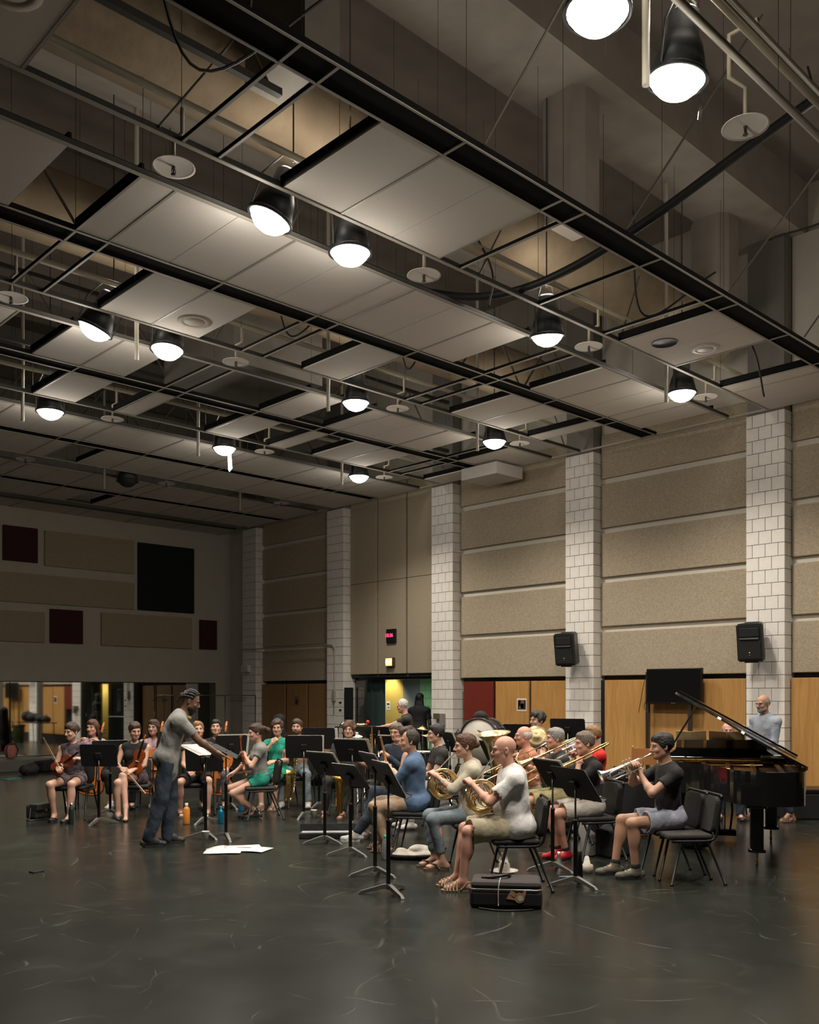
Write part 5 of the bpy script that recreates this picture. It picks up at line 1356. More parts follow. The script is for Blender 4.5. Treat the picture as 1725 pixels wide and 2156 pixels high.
seated('viola_blonde', 417, 13.6, -12, 'woman with pinned up strawberry blonde hair, dark shorts and flip-flops behind a music stand', 'chair of the woman with flip-flops',
    dict(female=True, hair='blonde', style='bun', hyaw=8, hpitch=6, top=dict(m=c_pat, sleeve=.3), bottom=dict(m=c_black, len=.92), shoe='flipflop', shoem=s_brown,
         feet=((.24, .28, .085, 10), (-.14, .44, .085, -10)), rh=(.12, .35, .66), lh=(-.06, .30, .72), detail=1))
seated('cello_dark', 455, 14.5, -12, 'dark haired woman in patterned leggings sitting behind the blonde woman\'s stand', 'chair of the woman in patterned leggings',
    dict(female=True, hair='black', style='bun', hyaw=-4, hpitch=8, top=dict(m=c_black, sleeve=.5), bottom=dict(m=c_legging, len=1.8), shoe='flat', shoem=s_black, feet=((.20, .40, .085, 10), (-.12, .42, .085, -6)), rh=(.3, .25, .8), detail=0))
seated('violin_grey', 548, 13.1, 74, 'woman in grey tee and teal shorts with ponytail, violin standing on her lap', 'chair of the woman in grey tee, turned side-on',
    dict(female=True, hair='brown', style='pony', hpitch=-8, hyaw=8, lean=2, top=dict(m=c_grey, sleeve=.5), bottom=dict(m=c_teal, len=.45, name='shorts'), shoe='sneaker', shoem=s_black, scale=.98,
         feet=((.08, .12, .12, 10), (-.03, .06, .11, 0)), knee_r=(.1, 1.2, .4), knee_l=(-.1, 1.2, .4), rh=(.12, .40, .62), rgrip='relax', lh=(-.06, .22, .90), lelb=(-1, -.4, -.8), detail=1))
seated('teal', 584, 14.4, 10, 'woman in teal dress with curly hair resting her chin on her hand', 'chair of the woman in the teal dress',
    dict(female=True, hair='brown', style='curly', hyaw=8, hpitch=-4, lean=-4, bow=0, top=dict(m=c_teal, sleeve=.35), bottom=dict(m=c_teal, len=.8, skirt=1, name='skirt'), shoe='sandal', shoem=s_brown, feet=((.10, .45, .085, 0), (-.08, .40, .085, 0)),
         rh=(.035, .155, .985), relb=(.5, .7, -1), rgrip='fist', rpalm=(-.4, -.8, .3), lh=(-.05, .28, .72), detail=1))
seated('pink', 626, 14.7, 4, 'bearded man in pink polo shirt holding a bassoon-like horn across his chest', 'chair of the bearded man in pink',
    dict(hair='brown', style='short', beard=.015, lean=-2, hyaw=0, top=dict(m=c_pink, sleeve=.6, collar=1), bottom=dict(m=c_jeans, len=1.9), shoe='sneaker', shoem=s_white, feet=((.15, .45), (-.25, .42)), rh=(.16, .28, .72), lh=(-.12, .30, .88), detail=1))
seated('longhair', 734, 13.6, 8, 'man with shoulder length hair and glasses in dark shirt with a baritone saxophone', 'chair of the long haired saxophonist',
    dict(hair='auburn', style='longwave', hairlen=.06, glasses=2, lean=-6, hyaw=4, top=dict(m=c_char, sleeve=.7, collar=1), bottom=dict(m=c_char, len=1.9), shoe='flipflop', shoem=s_brown, feet=((.26, .42, .085, 10), (-.02, .52, .085, -5)), rh=(.20, .30, .70), lh=(-.14, .26, .80), rgrip='relax', detail=1))
seated('greyhair', 842, 12.9, 30, 'grey haired man with glasses in dark jacket playing a reed instrument', 'chair of the grey haired reed player',
    dict(hair='greybrown', style='short', skin='pink', glasses=1, hpitch=-6, top=dict(m=c_djeans, sleeve=1.9, collar=1), bottom=dict(m=c_black, len=1.95), shoe='sneaker', shoem=s_black, rh=(.06, .34, .80), lh=(.0, .30, .90), detail=1))
seated('flutist', 866, 11.25, 86, 'flutist in pink shirt, dark jeans and white shoes behind the man in blue', 'chair of the flutist in dark jeans',
    dict(hair='brown', style='curly', lean=2, top=dict(m=c_pink, sleeve=1.8), bottom=dict(m=c_djeans, len=1.9, loose=.004), shoe='sneaker', shoem=s_white, solem=m_sole_w, sock=None,
         feet=((.06, .56, .15, 0, 0), (-.13, .66, .085, 0)), rh=(.04, .30, .80), lh=(-.08, .26, .86), detail=1))
seated('blue', 874, 10.35, 100, 'balding man in blue long sleeved shirt and tan trousers with his back half turned', 'chair of the man in the blue shirt',
    dict(hair='dark', style='thinning', skin='tan', lean=2, hyaw=14, top=dict(m=c_denim, sleeve=1.95, collar=1, hem=.08, loose=.012, wr=.006), bottom=dict(m=c_tan, len=1.9, loose=.008, wr=.005), shoe='sandal', shoem=s_brown, girth=1.04,
         feet=((.10, .38, .085, 0), (-.12, .30, .085, -5)), rh=(.05, .38, .86), lh=(-.04, .34, .92), detail=2))
seated('darkshirt', 930, 12.2, 78, 'dark haired man with glasses in dark grey shirt behind the horn players', 'chair of the man in the dark grey shirt',
    dict(hair='black', style='short', glasses=1, top=dict(m=c_char, sleeve=.62, collar=1), bottom=dict(m=c_hem, len=1.9), shoe='sneaker', shoem=s_white, rh=(.08, .34, .74), lh=(-.10, .36, .70), detail=1))
seated('hornwoman', 996, 9.45, 84, 'woman in beige tunic and faded jeans playing a french horn', 'chair of the woman playing the french horn',
    dict(female=True, hair='auburn', style='bun', scale=1.0, lean=4, hpitch=-4, top=dict(m=c_beige, sleeve=1.55, hem=.12, loose=.012, wr=.007), bottom=dict(m=c_jeans, len=1.75), shoe='flipflop', shoem=s_brown,
         feet=((.05, .38, .085, 0), (-.12, .33, .085, 0)), rh=(.16, .22, .80), lh=(-.03, .37, .92), lelb=(-.8, -.2, -1), lgrip='fist', detail=2))
seated('hornman', 1084, 8.45, 88, 'bald man with glasses in white tee and khaki shorts playing a french horn', 'chair of the bald horn player in white tee',
    dict(hair='grey', style='none', skin='pink', glasses=1, scale=1.03, lean=3, bow=4, hpitch=-4, girth=1.12, belly=.03, top=dict(m=c_white, sleeve=.66, hem=.10, loose=.012, wr=.007, flare=.014), bottom=dict(m=c_khaki, len=.97, loose=.016, flare=.018, wr=.009),
         shoe='sandal', shoem=s_olive, feet=((.06, .50, .085, 0), (-.14, .47, .085, 2)), rh=(.17, .26, .78), lh=(-.03, .37, .90), lelb=(-.8, -.3, -1), lgrip='fist', detail=2))
seated('tuba', 1116, 11.6, 84, 'white haired man in salmon tee playing the tuba', 'chair of the tuba player',
    dict(hair='white', style='fringe', glasses=2, skin='pink', girth=1.15, belly=.03, top=dict(m=c_salmon, sleeve=.65), bottom=dict(m=c_khaki, len=1.0), shoe='sneaker', rh=(.12, .30, .80), lh=(-.10, .30, .84), detail=1))
seated('curly', 1142, 13.2, 62, 'curly haired man with glasses in cream tee at the drum set', 'stool chair of the curly haired drummer',
    dict(hair='dark', style='curly', glasses=1, scale=1.03, pz=.66, top=dict(m=c_cream, sleeve=.6), bottom=dict(m=c_black, len=1.9), rh=(.15, .4, .85), lh=(-.15, .42, .83), detail=1))
seated('trombone_back', 1182, 11.0, 82, 'grey haired man in charcoal tee playing the silver trombone, legs crossed', 'chair of the trombonist in charcoal tee',
    dict(hair='grey', style='short', skin='pink', top=dict(m=c_char, sleeve=.6), bottom=dict(m=c_olive, len=.95, loose=.01), shoe='sneaker', shoem=s_grey, feet=((.10, .42, .085, 0), (-.08, .50, .085, 0)), lh=(-.06, .24, 1.02), rh=(.06, .48, .92), lelb=(-1, .2, -.8), detail=1))
seated('redshirt', 1260, 11.7, 84, 'short haired man in bright red tee at the back of the brass section', 'chair of the man in the red tee',
    dict(hair='blonde', style='short', skin='pink', hyaw=4, top=dict(m=c_red, sleeve=.6), bottom=dict(m=c_black, len=1.9), lh=(-.02, .25, 1.02), rh=(.06, .3, .95), detail=1))
seated('trombone_front', 1244, 9.95, 78, 'man in black tee, beige shorts and red shoes playing the golden trombone', 'chair of the trombonist with red shoes',
    dict(hair='greybrown', style='short', skin='pink', lean=3, hpitch=-4, muscle=1.06, top=dict(m=c_black, sleeve=.6), bottom=dict(m=c_hem, len=.85, loose=.01, flare=.02), shoe='sneaker', shoem=s_red, laces=m_white, sock=c_black,
         feet=((.04, .34, .085, 0), (-.06, .30, .085, 25)), lh=(-.06, .16, 1.00), lelb=(-.8, .1, -1), lgrip='fist', rh=(.05, .50, .88), detail=2))
seated('trumpet', 1412, 9.0, 84, 'dark haired man in black v-neck tee and pale grey shorts playing a silver trumpet', 'chair of the trumpet player',
    dict(hair='black', style='short', lean=3, bow=2, hpitch=-6, top=dict(m=c_black, sleeve=.62), bottom=dict(m=c_lshort, len=.72, loose=.008, flare=.02), shoe='sneaker', shoem=s_grey, sock=c_black, laces=m_white, skin='tan', scale=1.03,
         feet=((.10, .50, .085, 4), (-.13, .38, .085, 0)), lh=(-.03, .30, .95), lelb=(-.9, .1, -1), rh=(.03, .34, 1.0), relb=(.9, .3, -.9), rpalm=(-1, 0, -.3), lpalm=(1, 0, .3), detail=2))
seated('pianist', 1532, 13.3, 14, 'pianist with silver glasses half hidden between the piano lid and the music desk', 'piano chair behind the grand piano',
    dict(hair='grey', style='fringe', glasses=2, beard=.01, beardc='greybrown', skin='pink', scale=1.0, top=dict(m=c_white, sleeve=.6), bottom=dict(m=c_djeans, len=1.95), rh=(.15, .42, .80), lh=(-.15, .42, .80), shoe='flat', detail=1))
standing('percussion', 864, 16.2, 92, 'bald grey haired man with glasses in black tee reaching over the percussion table',
    dict(hair='white', style='buzz', glasses=2, skin='pink', scale=.95, lean=10, hpitch=-12, top=dict(m=c_char, sleeve=.6), bottom=dict(m=c_black, len=1.95), lh=(-.12, .58, 1.22), lelb=(-.6, 0, -1), rh=(.08, .55, 1.2), feet=((.1, .0), (-.12, .1)), detail=1))
standing('doorman', 882, 20.4, 200, 'person with long dreadlocks dressed in black standing in the corridor doorway',
    dict(hair='black', style='dreads', skin='dark', scale=1.0, top=dict(m=c_black, sleeve=.7, hem=.08, loose=.02), bottom=dict(m=c_black, len=1.95), detail=1))
standing('greyshirt', 1613, 12.9, 62, 'bald man with glasses and grey beard in rolled sleeve grey-blue shirt standing behind the piano',
    dict(hair='grey', style='fringe', beard=.008, beardc='grey', glasses=1, skin='tan', scale=.99, hpitch=-8, lean=1, top=dict(m=c_gblue, sleeve=1.45, collar=1, hem=.08, loose=.01, wr=.006), bottom=dict(m=c_djeans, len=1.95), shoe='sandal', shoem=s_brown,
         lh=(-.05, .24, 1.02), rh=(.10, .26, 1.02), feet=((.12, .12), (-.30, -.16, .085, -12)), detail=2))
chair(D(1440, 8.75), yaw_of(86), 'empty charcoal chair at the right front, next to the trumpet player', fabric=True)
chair(D(800, 13.9), yaw_of(20), 'empty chair between the saxophonists')
# ================================================================ STANDS, INSTRUMENTS, FLOOR THINGS
def ms(px, py, phi, label, **kw):
    p = G(px, py); return music_stand((p.x, p.y), yaw_of(phi), label, **kw)
ms(208, 1735, 182, 'black music stand in front of the woman in purple shorts', h=.92, tilt=14, rot0=.4, w=.50, dh=.31)
ms(232, 1716, 160, 'second black stand close behind the first at the far left, holding a tan folder', h=.93, tilt=14, w=.5, dh=.30, sheet=[S('tan printed music folder on the stand at the far left', .0, .0, .46, .30)])
ms(430, 1733, 176, 'black music stand before the blonde woman, behind the conductor\'s stands', h=.86, tilt=16, rot0=.2, sheet=[S('open sheet music on the stand before the blonde woman', 0, .01)])
ms(433, 1765, -80, 'conductor\'s left music stand with its desk laid almost flat', h=1.05, tilt=66, rot0=.9, w=.5, dh=.33, sheet=[S('large open score on the conductor\'s stands', .1, .05, .50, .30, .1), S('second score sheet overhanging the conductor\'s stand', -.10, .02, .40, .28, -.15)])
ms(476, 1768, -95, 'conductor\'s right music stand with flat tilted desk', h=1.06, tilt=62, rot0=.3, w=.5, dh=.34)
ms(486, 1702, 150, 'music stand behind the conductor\'s stands, before the leggings woman', h=.95, tilt=16, sheet=[S('sheet music on the stand of the woman in leggings')])
ms(640, 1722, 176, 'music stand before the woman in teal', h=1.0, tilt=18, rot0=.25, w=.52, sheet=[S('long open part on the stand before the woman in teal', .03, .01, .50, .32)])
ms(672, 1700, 184, 'higher music stand in front of the bearded man in pink', h=1.06, tilt=16, w=.5, sheet=[S('sheet music on the stand of the man in pink', .04, .01, .5, .30)])
ms(684, 1775, 226, 'music stand over the flute case, tilted toward the saxophones', h=.92, tilt=36, rot0=.15, w=.50, sheet=[S('sheet music on the stand over the flute case')])
ms(742, 1742, 206, 'music stand in front of the long haired saxophonist', h=1.0, tilt=30, w=.5, sheet=[S('sheet music on the long haired saxophonist\'s stand')])
ms(738, 1800, 232, 'steeply tilted music stand beside the white canvas shoe', h=.86, tilt=40, rot0=.1, w=.46, sheet=[S('sheet music on the stand beside the white canvas shoe', 0, 0, .42)])
ms(830, 1722, 200, 'music stand before the grey haired reed player', h=1.0, tilt=26, w=.5, sheet=[S('sheet music on the grey haired man\'s stand')])
ms(790, 1843, 250, 'tall music stand, rear one of the pair in front of the man in blue', h=1.03, tilt=34, rot0=.5, w=.48, sheet=[S('sheet music on the rear stand before the man in blue')])
ms(818, 1882, 252, 'tall music stand, front one of the pair nearest the camera', h=1.0, tilt=30, rot0=.2, w=.52, sheet=[S('sheet music on the nearest stand')])
ms(790, 1684, 206, 'raised music stand with slanted desk in front of the percussion table', h=1.06, tilt=38, w=.6, dh=.38)
ms(948, 1700, 250, 'music stand behind the horn woman, before the man in dark grey', h=1.0, tilt=24, w=.46, sheet=[S('yellowed part on the stand behind the horn woman')])
ms(1036, 1745, 248, 'music stand between the two horn players', h=.98, tilt=28, w=.46, sheet=[S('yellowed part on the stand between the horn players')])
ms(1164, 1832, 246, 'music stand before the trombonists, left of two', h=.95, tilt=34, rot0=.25, w=.5, sheet=[S('part on the left stand before the trombonists')])
ms(1212, 1865, 246, 'music stand before the trombonist with red shoes, right of two', h=.93, tilt=34, rot0=.2, w=.56, dh=.36, sheet=[S('part on the right stand before the trombonists', .02, 0, .5, .32)])
ms(1196, 1708, 200, 'high black music stand behind the trombonists, against the white pillar', h=1.22, tilt=22, w=.52)
ms(1092, 1690, 190, 'black music stand behind the tuba player', h=1.10, tilt=20, w=.5)

def WM(key, o, d, up):
    """world matrix at local point o of a player, +Y along d, +Z near up"""
    t, i = PP[key]; o = toworld(t, o); R = Matrix.Rotation(t.rotation_euler[2], 3, 'Z'); y = (R @ Vector(d)).normalized(); z = R @ Vector(up); z = (z-y*z.dot(y)).normalized(); x = y.cross(z)
    return Matrix.Translation(o) @ Matrix((x, y, z)).transposed().to_4x4()
def W_(key, p): return toworld(PP[key][0], p)
french_horn(*PP['hornwoman'], 'brass french horn played by the woman in beige', c=(.0, .30, .84))
french_horn(*PP['hornman'], 'brass french horn played by the bald man in white', c=(.0, .30, .82))
trumpet(*PP['trumpet'], 'silver trumpet played by the dark haired man in black', (.0, .68, .96))
trombone(*PP['trombone_front'], 'golden trombone played by the man with red shoes', (0, .92, -.42), m_brass, .50, .60)
trombone(*PP['trombone_back'], 'silver and brass trombone played by the grey haired man in charcoal', (0, .92, -.42), m_brass2, .46, .66)
trumpet(*PP['redshirt'], 'small brass trumpet held by the man in the red tee', (.0, .60, .98))
violin(WM('violin_left', (.20, .24, .66), (-.72, .10, .52), (-.3, .9, .2)), 'violin held across the lap of the woman in purple shorts')
bow(W_('violin_left', (.02, .36, .66)), W_('violin_left', (.27, .40, 1.16)), 'violin bow held upright by the woman in purple shorts')
violin(WM('viola_black', (-.02, .24, .62), (-.28, .06, .95), (.2, 1, 0)), 'reddish violin standing on the lap of the woman in the black dress', m=m_violin)
bow(W_('viola_black', (.10, .34, .70)), W_('viola_black', (-.22, .52, .36)), 'bow pointing to the floor from the hand of the woman in black')
violin(WM('violin_grey', (.0, .22, .60), (0, .10, 1), (.2, 1, 0)), 'dark red violin standing on the lap of the woman in grey tee')
bow(W_('violin_grey', (.10, .40, .62)), W_('violin_grey', (.55, -.1, .62)), 'bow lying level in the hand of the woman in grey tee')
violin(WM('cello_white', (.06, .40, .22), (-.20, -.22, .95), (.1, 1, .2)), 'orange brown cello between the knees of the woman in the white blouse', 1.98, 'cello', m_cello, 'cello', 'cellos', .1)
violin(WM('cello_glasses', (.02, .42, .22), (-.14, -.22, .95), (.1, 1, .2)), 'orange brown cello beside the conductor, of the woman with glasses', 1.98, 'cello', m_cello, 'cello', 'cellos', .1)
violin(WM('cello_dark', (-.02, .44, .22), (-.12, -.22, .95), (.1, 1, .2)), 'cello of the woman in patterned leggings, behind the stand', 1.98, 'cello', m_cello, 'cello', 'cellos', .1)
violin(WM('viola_blonde', (.0, .26, .62), (-.1, .05, .95), (.2, 1, 0)), 'viola on the lap of the blonde woman, behind her stand')
saxophone(WM('pink', (-.05, .38, .78), (.35, .9, .0), (-.1, .1, 1)), 'slim brass saxophone on a stand by the bearded man in pink', s=1.15, m2=m_silver)
saxophone(WM('longhair', (.05, .44, .86), (-.3, .9, .0), (.05, -.15, 1)), 'large baritone saxophone with wide bell of the long haired man', mat('aged_brass', (.50, .30, .09), .3, metal=1), 1.36)
saxophone(WM('greyhair', (.04, .34, .88), (-.2, .9, .0), (.0, .2, 1)), 'saxophone of the grey haired man with glasses', s=.9)
flute(W_('flutist', (.02, .26, .76)), W_('flutist', (-.05, .37, 1.23)), 'pale wooden flute held upright by the flutist', .0115, mat('pale_flute_wood', (.50, .28, .16), .4), name='flute')
flute(W_('pink', (.20, .26, .72)), W_('pink', (-.20, .30, 1.06)), 'silver bassoon tube held diagonally by the bearded man', .017, m_silver, name='bassoon')

# tuba
t_, i_ = PP['tuba']; o = toworld(t_, (-.02, .30, .50)); tb = thing('tuba', 'large brass tuba with wide upright bell in front of the white haired man', 'tuba', o, t_.rotation_euler[2])
b = BM(); lathe(b, [(.055, 0), (.06, .12), (.075, .28), (.10, .42), (.14, .52), (.19, .575), (.215, .585), (.218, .588), (.212, .590), (.18, .575), (.13, .515), (.09, .42), (.06, .25)], 36, T(.04, .10, .18) @ RX(-.12) @ RY(-.10)); obj('bell', b, m_brass2, tb)
b = BM(); sweep(b, bez([(.04, .10, .20), (.05, .10, .02), (.02, .02, -.06), (-.03, -.04, .0), (-.04, -.05, .2), (-.05, -.04, .36)], 6), [.055-.0013*i for i in range(31)], 14); obj('main_body', b, m_brass, tb)
b = BM()
for k in range(4): sweep(b, bez([(-.08+.03*k, .12, .02), (-.08+.03*k, .16, .14), (-.06+.03*k, .14, .30), (-.05+.03*k, .06, .34), (-.06+.03*k, .02, .16), (-.08+.03*k, .12, .02)], 4), .014, 8)
obj('tubing', b, m_rose, tb)
b = BM()
for k in range(4): lathe(b, [(0, 0), (.016, 0), (.016, .14), (.008, .145), (.008, .17), (.014, .172), (0, .175)], 12, T(-.10, .0+.036*k, .12))
sweep(b, bez([(-.04, -.05, .38), (-.02, -.12, .46), (.0, -.16, .52)], 5), .008, 8); obj('valve', b, m_silver, tb)

# piano
pn, pk, pyaw = grand_piano()
def PL(x, y, z): return Matrix.Translation((pk.x, pk.y, 0)) @ Matrix.Rotation(pyaw, 4, 'Z') @ Vector((x, y, z))
for k, (x, lab, wd, c) in enumerate(((.38, 'yellowed music book on the piano desk, left one', .34, (.50, .40, .22)), (-.02, 'open yellowed music book on the piano desk, right one', .40, (.55, .45, .27)))):
    b = BM(); o = thing('music_book', lab, 'book', PL(x, .085-.012*k, 1.035), pyaw, 'music on the piano desk')
    obj('page', prism(BM(), [(-wd/2, 0), (0, 0), (0, .27), (-wd/2, .28)], -.004, .004, RX(math.radians(76)) @ RZ(.0)), mat('yellow_page_%d' % k, c, .8), o)
    obj('page', prism(BM(), [(0.002, 0), (wd/2, 0), (wd/2, .28), (.002, .27)], -.006, .006, RX(math.radians(76))), mat('yellow_page_%d' % k, c, .8), o)
b = BM(); box(b, -.14, .14, -.1, .1, 0, .02, .003); o = obj('score_pad', b, m_paper, None, PL(-.52, .05, 1.005), (0, 0, pyaw+.2)); tag(o, 'white score lying on the piano beside the standing man', 'paper')

# floor things
p = G(83, 1722); t = thing('handbag', 'small dark bag with brass clasp on the floor at the far left', 'bag', (p.x, p.y, 0), .4)
b = BM(); box(b, -.16, .16, -.1, .1, 0, .20, .03); obj('bag_body', b, mat('bag_dark_green', (.035, .038, .030), .6), t)
obj('flap', box(BM(), -.162, .162, -.12, .03, .12, .21, .012), mat('bag_dark_green', (.035, .038, .030), .6), t); obj('clasp', box(BM(), -.02, .02, -.128, -.118, .10, .13, .002), m_gold, t)
obj('strap', sweep(BM(), bez([(-.16, 0, .18), (-.26, -.08, .03), (-.34, -.12, .012), (-.2, -.2, .012), (.0, -.16, .012)], 5), .008, 6), m_ebony, t)
steel_b = [(.035, .0), (.036, .01), (.036, .19), (.030, .215), (.018, .235), (.018, .26)]
bottle(G(150, 1735), 'dark green steel bottle on the floor by the woman in purple shorts', steel_b, mat('bottle_dark_teal', (.03, .055, .055), .3, metal=.6), m_steel)
bottle(G(465, 1734), 'blue steel bottle beside the conductor\'s right stand', [(.036, 0), (.038, .01), (.038, .15), (.032, .175), (.016, .19), (.016, .215)], mat('bottle_blue', (.01, .17, .28), .3, metal=.5), mat('cap_blue', (.02, .12, .2), .4))
bottle(G(508, 1708), 'tall blue bottle by the chair of the woman in grey tee', [(.035, 0), (.036, .01), (.036, .17), (.03, .19), (.028, .20)], mat('bottle_blue2', (.015, .14, .26), .35), mat('cap_lightblue', (.05, .3, .5), .4), .04)
bottle(G(393, 1735), 'orange juice bottle with pale cap beside the blonde woman\'s feet', [(.043, 0), (.045, .01), (.045, .20), (.03, .225), (.018, .235), (.018, .25)], mat('orange_juice', (.62, .22, .035), .3), m_white, .03)
bottle(G(811, 1810), 'clear plastic water bottle with green cap between the two front stands', [(.034, 0), (.036, .01), (.034, .08), (.036, .16), (.026, .20), (.014, .225), (.014, .24)], mat('clear_plastic_water', (.42, .46, .50), .12, trans=.7), mat('cap_green', (.02, .30, .15), .4))
cup(G(433, 1770), 'white paper cup beside the base of the conductor\'s stands'); cup(G(661, 1722), 'white paper cup under the stand before the woman in teal')
for (px, py, r, lab) in ((480, 1787, .3, 'white sheet on the floor before the conductor, left one'), (512, 1786, 1.1, 'white sheet on the floor before the conductor, middle one'), (530, 1790, .5, 'white sheet on the floor before the conductor, right one'), (470, 1794, .9, 'white sheet on the floor before the conductor, nearest one')):
    p = G(px, py); paper(p, r, lab, .30, .40, .002+.003*(px % 3))
p = G(500, 1787); o = obj('pencil', sweep(BM(), [(0, 0, 0), (.15, 0, 0), (.165, 0, 0)], [.0035, .0035, .0006], 6), m_ebony, None, (p.x, p.y, .016), (0, 0, -.9)); tag(o, 'dark pencil lying on the white sheets', 'pencil')
p = G(1128, 1797); o = obj('pencil', sweep(BM(), [(0, 0, 0), (.17, 0, 0), (.185, 0, 0)], [.004, .004, .0006], 6), mat('pencil_orange', (.65, .25, .04), .5), None, (p.x, p.y, .005), (0, 0, -.75)); tag(o, 'orange pencil on the floor left of the trombonists\' stands', 'pencil')
p = G(1195, 1848); o = obj('marker_pen', sweep(BM(), [(-.08, 0, 0), (.05, 0, 0), (.055, 0, 0), (.09, 0, 0)], [.008, .008, .009, .006], 8), mat('pen_blue_white', (.30, .45, .60), .4), None, (p.x, p.y, .009), (0, 0, -.6)); tag(o, 'white and blue pen on the floor by the right trombone stand', 'pen')
p = G(77, 1836); o = obj('wallet', box(BM(), -.06, .06, -.04, .04, 0, .012, .003), m_ebony, None, (p.x, p.y, 0), (0, 0, .2)); tag(o, 'small black wallet on the empty floor at the left', 'wallet')
p = G(22, 1640); o = obj('folder', box(BM(), -.17, .17, -.12, .12, 0, .012, .002), mat('teal_folder', (.03, .24, .22), .6), None, (p.x, p.y, 0), (0, 0, .3)); tag(o, 'teal folder on the floor before the mirror ledge', 'folder')
p = G(62, 1630); t = thing('backpack', 'dark backpack slumped on the floor before the mirror ledge', 'bag', (p.x, p.y, 0), .5)
F = Field((-.35, -.25, -.02), (.35, .25, .32), .02); F.ell((0, 0, .10), (.26, .16, .12), None, .04); F.ell((.12, .02, .17), (.10, .09, .08), None, .04); F.ell((-.16, 0, .12), (.08, .1, .1), None, .04); F.wrinkle(.008, 22, 3); F.cut((0, 0, .0), (0, 0, -1))
mesh_from('bag_body', [(*F.mesh(), 0)], c_char, t); obj('strap', sweep(BM(), bez([(-.2, -.1, .1), (-.3, -.2, .02), (-.1, -.24, .015), (.1, -.14, .08)], 5), .012, 6), m_ebony, t)
p = G(110, 1622); t = thing('instrument_case', 'low black instrument case on the floor before the mirror ledge', 'case', (p.x, p.y, 0), .55)
obj('case_body', box(BM(), -.5, .4, -.16, .16, 0, .24, .05), c_black, t); obj('handle', sweep(BM(), [(-.08, 0, .24), (-.07, 0, .27), (.07, 0, .27), (.08, 0, .24)], .009, 6), m_ebony, t)
# flute case
p = G(690, 1764); t = thing('flute_case', 'long black open instrument case on the floor behind the stand left of the white shoe', 'case', (p.x, p.y, 0), -YAW+.05)
obj('case_base', box(BM(), -.34, .34, -.09, .09, 0, .07, .012), c_black, t); obj('lining', box(BM(), -.31, .31, -.075, .075, .066, .076), mat('lining_grey', (.25, .25, .26), .9), t); obj('lid', box(BM(), -.34, .34, -.012, .012, 0, .10, .006, M=T(0, .10, .06) @ RX(-.3)), c_black, t)
# open case with cloth
p = G(870, 1806); t = thing('open_case', 'black oval case with pale crumpled cloth on the floor by the man in blue', 'case', (p.x, p.y, 0), -YAW)
obj('case_base', lathe(BM(), [(0, 0), (.24, 0), (.27, .03), (.27, .055), (.25, .055), (.24, .03), (0, .02)], 28, Matrix.Diagonal((1.15, .7, 1, 1))), c_black, t)
F = Field((-.3, -.2, 0), (.3, .2, .2), .014); F.ell((0, 0, .045), (.25, .14, .03), None, .02); F.ell((.08, .04, .09), (.13, .07, .03), None, .03); F.ell((-.12, .0, .07), (.07, .05, .03), None, .02); F.wrinkle(.012, 30, 6)
mesh_from('cloth_lining', [(*F.mesh(), 0)], cloth_m('case_cloth', (.46, .42, .36), noise=.25), t)
# horn case with horn badge
p = G(1066, 1905); t = thing('horn_case', 'black fabric case with tan horn shaped badge on the floor by the bald man\'s chair', 'case', (p.x, p.y, 0), -YAW-.12)
b = BM(); box(b, -.295, .295, -.16, .20, .0, .155, .035); obj('case_body', b, mat('case_fabric_black', (.014, .013, .013), .8, noise=.2, scale=60), t)
b = BM(); box(b, -.288, .288, -.155, .195, .155, .222, .035); lid_ = obj('case_lid', b, mat('case_lid_grey_brown', (.045, .038, .036), .85, noise=.2, scale=60), t)
obj('zipper', sweep(BM(), [(x, y, .158) for x, y in rrect(.585, .352, .05)], .004, 5, closed=True).verts and sweep(BM(), [(x, y+.02, .158) for x, y in rrect(.588, .358, .05)], .004, 5, closed=True), m_steel, t)
obj('handle', sweep(BM(), bez([(-.20, -.02, .225), (-.12, -.05, .235), (.0, -.02, .25), (.03, .06, .232)], 5), .014, 8), m_ebony, t)
obj('zip_cord', sweep(BM(), bez([(-.04, .0, .232), (-.05, -.14, .225), (-.06, -.172, .15), (-.06, -.176, .03)], 5), .004, 6), mat('cord_white', (.5, .48, .44), .7), t)
obj('shoulder_strap', sweep(BM(), bez([(-.22, -.18, .012), (-.05, -.24, .008), (.1, -.22, .008), (.22, -.18, .01)], 5), .009, 6, flat=(1.4, .5)), m_ebony, t)
b = BM(); M = T(.11, -.163, .095) @ RX(PI/2)
ring = [(math.cos(a)*.042, math.sin(a)*.042) for a in np.linspace(0, 2*PI, 22)[:-1]]; prism(b, ring, 0, .003, M)
prism(b, [(-.035, .0), (-.085, .030), (-.068, .058), (-.045, .048), (-.02, .03)], 0, .003, M); prism(b, [(-.085, .030), (-.105, -.01), (-.03, -.02)], 0, .0025, M); prism(b, [(.02, .036), (.04, .062), (.055, .055), (.045, .01)], 0, .003, M)
bd = obj('horn_badge', b, mat('badge_tan', (.45, .26, .14), .6), t); b = BM(); prism(b, [(math.cos(a)*.022+.006, math.sin(a)*.022-.004) for a in np.linspace(0, 2*PI, 18)[:-1]], .003, .0045, M); obj('badge_centre', b, m_white, bd)
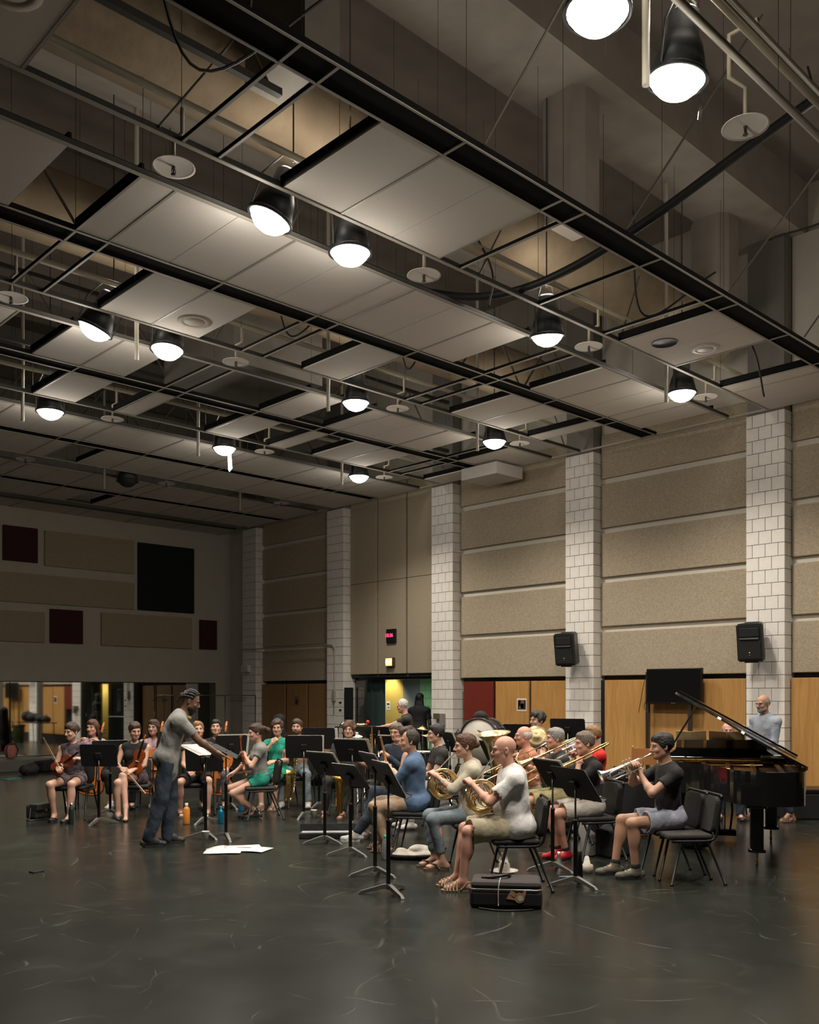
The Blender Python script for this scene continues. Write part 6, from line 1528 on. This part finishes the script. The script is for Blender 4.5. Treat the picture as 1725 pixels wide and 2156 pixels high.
# mutes
def mute(p, label, prof, m, extra=None, rot=None):
    t = thing('instrument_mute', label, 'mute', p, 0, 'brass mutes on the floor', rot); obj('mute_body', lathe(BM(), prof, 24), m, t)
    if extra: extra(t)
    return t
m_fibre = mat('fibre_white_red', (.50, .45, .38), .7, noise=.15, scale=30)
def tr(t): 
    b = BM()
    for k in range(3): a = k*2.09; sweep(b, [(math.cos(a)*.045, math.sin(a)*.045, .14), (math.cos(a)*.02, math.sin(a)*.02, .22)], .010, 6)
    obj('cork_strip', b, m_fibre, t)
    b = BM(); lathe(b, [(.06, .03), (.13, .05), (.135, .06), (.06, .045)], 24); obj('rim_plate', b, m_fibre, t)
mute(G(1062, 1845), 'large white and black horn mute standing under the bald man\'s chair', [(0, 0), (.09, 0), (.10, .02), (.06, .04), (.056, .06), (.052, .12), (.03, .15), (0, .15)], m_fibre, tr)
mute(G(1177, 1822), 'small silver cone mute under the red shoe', [(0, 0), (.055, 0), (.055, .008), (.03, .05), (.018, .10), (.016, .14), (0, .14)], m_silver)
mute(G(1236, 1838), 'white and grey trombone mute by the right trombone stand', [(0, 0), (.06, 0), (.062, .05), (.06, .08), (.035, .09), (.02, .16), (0, .17)], m_fibre)
mute(G(1221, 1850), 'black stick mute with red tip behind the right trombone stand', [(0, 0), (.03, 0), (.028, .12), (.022, .18), (.02, .26), (0, .27)], m_ebony)

# ---- percussion
p = D(1018, 14.2); t = thing('bass_drum', 'big concert bass drum with pale head on its stand, cap on top', 'drum', (p.x, p.y, 0), yaw_of(38))
M = T(0, 0, 1.02) @ RX(PI/2)
M = M @ Matrix.Diagonal((.86, .86, .6, 1))
obj('shell', lathe(BM(), [(.40, -.2), (.405, -.2), (.405, .2), (.40, .2)], 40, M), mat('drum_shell_dark', (.025, .02, .018), .3), t)
obj('drum_head', lathe(BM(), [(0, -.205), (.395, -.2), (.395, .2), (0, .205)], 40, M), mat('drum_skin', (.50, .46, .40), .6, noise=.1, scale=5), t)
for sx in (-.2, .2): obj('hoop', lathe(BM(), [(.40, sx-.02), (.425, sx-.02), (.425, sx+.02), (.40, sx+.02)], 40, M), m_ebony, t)
b = BM()
for k in range(10): a = k*.628; sweep(b, [(math.cos(a)*.37, -.13, 1.02+math.sin(a)*.37), (math.cos(a)*.37, .13, 1.02+math.sin(a)*.37)], .006, 6)
obj('tension_rod', b, m_chrome, t)
b = BM()
for sx in (-1, 1): sweep(b, [(sx*.45, 0, 1.02), (sx*.46, 0, .5), (sx*.40, .3, .03)], .014, 8); sweep(b, [(sx*.46, 0, .5), (sx*.40, -.3, .03)], .014, 8)
sweep(b, [(-.46, 0, .5), (.46, 0, .5)], .014, 8); obj('drum_stand', b, m_chrome, t)
cp = thing('baseball_cap', 'black cap lying on top of the bass drum', 'cap', toworld(t, (.05, 0, 1.375)), 0)
F = Field((-.15, -.15, 0), (.15, .15, .15), .009); F.ell((0, 0, .02), (.10, .12, .09), None, .02); F.cut((0, 0, .012), (0, 0, -1)); mesh_from('crown', [(*F.mesh(), 0)], c_black, cp)
obj('brim', prism(BM(), [(-.08, -.09), (-.07, -.15), (0, -.17), (.07, -.15), (.08, -.09)], .008, .014), c_black, cp)
def cymbal(p, z, r, label, tx=.0, ty=.0, m=None):
    t = thing('cymbal_on_stand', label, 'cymbal', (p.x, p.y, 0), 0, 'cymbals')
    obj('cymbal_disc', lathe(BM(), [(.006, .03), (.03, .028), (.05, .012), (r*.6, .004), (r, -.012), (r, -.014), (r*.6, .002), (.05, .010), (.006, .026)], 36, T(0, 0, z) @ RX(tx) @ RY(ty)), m or mat('cymbal_bronze', (.34, .26, .14), .42, metal=1), t)
    b = BM(); sweep(b, [(0, 0, .25), (0, 0, z+.05)], .010, 8)
    for k in range(3): a = k*2.09+.4; sweep(b, [(0, 0, .45), (math.cos(a)*.3, math.sin(a)*.3, .01)], .009, 6)
    obj('stand', b, m_chrome, t)
    return t
cymbal(D(1035, 13.3), 1.12, .23, 'dark tilted cymbal seen edge-on in front of the bass drum', .35, .45, mat('cymbal_dark', (.06, .055, .045), .3, metal=1))
cymbal(D(1130, 12.7), 1.16, .17, 'bronze cymbal turned face-on before the curly haired drummer', .9, -.75)
cymbal(D(890, 14.6), 1.20, .10, 'small splash cymbal behind the man in blue', .1, .1); cymbal(D(903, 14.2), 1.10, .12, 'small bronze cymbal left of the man in dark grey', .2, .2)
def drum(p, z, r, h, label, m, tilt=0, legs=True, group='drums of the percussion set'):
    t = thing('tom_drum', label, 'drum', (p.x, p.y, 0), 0, group); M = T(0, 0, z) @ RX(tilt)
    obj('shell', lathe(BM(), [(r, -h), (r, 0)], 28, M), m, t); obj('drum_head', lathe(BM(), [(0, .003), (r*.97, .003), (r*1.0, -.002)], 28, M), m_white, t)
    b = BM(); lathe(b, [(r, -.02), (r+.015, -.02), (r+.015, .012), (r, .012)], 28, M); lathe(b, [(r, -h), (r+.015, -h), (r+.015, -h+.03), (r, -h+.03)], 28, M)
    for k in range(6): a = k*1.047; sweep(b, [M @ Vector((math.cos(a)*(r+.012), math.sin(a)*(r+.012), 0)), M @ Vector((math.cos(a)*(r+.012), math.sin(a)*(r+.012), -h))], .006, 6)
    obj('hoop', b, m_chrome, t)
    if legs:
        b = BM()
        for k in range(3): a = k*2.09; sweep(b, [(math.cos(a)*r*.8, math.sin(a)*r*.8, z-h*.5), (math.cos(a)*(r+.12), math.sin(a)*(r+.12), .01)], .010, 6)
        obj('stand', b, m_chrome, t)
    return t
m_steelshell = mat('chrome_drum_shell', (.62, .60, .57), .15, metal=1)
drum(D(748, 15.2), 1.06, .13, .18, 'chrome timbale drum left of the raised stand', m_steelshell, .25); drum(D(762, 15.6), 1.06, .15, .2, 'second chrome timbale, against the raised stand', m_steelshell, .25)
drum(D(845, 14.4), .98, .17, .25, 'tom drum beside the grey haired man', mat('tom_black', (.02, .02, .02), .2)); drum(D(888, 14.0), .88, .2, .3, 'floor tom behind the man in blue', mat('tom_black', (.02, .02, .02), .2)); drum(D(1060, 13.6), .80, .18, .16, 'snare drum by the bass drum', m_steelshell)
# percussion table with small instruments
p = D(765, 16.3); t = thing('percussion_table', 'small trap table under the percussionist\'s hands', 'table', (p.x, p.y, 0), yaw_of(10))
obj('table_top', box(BM(), -.45, .45, -.25, .25, 1.16, 1.18, .004), m_ebony, t)
for sx in (-1, 1):
    for sy in (-1, 1): obj('leg', sweep(BM(), [(sx*.4, sy*.2, 1.16), (sx*.42, sy*.22, 0)], .012, 6), m_tube, t)
def on_table(name, lab, x, y, bmx, m, cat='percussion'):
    q_ = toworld(t, (x, y, 1.18)); o = obj(name, bmx, m, None, q_, (0, 0, t.rotation_euler[2])); return tag(o, lab, cat, 'small percussion on the trap table')
on_table('hand_bell', 'round metal bell at the left end of the trap table', .36, .0, lathe(BM(), [(0, .07), (.02, .068), (.05, .04), (.07, 0), (.066, 0), (.045, .035), (0, .06)], 18), m_chrome)
on_table('hand_bell', 'second round metal bell on the trap table', .22, .05, lathe(BM(), [(0, .08), (.02, .078), (.055, .045), (.08, 0), (.075, 0), (.05, .04), (0, .07)], 18), m_chrome)
on_table('tambourine', 'pale tambourine lying on the trap table', .05, -.03, lathe(BM(), [(.12, 0), (.13, 0), (.13, .045), (.12, .045)], 24), m_brass2)
on_table('maraca', 'red topped maraca standing on the trap table', -.1, .08, lathe(BM(), [(0, 0), (.012, 0), (.012, .04), (.03, .055), (.034, .08), (.02, .105), (0, .11)], 14), mat('maraca_red', (.5, .03, .03), .4))
on_table('mallet', 'mallet lying across the trap table', .1, .12, sweep(BM(), [(-.12, 0, .06), (.1, 0, .09), (.1, 0, .09), (.14, 0, .095)], [.004, .004, .016, .016], 8), m_ebony)
# sunburst guitar and soprano sax on stands by the raised stand
p = D(777, 14.5); g = thing('electric_guitar', 'sunburst electric guitar leaning on a stand behind the stands', 'guitar', (p.x, p.y, 0), yaw_of(0))
sun = mat('sunburst', (.70, .16, .02), .2, noise=.6, scale=3, coat=.6)
gp = [(0, 0), (.12, .01), (.165, .07), (.15, .14), (.115, .19), (.12, .25), (.14, .31), (.11, .36), (.05, .34), (.0, .33), (-.05, .34), (-.12, .34), (-.13, .28), (-.11, .2), (-.14, .14), (-.16, .07), (-.11, .01)]
M = T(0, .05, .62) @ RX(math.radians(80)) @ RZ(-1.2); obj('body', prism(BM(), gp, -.02, .02, M), sun, g)
b = BM(); boxm(b, .045, .42, .02, M @ T(0, .55, .012)); boxm(b, .06, .12, .015, M @ T(.01, .80, .01)); obj('neck', b, mat('maple_neck', (.45, .26, .12), .4), g)
obj('pickguard', prism(BM(), [(.02, .08), (.1, .08), (.1, .25), (.03, .28)], .021, .024, M), m_white, g)
b = BM(); sweep(b, [(0, .1, .8), (0, .12, .3), (-.2, -.1, .01)], .01, 6); sweep(b, [(0, .12, .3), (.2, -.1, .01)], .01, 6); sweep(b, [(0, .12, .3), (0, .35, .01)], .01, 6); sweep(b, [(-.1, -.02, .54), (-.05, .12, .5), (.1, -.02, .54)], .008, 6); obj('guitar_stand', b, m_tube, g)
p = D(783, 14.1); t = thing('soprano_saxophone', 'gold soprano saxophone upright on a peg stand below the raised music stand', 'saxophone', (p.x, p.y, 0), yaw_of(0))
b = BM(); lathe(b, [(.05, .68), (.044, .70), (.030, .76), (.020, .95), (.010, 1.22), (.007, 1.25)], 16); obj('body_tube', b, m_brass, t)
b = BM()
for k in range(9): lathe(b, [(0, 0), (.013, 0), (.013, .006), (0, .008)], 8, T(0, -.024+.001*k, .76+.045*k) @ RX(PI/2)); sweep(b, [(.02, -.01, .75+.045*k), (.03, -.015, .78+.045*k)], .004, 5)
obj('key', b, m_brass2, t)
b = BM(); sweep(b, [(0, 0, .68), (0, 0, .05)], .01, 6); lathe(b, [(0, 0), (.12, 0), (.12, .01), (.02, .06), (0, .06)], 16); obj('peg_stand', b, m_ebony, t)
flute(D(798, 14.0)+Vector((0, 0, .8)), D(798, 14.0)+Vector((0, 0, 1.2)), 'silver clarinet upright on a peg beside the soprano saxophone', .012, m_silver, name='clarinet')

# ---- wall-mounted things
def OW(px, py, X=WX-.2):
    y = YW(px, X); u = (px-CXP)/FPX; d = X/(FW.x+u*RT.x); return Vector((X, y, EYE+(HOR-py)*d/FPX))
def loudspeaker(px, py, label, sc=1.0):
    o = OW(px, py, PX0-.28); t = thing('loudspeaker', label, 'loudspeaker', o, 0, 'black loudspeakers on the pillars', rot=(0, math.radians(-9)*-1*-1, math.radians(8)))
    prof = [(-.16, -.17), (.16, -.11), (.16, .11), (-.16, .17)]
    b = BM(); prism(b, [(-.17, -.19), (-.12, -.20), (.16, -.12), (.18, -.08), (.18, .08), (.16, .12), (-.12, .20), (-.17, .19)], -.29*sc, .29*sc); 
    bmesh.ops.bevel(b, geom=[e for e in b.edges if abs(e.verts[0].co.z-e.verts[1].co.z) < 1e-5], offset=.02, segments=2, affect='EDGES'); obj('cabinet', b, mat('speaker_plastic_black', (.014, .016, .015), .42), t)
    b = BM(); box(b, -.182, -.168, -.17, .17, -.25*sc, .03*sc, .008); obj('grille', b, mat('grille_black', (.008, .009, .009), .7), t)
    b = BM(); box(b, -.185, -.165, -.16, .16, .08*sc, .24*sc, .02); obj('horn_flare', b, mat('grille_black', (.008, .009, .009), .7), t)
    b = BM(); box(b, -.195, -.165, -.15, .15, .045*sc, .075*sc, .012); obj('horn_lip', b, mat('speaker_plastic_grey', (.05, .055, .05), .3), t)
    b = BM(); lathe(b, [(0, 0), (.014, 0), (.014, .003), (0, .003)], 14, T(-.183, 0, -.155*sc) @ RY(-PI/2)); boxm(b, .003, .02, .02, T(-.185, 0, -.185*sc)); obj('badge', b, m_gold, t)
    b = BM(); box(b, -.14, -.08, -.10, .10, -.31*sc, -.285*sc, .006); box(b, -.05, .05, -.1, .1, .285*sc, .305*sc, .008); obj('foot_bar', b, mat('speaker_plastic_black', (.014, .016, .015), .42), t)
    b = BM(); box(b, .17, .2, -.05, .05, -.12, .12); sweep(b, [(.19, 0, 0), (.255, 0, .0)], .025, 8); box(b, .245, .262, -.06, .06, -.12, .12); obj('wall_bracket', b, m_dark, t)
    return t
loudspeaker(1197, 1366, 'black loudspeaker on the second pillar from the right, above the tuba side'); loudspeaker(1586, 1351, 'black loudspeaker on the right pillar, above the standing man')
# television on a rolling frame
o = OW(1418, 1444, WX-.42); t = thing('television', 'dark flat television on a frame against the wood panels', 'television', (o.x, o.y, 0), 0)
w2 = (OW(1360, 1444, WX-.42).y-OW(1476, 1444, WX-.42).y)/2; z1_ = OW(1418, 1407, WX-.42).z; z0_ = OW(1418, 1483, WX-.42).z
obj('tv_casing', box(BM(), 0, .07, -w2, w2, z0_, z1_, .01), mat('tv_black', (.008, .008, .008), .3), t)
obj('screen', box(BM(), -.004, .002, -w2+.03, w2-.03, z0_+.045, z1_-.025), mat('tv_screen', (.006, .006, .006), .18, spec=.5), t)
obj('tv_badge', box(BM(), -.006, .0, -.04, .04, z0_+.014, z0_+.026), m_steel, t)
for sy, px in ((1, 1363), (-1, 1452)):
    y = OW(px, 1444, WX-.36).y-o.y; obj('post', box(BM(), .06, .11, y-.03, y+.03, .1, z1_-.05), m_rod, t)
obj('base', box(BM(), -.25, .3, -w2, w2, .04, .12, .01), m_ebony, t)
b = BM(); sweep(b, bez([(-.0, w2+.01, z1_-.12), (.0, w2+.06, z1_-.3), (-.02, w2+.14, z0_-.15)], 6), .006, 5); sweep(b, bez([(.0, w2-.02, z0_+.1), (-.02, w2+.03, z0_-.05), (-.02, w2-.1, z0_-.2)], 6), .006, 5); obj('cable', b, m_cable, t)
# clock and exit sign on the middle vertical panel
XF = WX-.2
c_ = OW(826, 1339, XF); t = thing('digital_clock', 'black digital clock with red digits 10:36 high on the tan panels', 'clock', c_, 0)
obj('clock_case', box(BM(), -.05, 0, -.15, .15, -.155, .155, .006), m_ebony, t)
m_led = mat('red_led', (.4, 0, .01), .4, emit=(1, .02, .08), estr=6)
text_mesh('10:36', .115, m_led, t, T(-.054, .045, .01) @ Matrix(((0, 0, -1, 0), (-1, 0, 0, 0), (0, 1, 0, 0), (0, 0, 0, 1))) , 'digits')
c_ = OW(825, 1394, XF); t = thing('exit_sign', 'lit orange and white EXIT sign below the clock', 'sign', c_, 0)
obj('sign_case', box(BM(), -.09, 0, -.12, .12, -.10, .10, .006), mat('exit_case', (.10, .05, .03), .5), t)
obj('sign_face', box(BM(), -.094, -.088, -.105, .105, -.085, .085), mat('exit_glow', (1, .6, .35), .5, emit=(1, .40, .16), estr=1.5), t)
text_mesh('EXIT', .105, mat('exit_letters', (1, .9, .8), .5, emit=(1, .78, .5), estr=2.6), t, T(-.096, 0, 0) @ Matrix(((0, 0, -1, 0), (-1, 0, 0, 0), (0, 1, 0, 0), (0, 0, 0, 1))), 'letters')
# pictures, notices, dispensers
def notice(px, py, wd, hh_, label, X, m, name='notice', inner=None):
    c_ = OW(px, py, X); t = thing(name, label, 'poster' if name == 'poster' else 'notice', c_)
    obj('sheet', box(BM(), -.004, 0, -wd/2, wd/2, -hh_/2, hh_/2), m, t)
    if inner:
        for (a, b__, c2, d_, mm) in inner: obj('print', box(BM(), -.0055, -.004, a*wd, b__*wd, c2*hh_, d_*hh_), mm, t)
    return t
m_ink = mat('print_brown', (.16, .07, .045), .7); m_inkd = mat('print_dark', (.02, .02, .02), .7)
notice(1099, 1484, .24, .25, 'small framed picture on the orange panel right of the red one', WX-.222, m_paper, 'poster', [(-.40, .40, -.38, .38, m_ink), (-.42, -.3, -.38, .38, m_inkd), (.12, .28, -.1, .36, m_paper), (-.25, .1, -.3, .1, mat('print_red', (.32, .10, .06), .7)), (.3, .4, -.38, .3, m_inkd)])
notice(625, 1475, .17, .22, 'small dark picture on the brown wood panels left of the doorway', WX-.222, m_ink, 'poster', [(-.3, .3, -.4, .1, m_inkd)])
notice(818, 1486, .15, .24, 'white and blue notice on the yellow corridor wall', XC, mat('notice_blue_white', (.42, .50, .55), .7), 'notice', [(-.35, .35, .1, .3, m_inkd), (-.3, .2, -.3, -.1, mat('print_blue', (.10, .20, .35), .7))])
notice(717, 1480, .16, .10, 'small printed notice on the white pillar left of the doorway, upper one', PX0-.001, m_paper, 'notice', [(-.3, .3, -.2, .3, m_inkd)]); notice(717, 1495, .16, .10, 'small printed notice on the white pillar left of the doorway, lower one', PX0-.001, m_paper, 'notice', [(-.3, .3, -.3, .2, m_inkd)])
c_ = OW(705, 1465, PX0); t = thing('wall_phone', 'grey wall phone with hanging cord on the pillar left of the doorway', 'telephone', c_); obj('phone_body', box(BM(), -.05, 0, -.05, .05, -.13, .13, .01), mat('phone_grey', (.30, .28, .24), .5), t); obj('cord', sweep(BM(), [Vector((-.03+.012*math.sin(k*1.3), .012*math.cos(k*1.3), -.13-.008*k)) for k in range(40)], .005, 5), m_rod, t)
c_ = OW(929, 1508, PX0); t = thing('soap_dispenser', 'metal box dispenser with grey pump on the pillar right of the doorway', 'dispenser', c_); obj('box_body', box(BM(), -.10, 0, -.02, .14, -.06, .06, .008), mat('dispenser_bronze', (.30, .24, .13), .35, metal=.7), t); obj('pump', box(BM(), -.09, 0, -.13, -.03, -.20, .06, .012), mat('dispenser_grey', (.22, .21, .19), .5), t)
c_ = OW(735, 1482, PX0-.01); t = thing('fire_cabinet', 'narrow black glass fronted cabinet on the pillar beside the dark door', 'cabinet', c_); obj('cabinet_body', box(BM(), -.03, 0, -.16, .14, -.36, .38, .006), m_doorblk, t); obj('glass_front', box(BM(), -.034, -.028, -.13, .11, -.32, .34), mat('dark_wired_glass', (.02, .025, .025), .12), t)
# electrical pipe on the far left pillar
pipe('conduit', 'thin conduit bending down the wall panels left of the doorway', [OW(499, 1367, PX0-.03), OW(560, 1366, PX0-.03), OW(688, 1357, PX0-.03), OW(700, 1358, PX0-.03), OW(705, 1366, PX0-.03), OW(705, 1455, PX0-.03)], .015, m_tee, 'pipe')
c_ = OW(521, 1408, PX0); o = obj('emergency_light', box(BM(), -.10, 0, -.16, .16, -.09, .09, .01), m_white, None, c_); tag(o, 'white emergency light box on the corner pillar', 'light box')
# garment rack in the corner
p = D(480, 24.0); t = thing('garment_rack', 'thin steel garment rack with empty hangers in the corner', 'rack', (p.x, p.y, 0), 0)
A_ = D(413, 24.6)-p; B_ = D(538, 23.6)-p
b = BM(); sweep(b, [(A_.x, A_.y, 1.70), (B_.x, B_.y, 1.70)], .013, 8); obj('rail', b, m_steel, t)
for q_ in (A_, B_, (A_+B_)/2): obj('upright', sweep(BM(), [(q_.x, q_.y, .08), (q_.x, q_.y, 1.70)], .013, 8), m_steel, t); 
for q_ in (A_, B_): obj('foot', sweep(BM(), [(q_.x-.2, q_.y-.2, .05), (q_.x+.2, q_.y+.2, .05)], .014, 8), m_steel, t)
for k in range(5):
    q_ = A_+(B_-A_)*(.62+.05*k); n_ = Vector((.7, .72, 0))
    o = obj('clothes_hanger', sweep(BM(), [Vector((0, 0, .02)), Vector((0, 0, -.05)), n_*.2+Vector((0, 0, -.15)), -n_*.2+Vector((0, 0, -.15)), Vector((0, 0, -.05))], .004, 5), m_dark, None, (p.x+q_.x, p.y+q_.y, 1.70)); tag(o, ['empty clothes hanger on the garment rack, first from its left end', 'second empty hanger on the garment rack', 'middle one of the five empty hangers on the rack', 'fourth empty hanger on the garment rack', 'empty clothes hanger nearest the pillar end of the rack'][k], 'hanger', 'hangers on the garment rack')
# black instrument cases standing by the wall
def soft_case(px, d, h, r, label, seed, lean=.0):
    p = D(px, d); t = thing('instrument_bag', label, 'case', (p.x, p.y, 0), seed)
    F = Field((-r-.1, -r-.1, 0), (r+.1+abs(lean), r+.1, h+.05), .025); F.cap((0, 0, r*.8), (lean, 0, h-r*.6), r, r*.55, .05); F.ell((0, 0, r*.7), (r*1.1, r*.8, r*.8), None, .05); F.wrinkle(.012, 14, seed); F.cut((0, 0, .02), (0, 0, -1))
    mesh_from('case_body', [(*F.mesh(), 0)], c_black, t)
    obj('handle', sweep(BM(), [(-.0, -r*.8, h*.5), (0, -r*1.05, h*.55), (0, -r*1.0, h*.65), (0, -r*.7, h*.68)], .012, 6), m_ebony, t); return t
soft_case(588, 18.6, 1.35, .24, 'tall black instrument case standing by the brown wood panels', 2); soft_case(668, 18.0, 1.10, .30, 'rounded black instrument case right of the bearded man in pink', 4, .1); soft_case(715, 17.0, .95, .25, 'low black case behind the long haired saxophonist', 5)
# amplifier and table behind the trumpet player
p = D(1310, 11.6); t = thing('guitar_amplifier', 'black amplifier on the floor between the trombonist and the trumpet player', 'amplifier', (p.x, p.y, 0), yaw_of(0))
obj('cabinet', box(BM(), -.36, .36, -.17, .17, .03, .66, .015), mat('amp_tolex', (.014, .014, .014), .7), t); obj('speaker_cloth', box(BM(), -.32, .32, -.178, -.165, .07, .5), mat('amp_cloth', (.022, .020, .018), .9), t); obj('handle', sweep(BM(), [(-.1, 0, .66), (-.09, 0, .69), (.09, 0, .69), (.1, 0, .66)], .01, 6), m_ebony, t)
b = BM()
for k in range(6): lathe(b, [(0, 0), (.014, 0), (.012, .02), (0, .02)], 10, T(-.25+.08*k, -.17, .58) @ RX(PI/2))
obj('knob', b, m_steel, t)
top_ = toworld(t, (.05, -.02, .66)); l_ = thing('laptop', 'small black device with a blue light on top of the amplifier', 'device', top_, yaw_of(0)); obj('device_body', box(BM(), -.16, .16, -.1, .1, 0, .05, .006), m_ebony, l_); obj('blue_led', box(BM(), -.05, -.02, -.108, -.1, .012, .04), mat('blue_led', (.1, .3, 1), .4, emit=(.1, .35, 1), estr=8), l_)
cup(toworld(t, (.27, .0, .66)), 'white paper cup on top of the black amplifier')
c2 = thing('device', 'second black gadget on the amplifier by the trumpet bell', 'device', toworld(t, (-.22, 0, .66)), .5); obj('device_body', box(BM(), -.1, .1, -.08, .08, 0, .07, .01), m_ebony, c2); obj('dial', lathe(BM(), [(0, .07), (.03, .07), (.03, .085), (0, .085)], 14), m_steel, c2)
# wooden box shelf near the piano
p = D(1378, 12.9); t = thing('wooden_crate', 'open orange brown wooden box behind the trumpet player\'s head', 'box', (p.x, p.y, .0), yaw_of(12))
b = BM()
for (x0, x1, y0, y1, z0_2, z1_2) in ((-.3, .3, -.2, .2, .78, .80), (-.3, -.28, -.2, .2, .8, 1.02), (.28, .3, -.2, .2, .8, 1.02), (-.28, .28, .18, .2, .8, 1.0), (-.28, .28, -.2, -.18, .8, .97)): box(b, x0, x1, y0, y1, z0_2, z1_2)
obj('crate_side', b, mat('crate_wood', (.36, .15, .045), .5, noise=.15, scale=8), t); b = BM()
for sx in (-1, 1):
    for sy in (-1, 1): sweep(b, [(sx*.26, sy*.16, .78), (sx*.26, sy*.16, 0)], .018, 6)
obj('leg', b, m_tube, t)
p = D(1450, 13.0); t = thing('wooden_crate', 'small wooden box left of the piano music desk', 'box', (p.x, p.y, 0), yaw_of(-10))
b = BM(); box(b, -.22, .22, -.15, .15, .75, .98); obj('crate_side', b, mat('crate_wood', (.36, .15, .045), .5, noise=.15, scale=8), t); b = BM(); box(b, -.12, .12, -.16, -.14, .86, .90); obj('slot', b, m_ebony, t); b = BM(); box(b, -.2, .2, -.13, .13, 0, .75); obj('plinth', b, m_ebony, t)
# gear under and around the piano
soft_case(1466, 10.6, .62, .19, 'dark bag standing between the empty chair and the piano', 7); soft_case(1300, 10.4, .34, .22, 'black bag under the trumpet player\'s chair', 8)
p = D(1300, 10.1); 
t = thing('drum_case', 'black case with white lettering behind the trumpet player\'s legs', 'case', (p.x, p.y, 0), yaw_of(-30)); obj('case_body', box(BM(), -.22, .22, -.12, .12, 0, .30, .03), c_black, t); text_mesh('CROWN', .07, m_white, t, T(0, -.122, .15) @ RX(PI/2), 'lettering')
b = BM(); box(b, -.2, .2, -.125, -.12, .21, .225); box(b, -.2, .2, -.125, -.12, .07, .08); obj('white_stripe', b, m_white, t)
p = D(1712, 13.2); t = thing('equipment_trunk', 'black trunk on the floor under the wood panels at the right edge', 'trunk', (p.x, p.y, 0), yaw_of(0)); obj('trunk_body', box(BM(), -.5, .5, -.25, .25, 0, .36, .02), mat('amp_tolex', (.014, .014, .014), .7), t)
b = BM(); box(b, -.06, .06, -.262, -.25, .2, .26, .004); boxm(b, .1, .01, .02, T(.25, -.258, .25)); obj('latch', b, m_steel, t); obj('lid', box(BM(), -.51, .51, -.255, .255, .36, .42, .015), m_ebony, t)
# table with bags by the pillar wall (seen in the mirror)
p = Vector((13.4, 11.9, 0)); t = thing('folding_table', 'table heaped with bags between the bass drum and the wall, seen in the mirror', 'table', p, PI/2); obj('table_top', box(BM(), -.95, .95, -.32, .32, .72, .75, .004), m_ebony, t)
for sx in (-1, 1):
    for sy in (-1, 1): obj('leg', sweep(BM(), [(sx*.85, sy*.25, .72), (sx*.85, sy*.27, 0)], .014, 6), m_tube, t)
for k, (x, r, h, lab) in enumerate(((-.7, .20, .36, 'black bag at the far end of the table by the wall'), (-.2, .22, .30, 'black bag in the middle of the table by the wall'), (.35, .2, .26, 'low black bag on the table by the wall'), (.78, .15, .22, 'small dark bag at the near end of the table by the wall'))):
    q_ = toworld(t, (x, 0, .75)); o = thing('soft_bag', lab, 'bag', q_, k); F = Field((-.35, -.35, 0), (.35, .35, h+.1), .022); F.ell((0, 0, h*.5), (r*1.15, r*.9, h*.52), None, .04); F.wrinkle(.016, 18, k); F.cut((0, 0, .005), (0, 0, -1)); mesh_from('bag_body', [(*F.mesh(), 0)], c_black, o); obj('strap', sweep(BM(), [(-r*.6, 0, h*.8), (0, 0, h+.07), (r*.6, 0, h*.8)], .01, 6), m_ebony, o)
p = Vector((13.2, 10.9, 0)); t = thing('waste_bin', 'green bin beside the table, seen in the mirror', 'bin', p); obj('bin_body', lathe(BM(), [(0, 0), (.17, 0), (.21, .62), (.22, .63), (.20, .62), (.16, .02), (0, .02)], 22), mat('bin_olive', (.10, .13, .03), .5), t); obj('bin_liner', lathe(BM(), [(.205, .56), (.225, .57), (.225, .64), (.20, .64)], 22), m_ebony, t)
p = D(18, 20.4); t = thing('backpack', 'pink and black backpack on the mirror ledge at the left edge', 'bag', (XB(22, 21.8), 21.8, .26), 0)
F = Field((-.25, -.2, 0), (.25, .2, .45), .02); F.ell((0, 0, .17), (.15, .10, .19), None, .04); F.cut((0, 0, .01), (0, 0, -1)); F.wrinkle(.008, 20, 2); mesh_from('bag_body', [(*F.mesh(), 0)], cloth_m('pink_bag', (.45, .17, .15)), t); obj('strap', sweep(BM(), [(-.1, -.1, .05), (-.13, -.12, .2), (-.08, -.08, .34), (.08, -.08, .34), (.13, -.12, .2), (.1, -.1, .05)], .012, 6), m_ebony, t)
# cables on the floor
obj_ = pipe('floor_cable', 'black cable snaking on the floor behind the amplifier and bag', bez([D(1210, 10.3)+Vector((0, 0, .01)), D(1245, 10.0)+Vector((0, 0, .01)), D(1285, 10.6)+Vector((0, 0, .01)), D(1240, 11.0)+Vector((0, 0, .01))], 8), .008, m_cable, 'cable', seg=6)
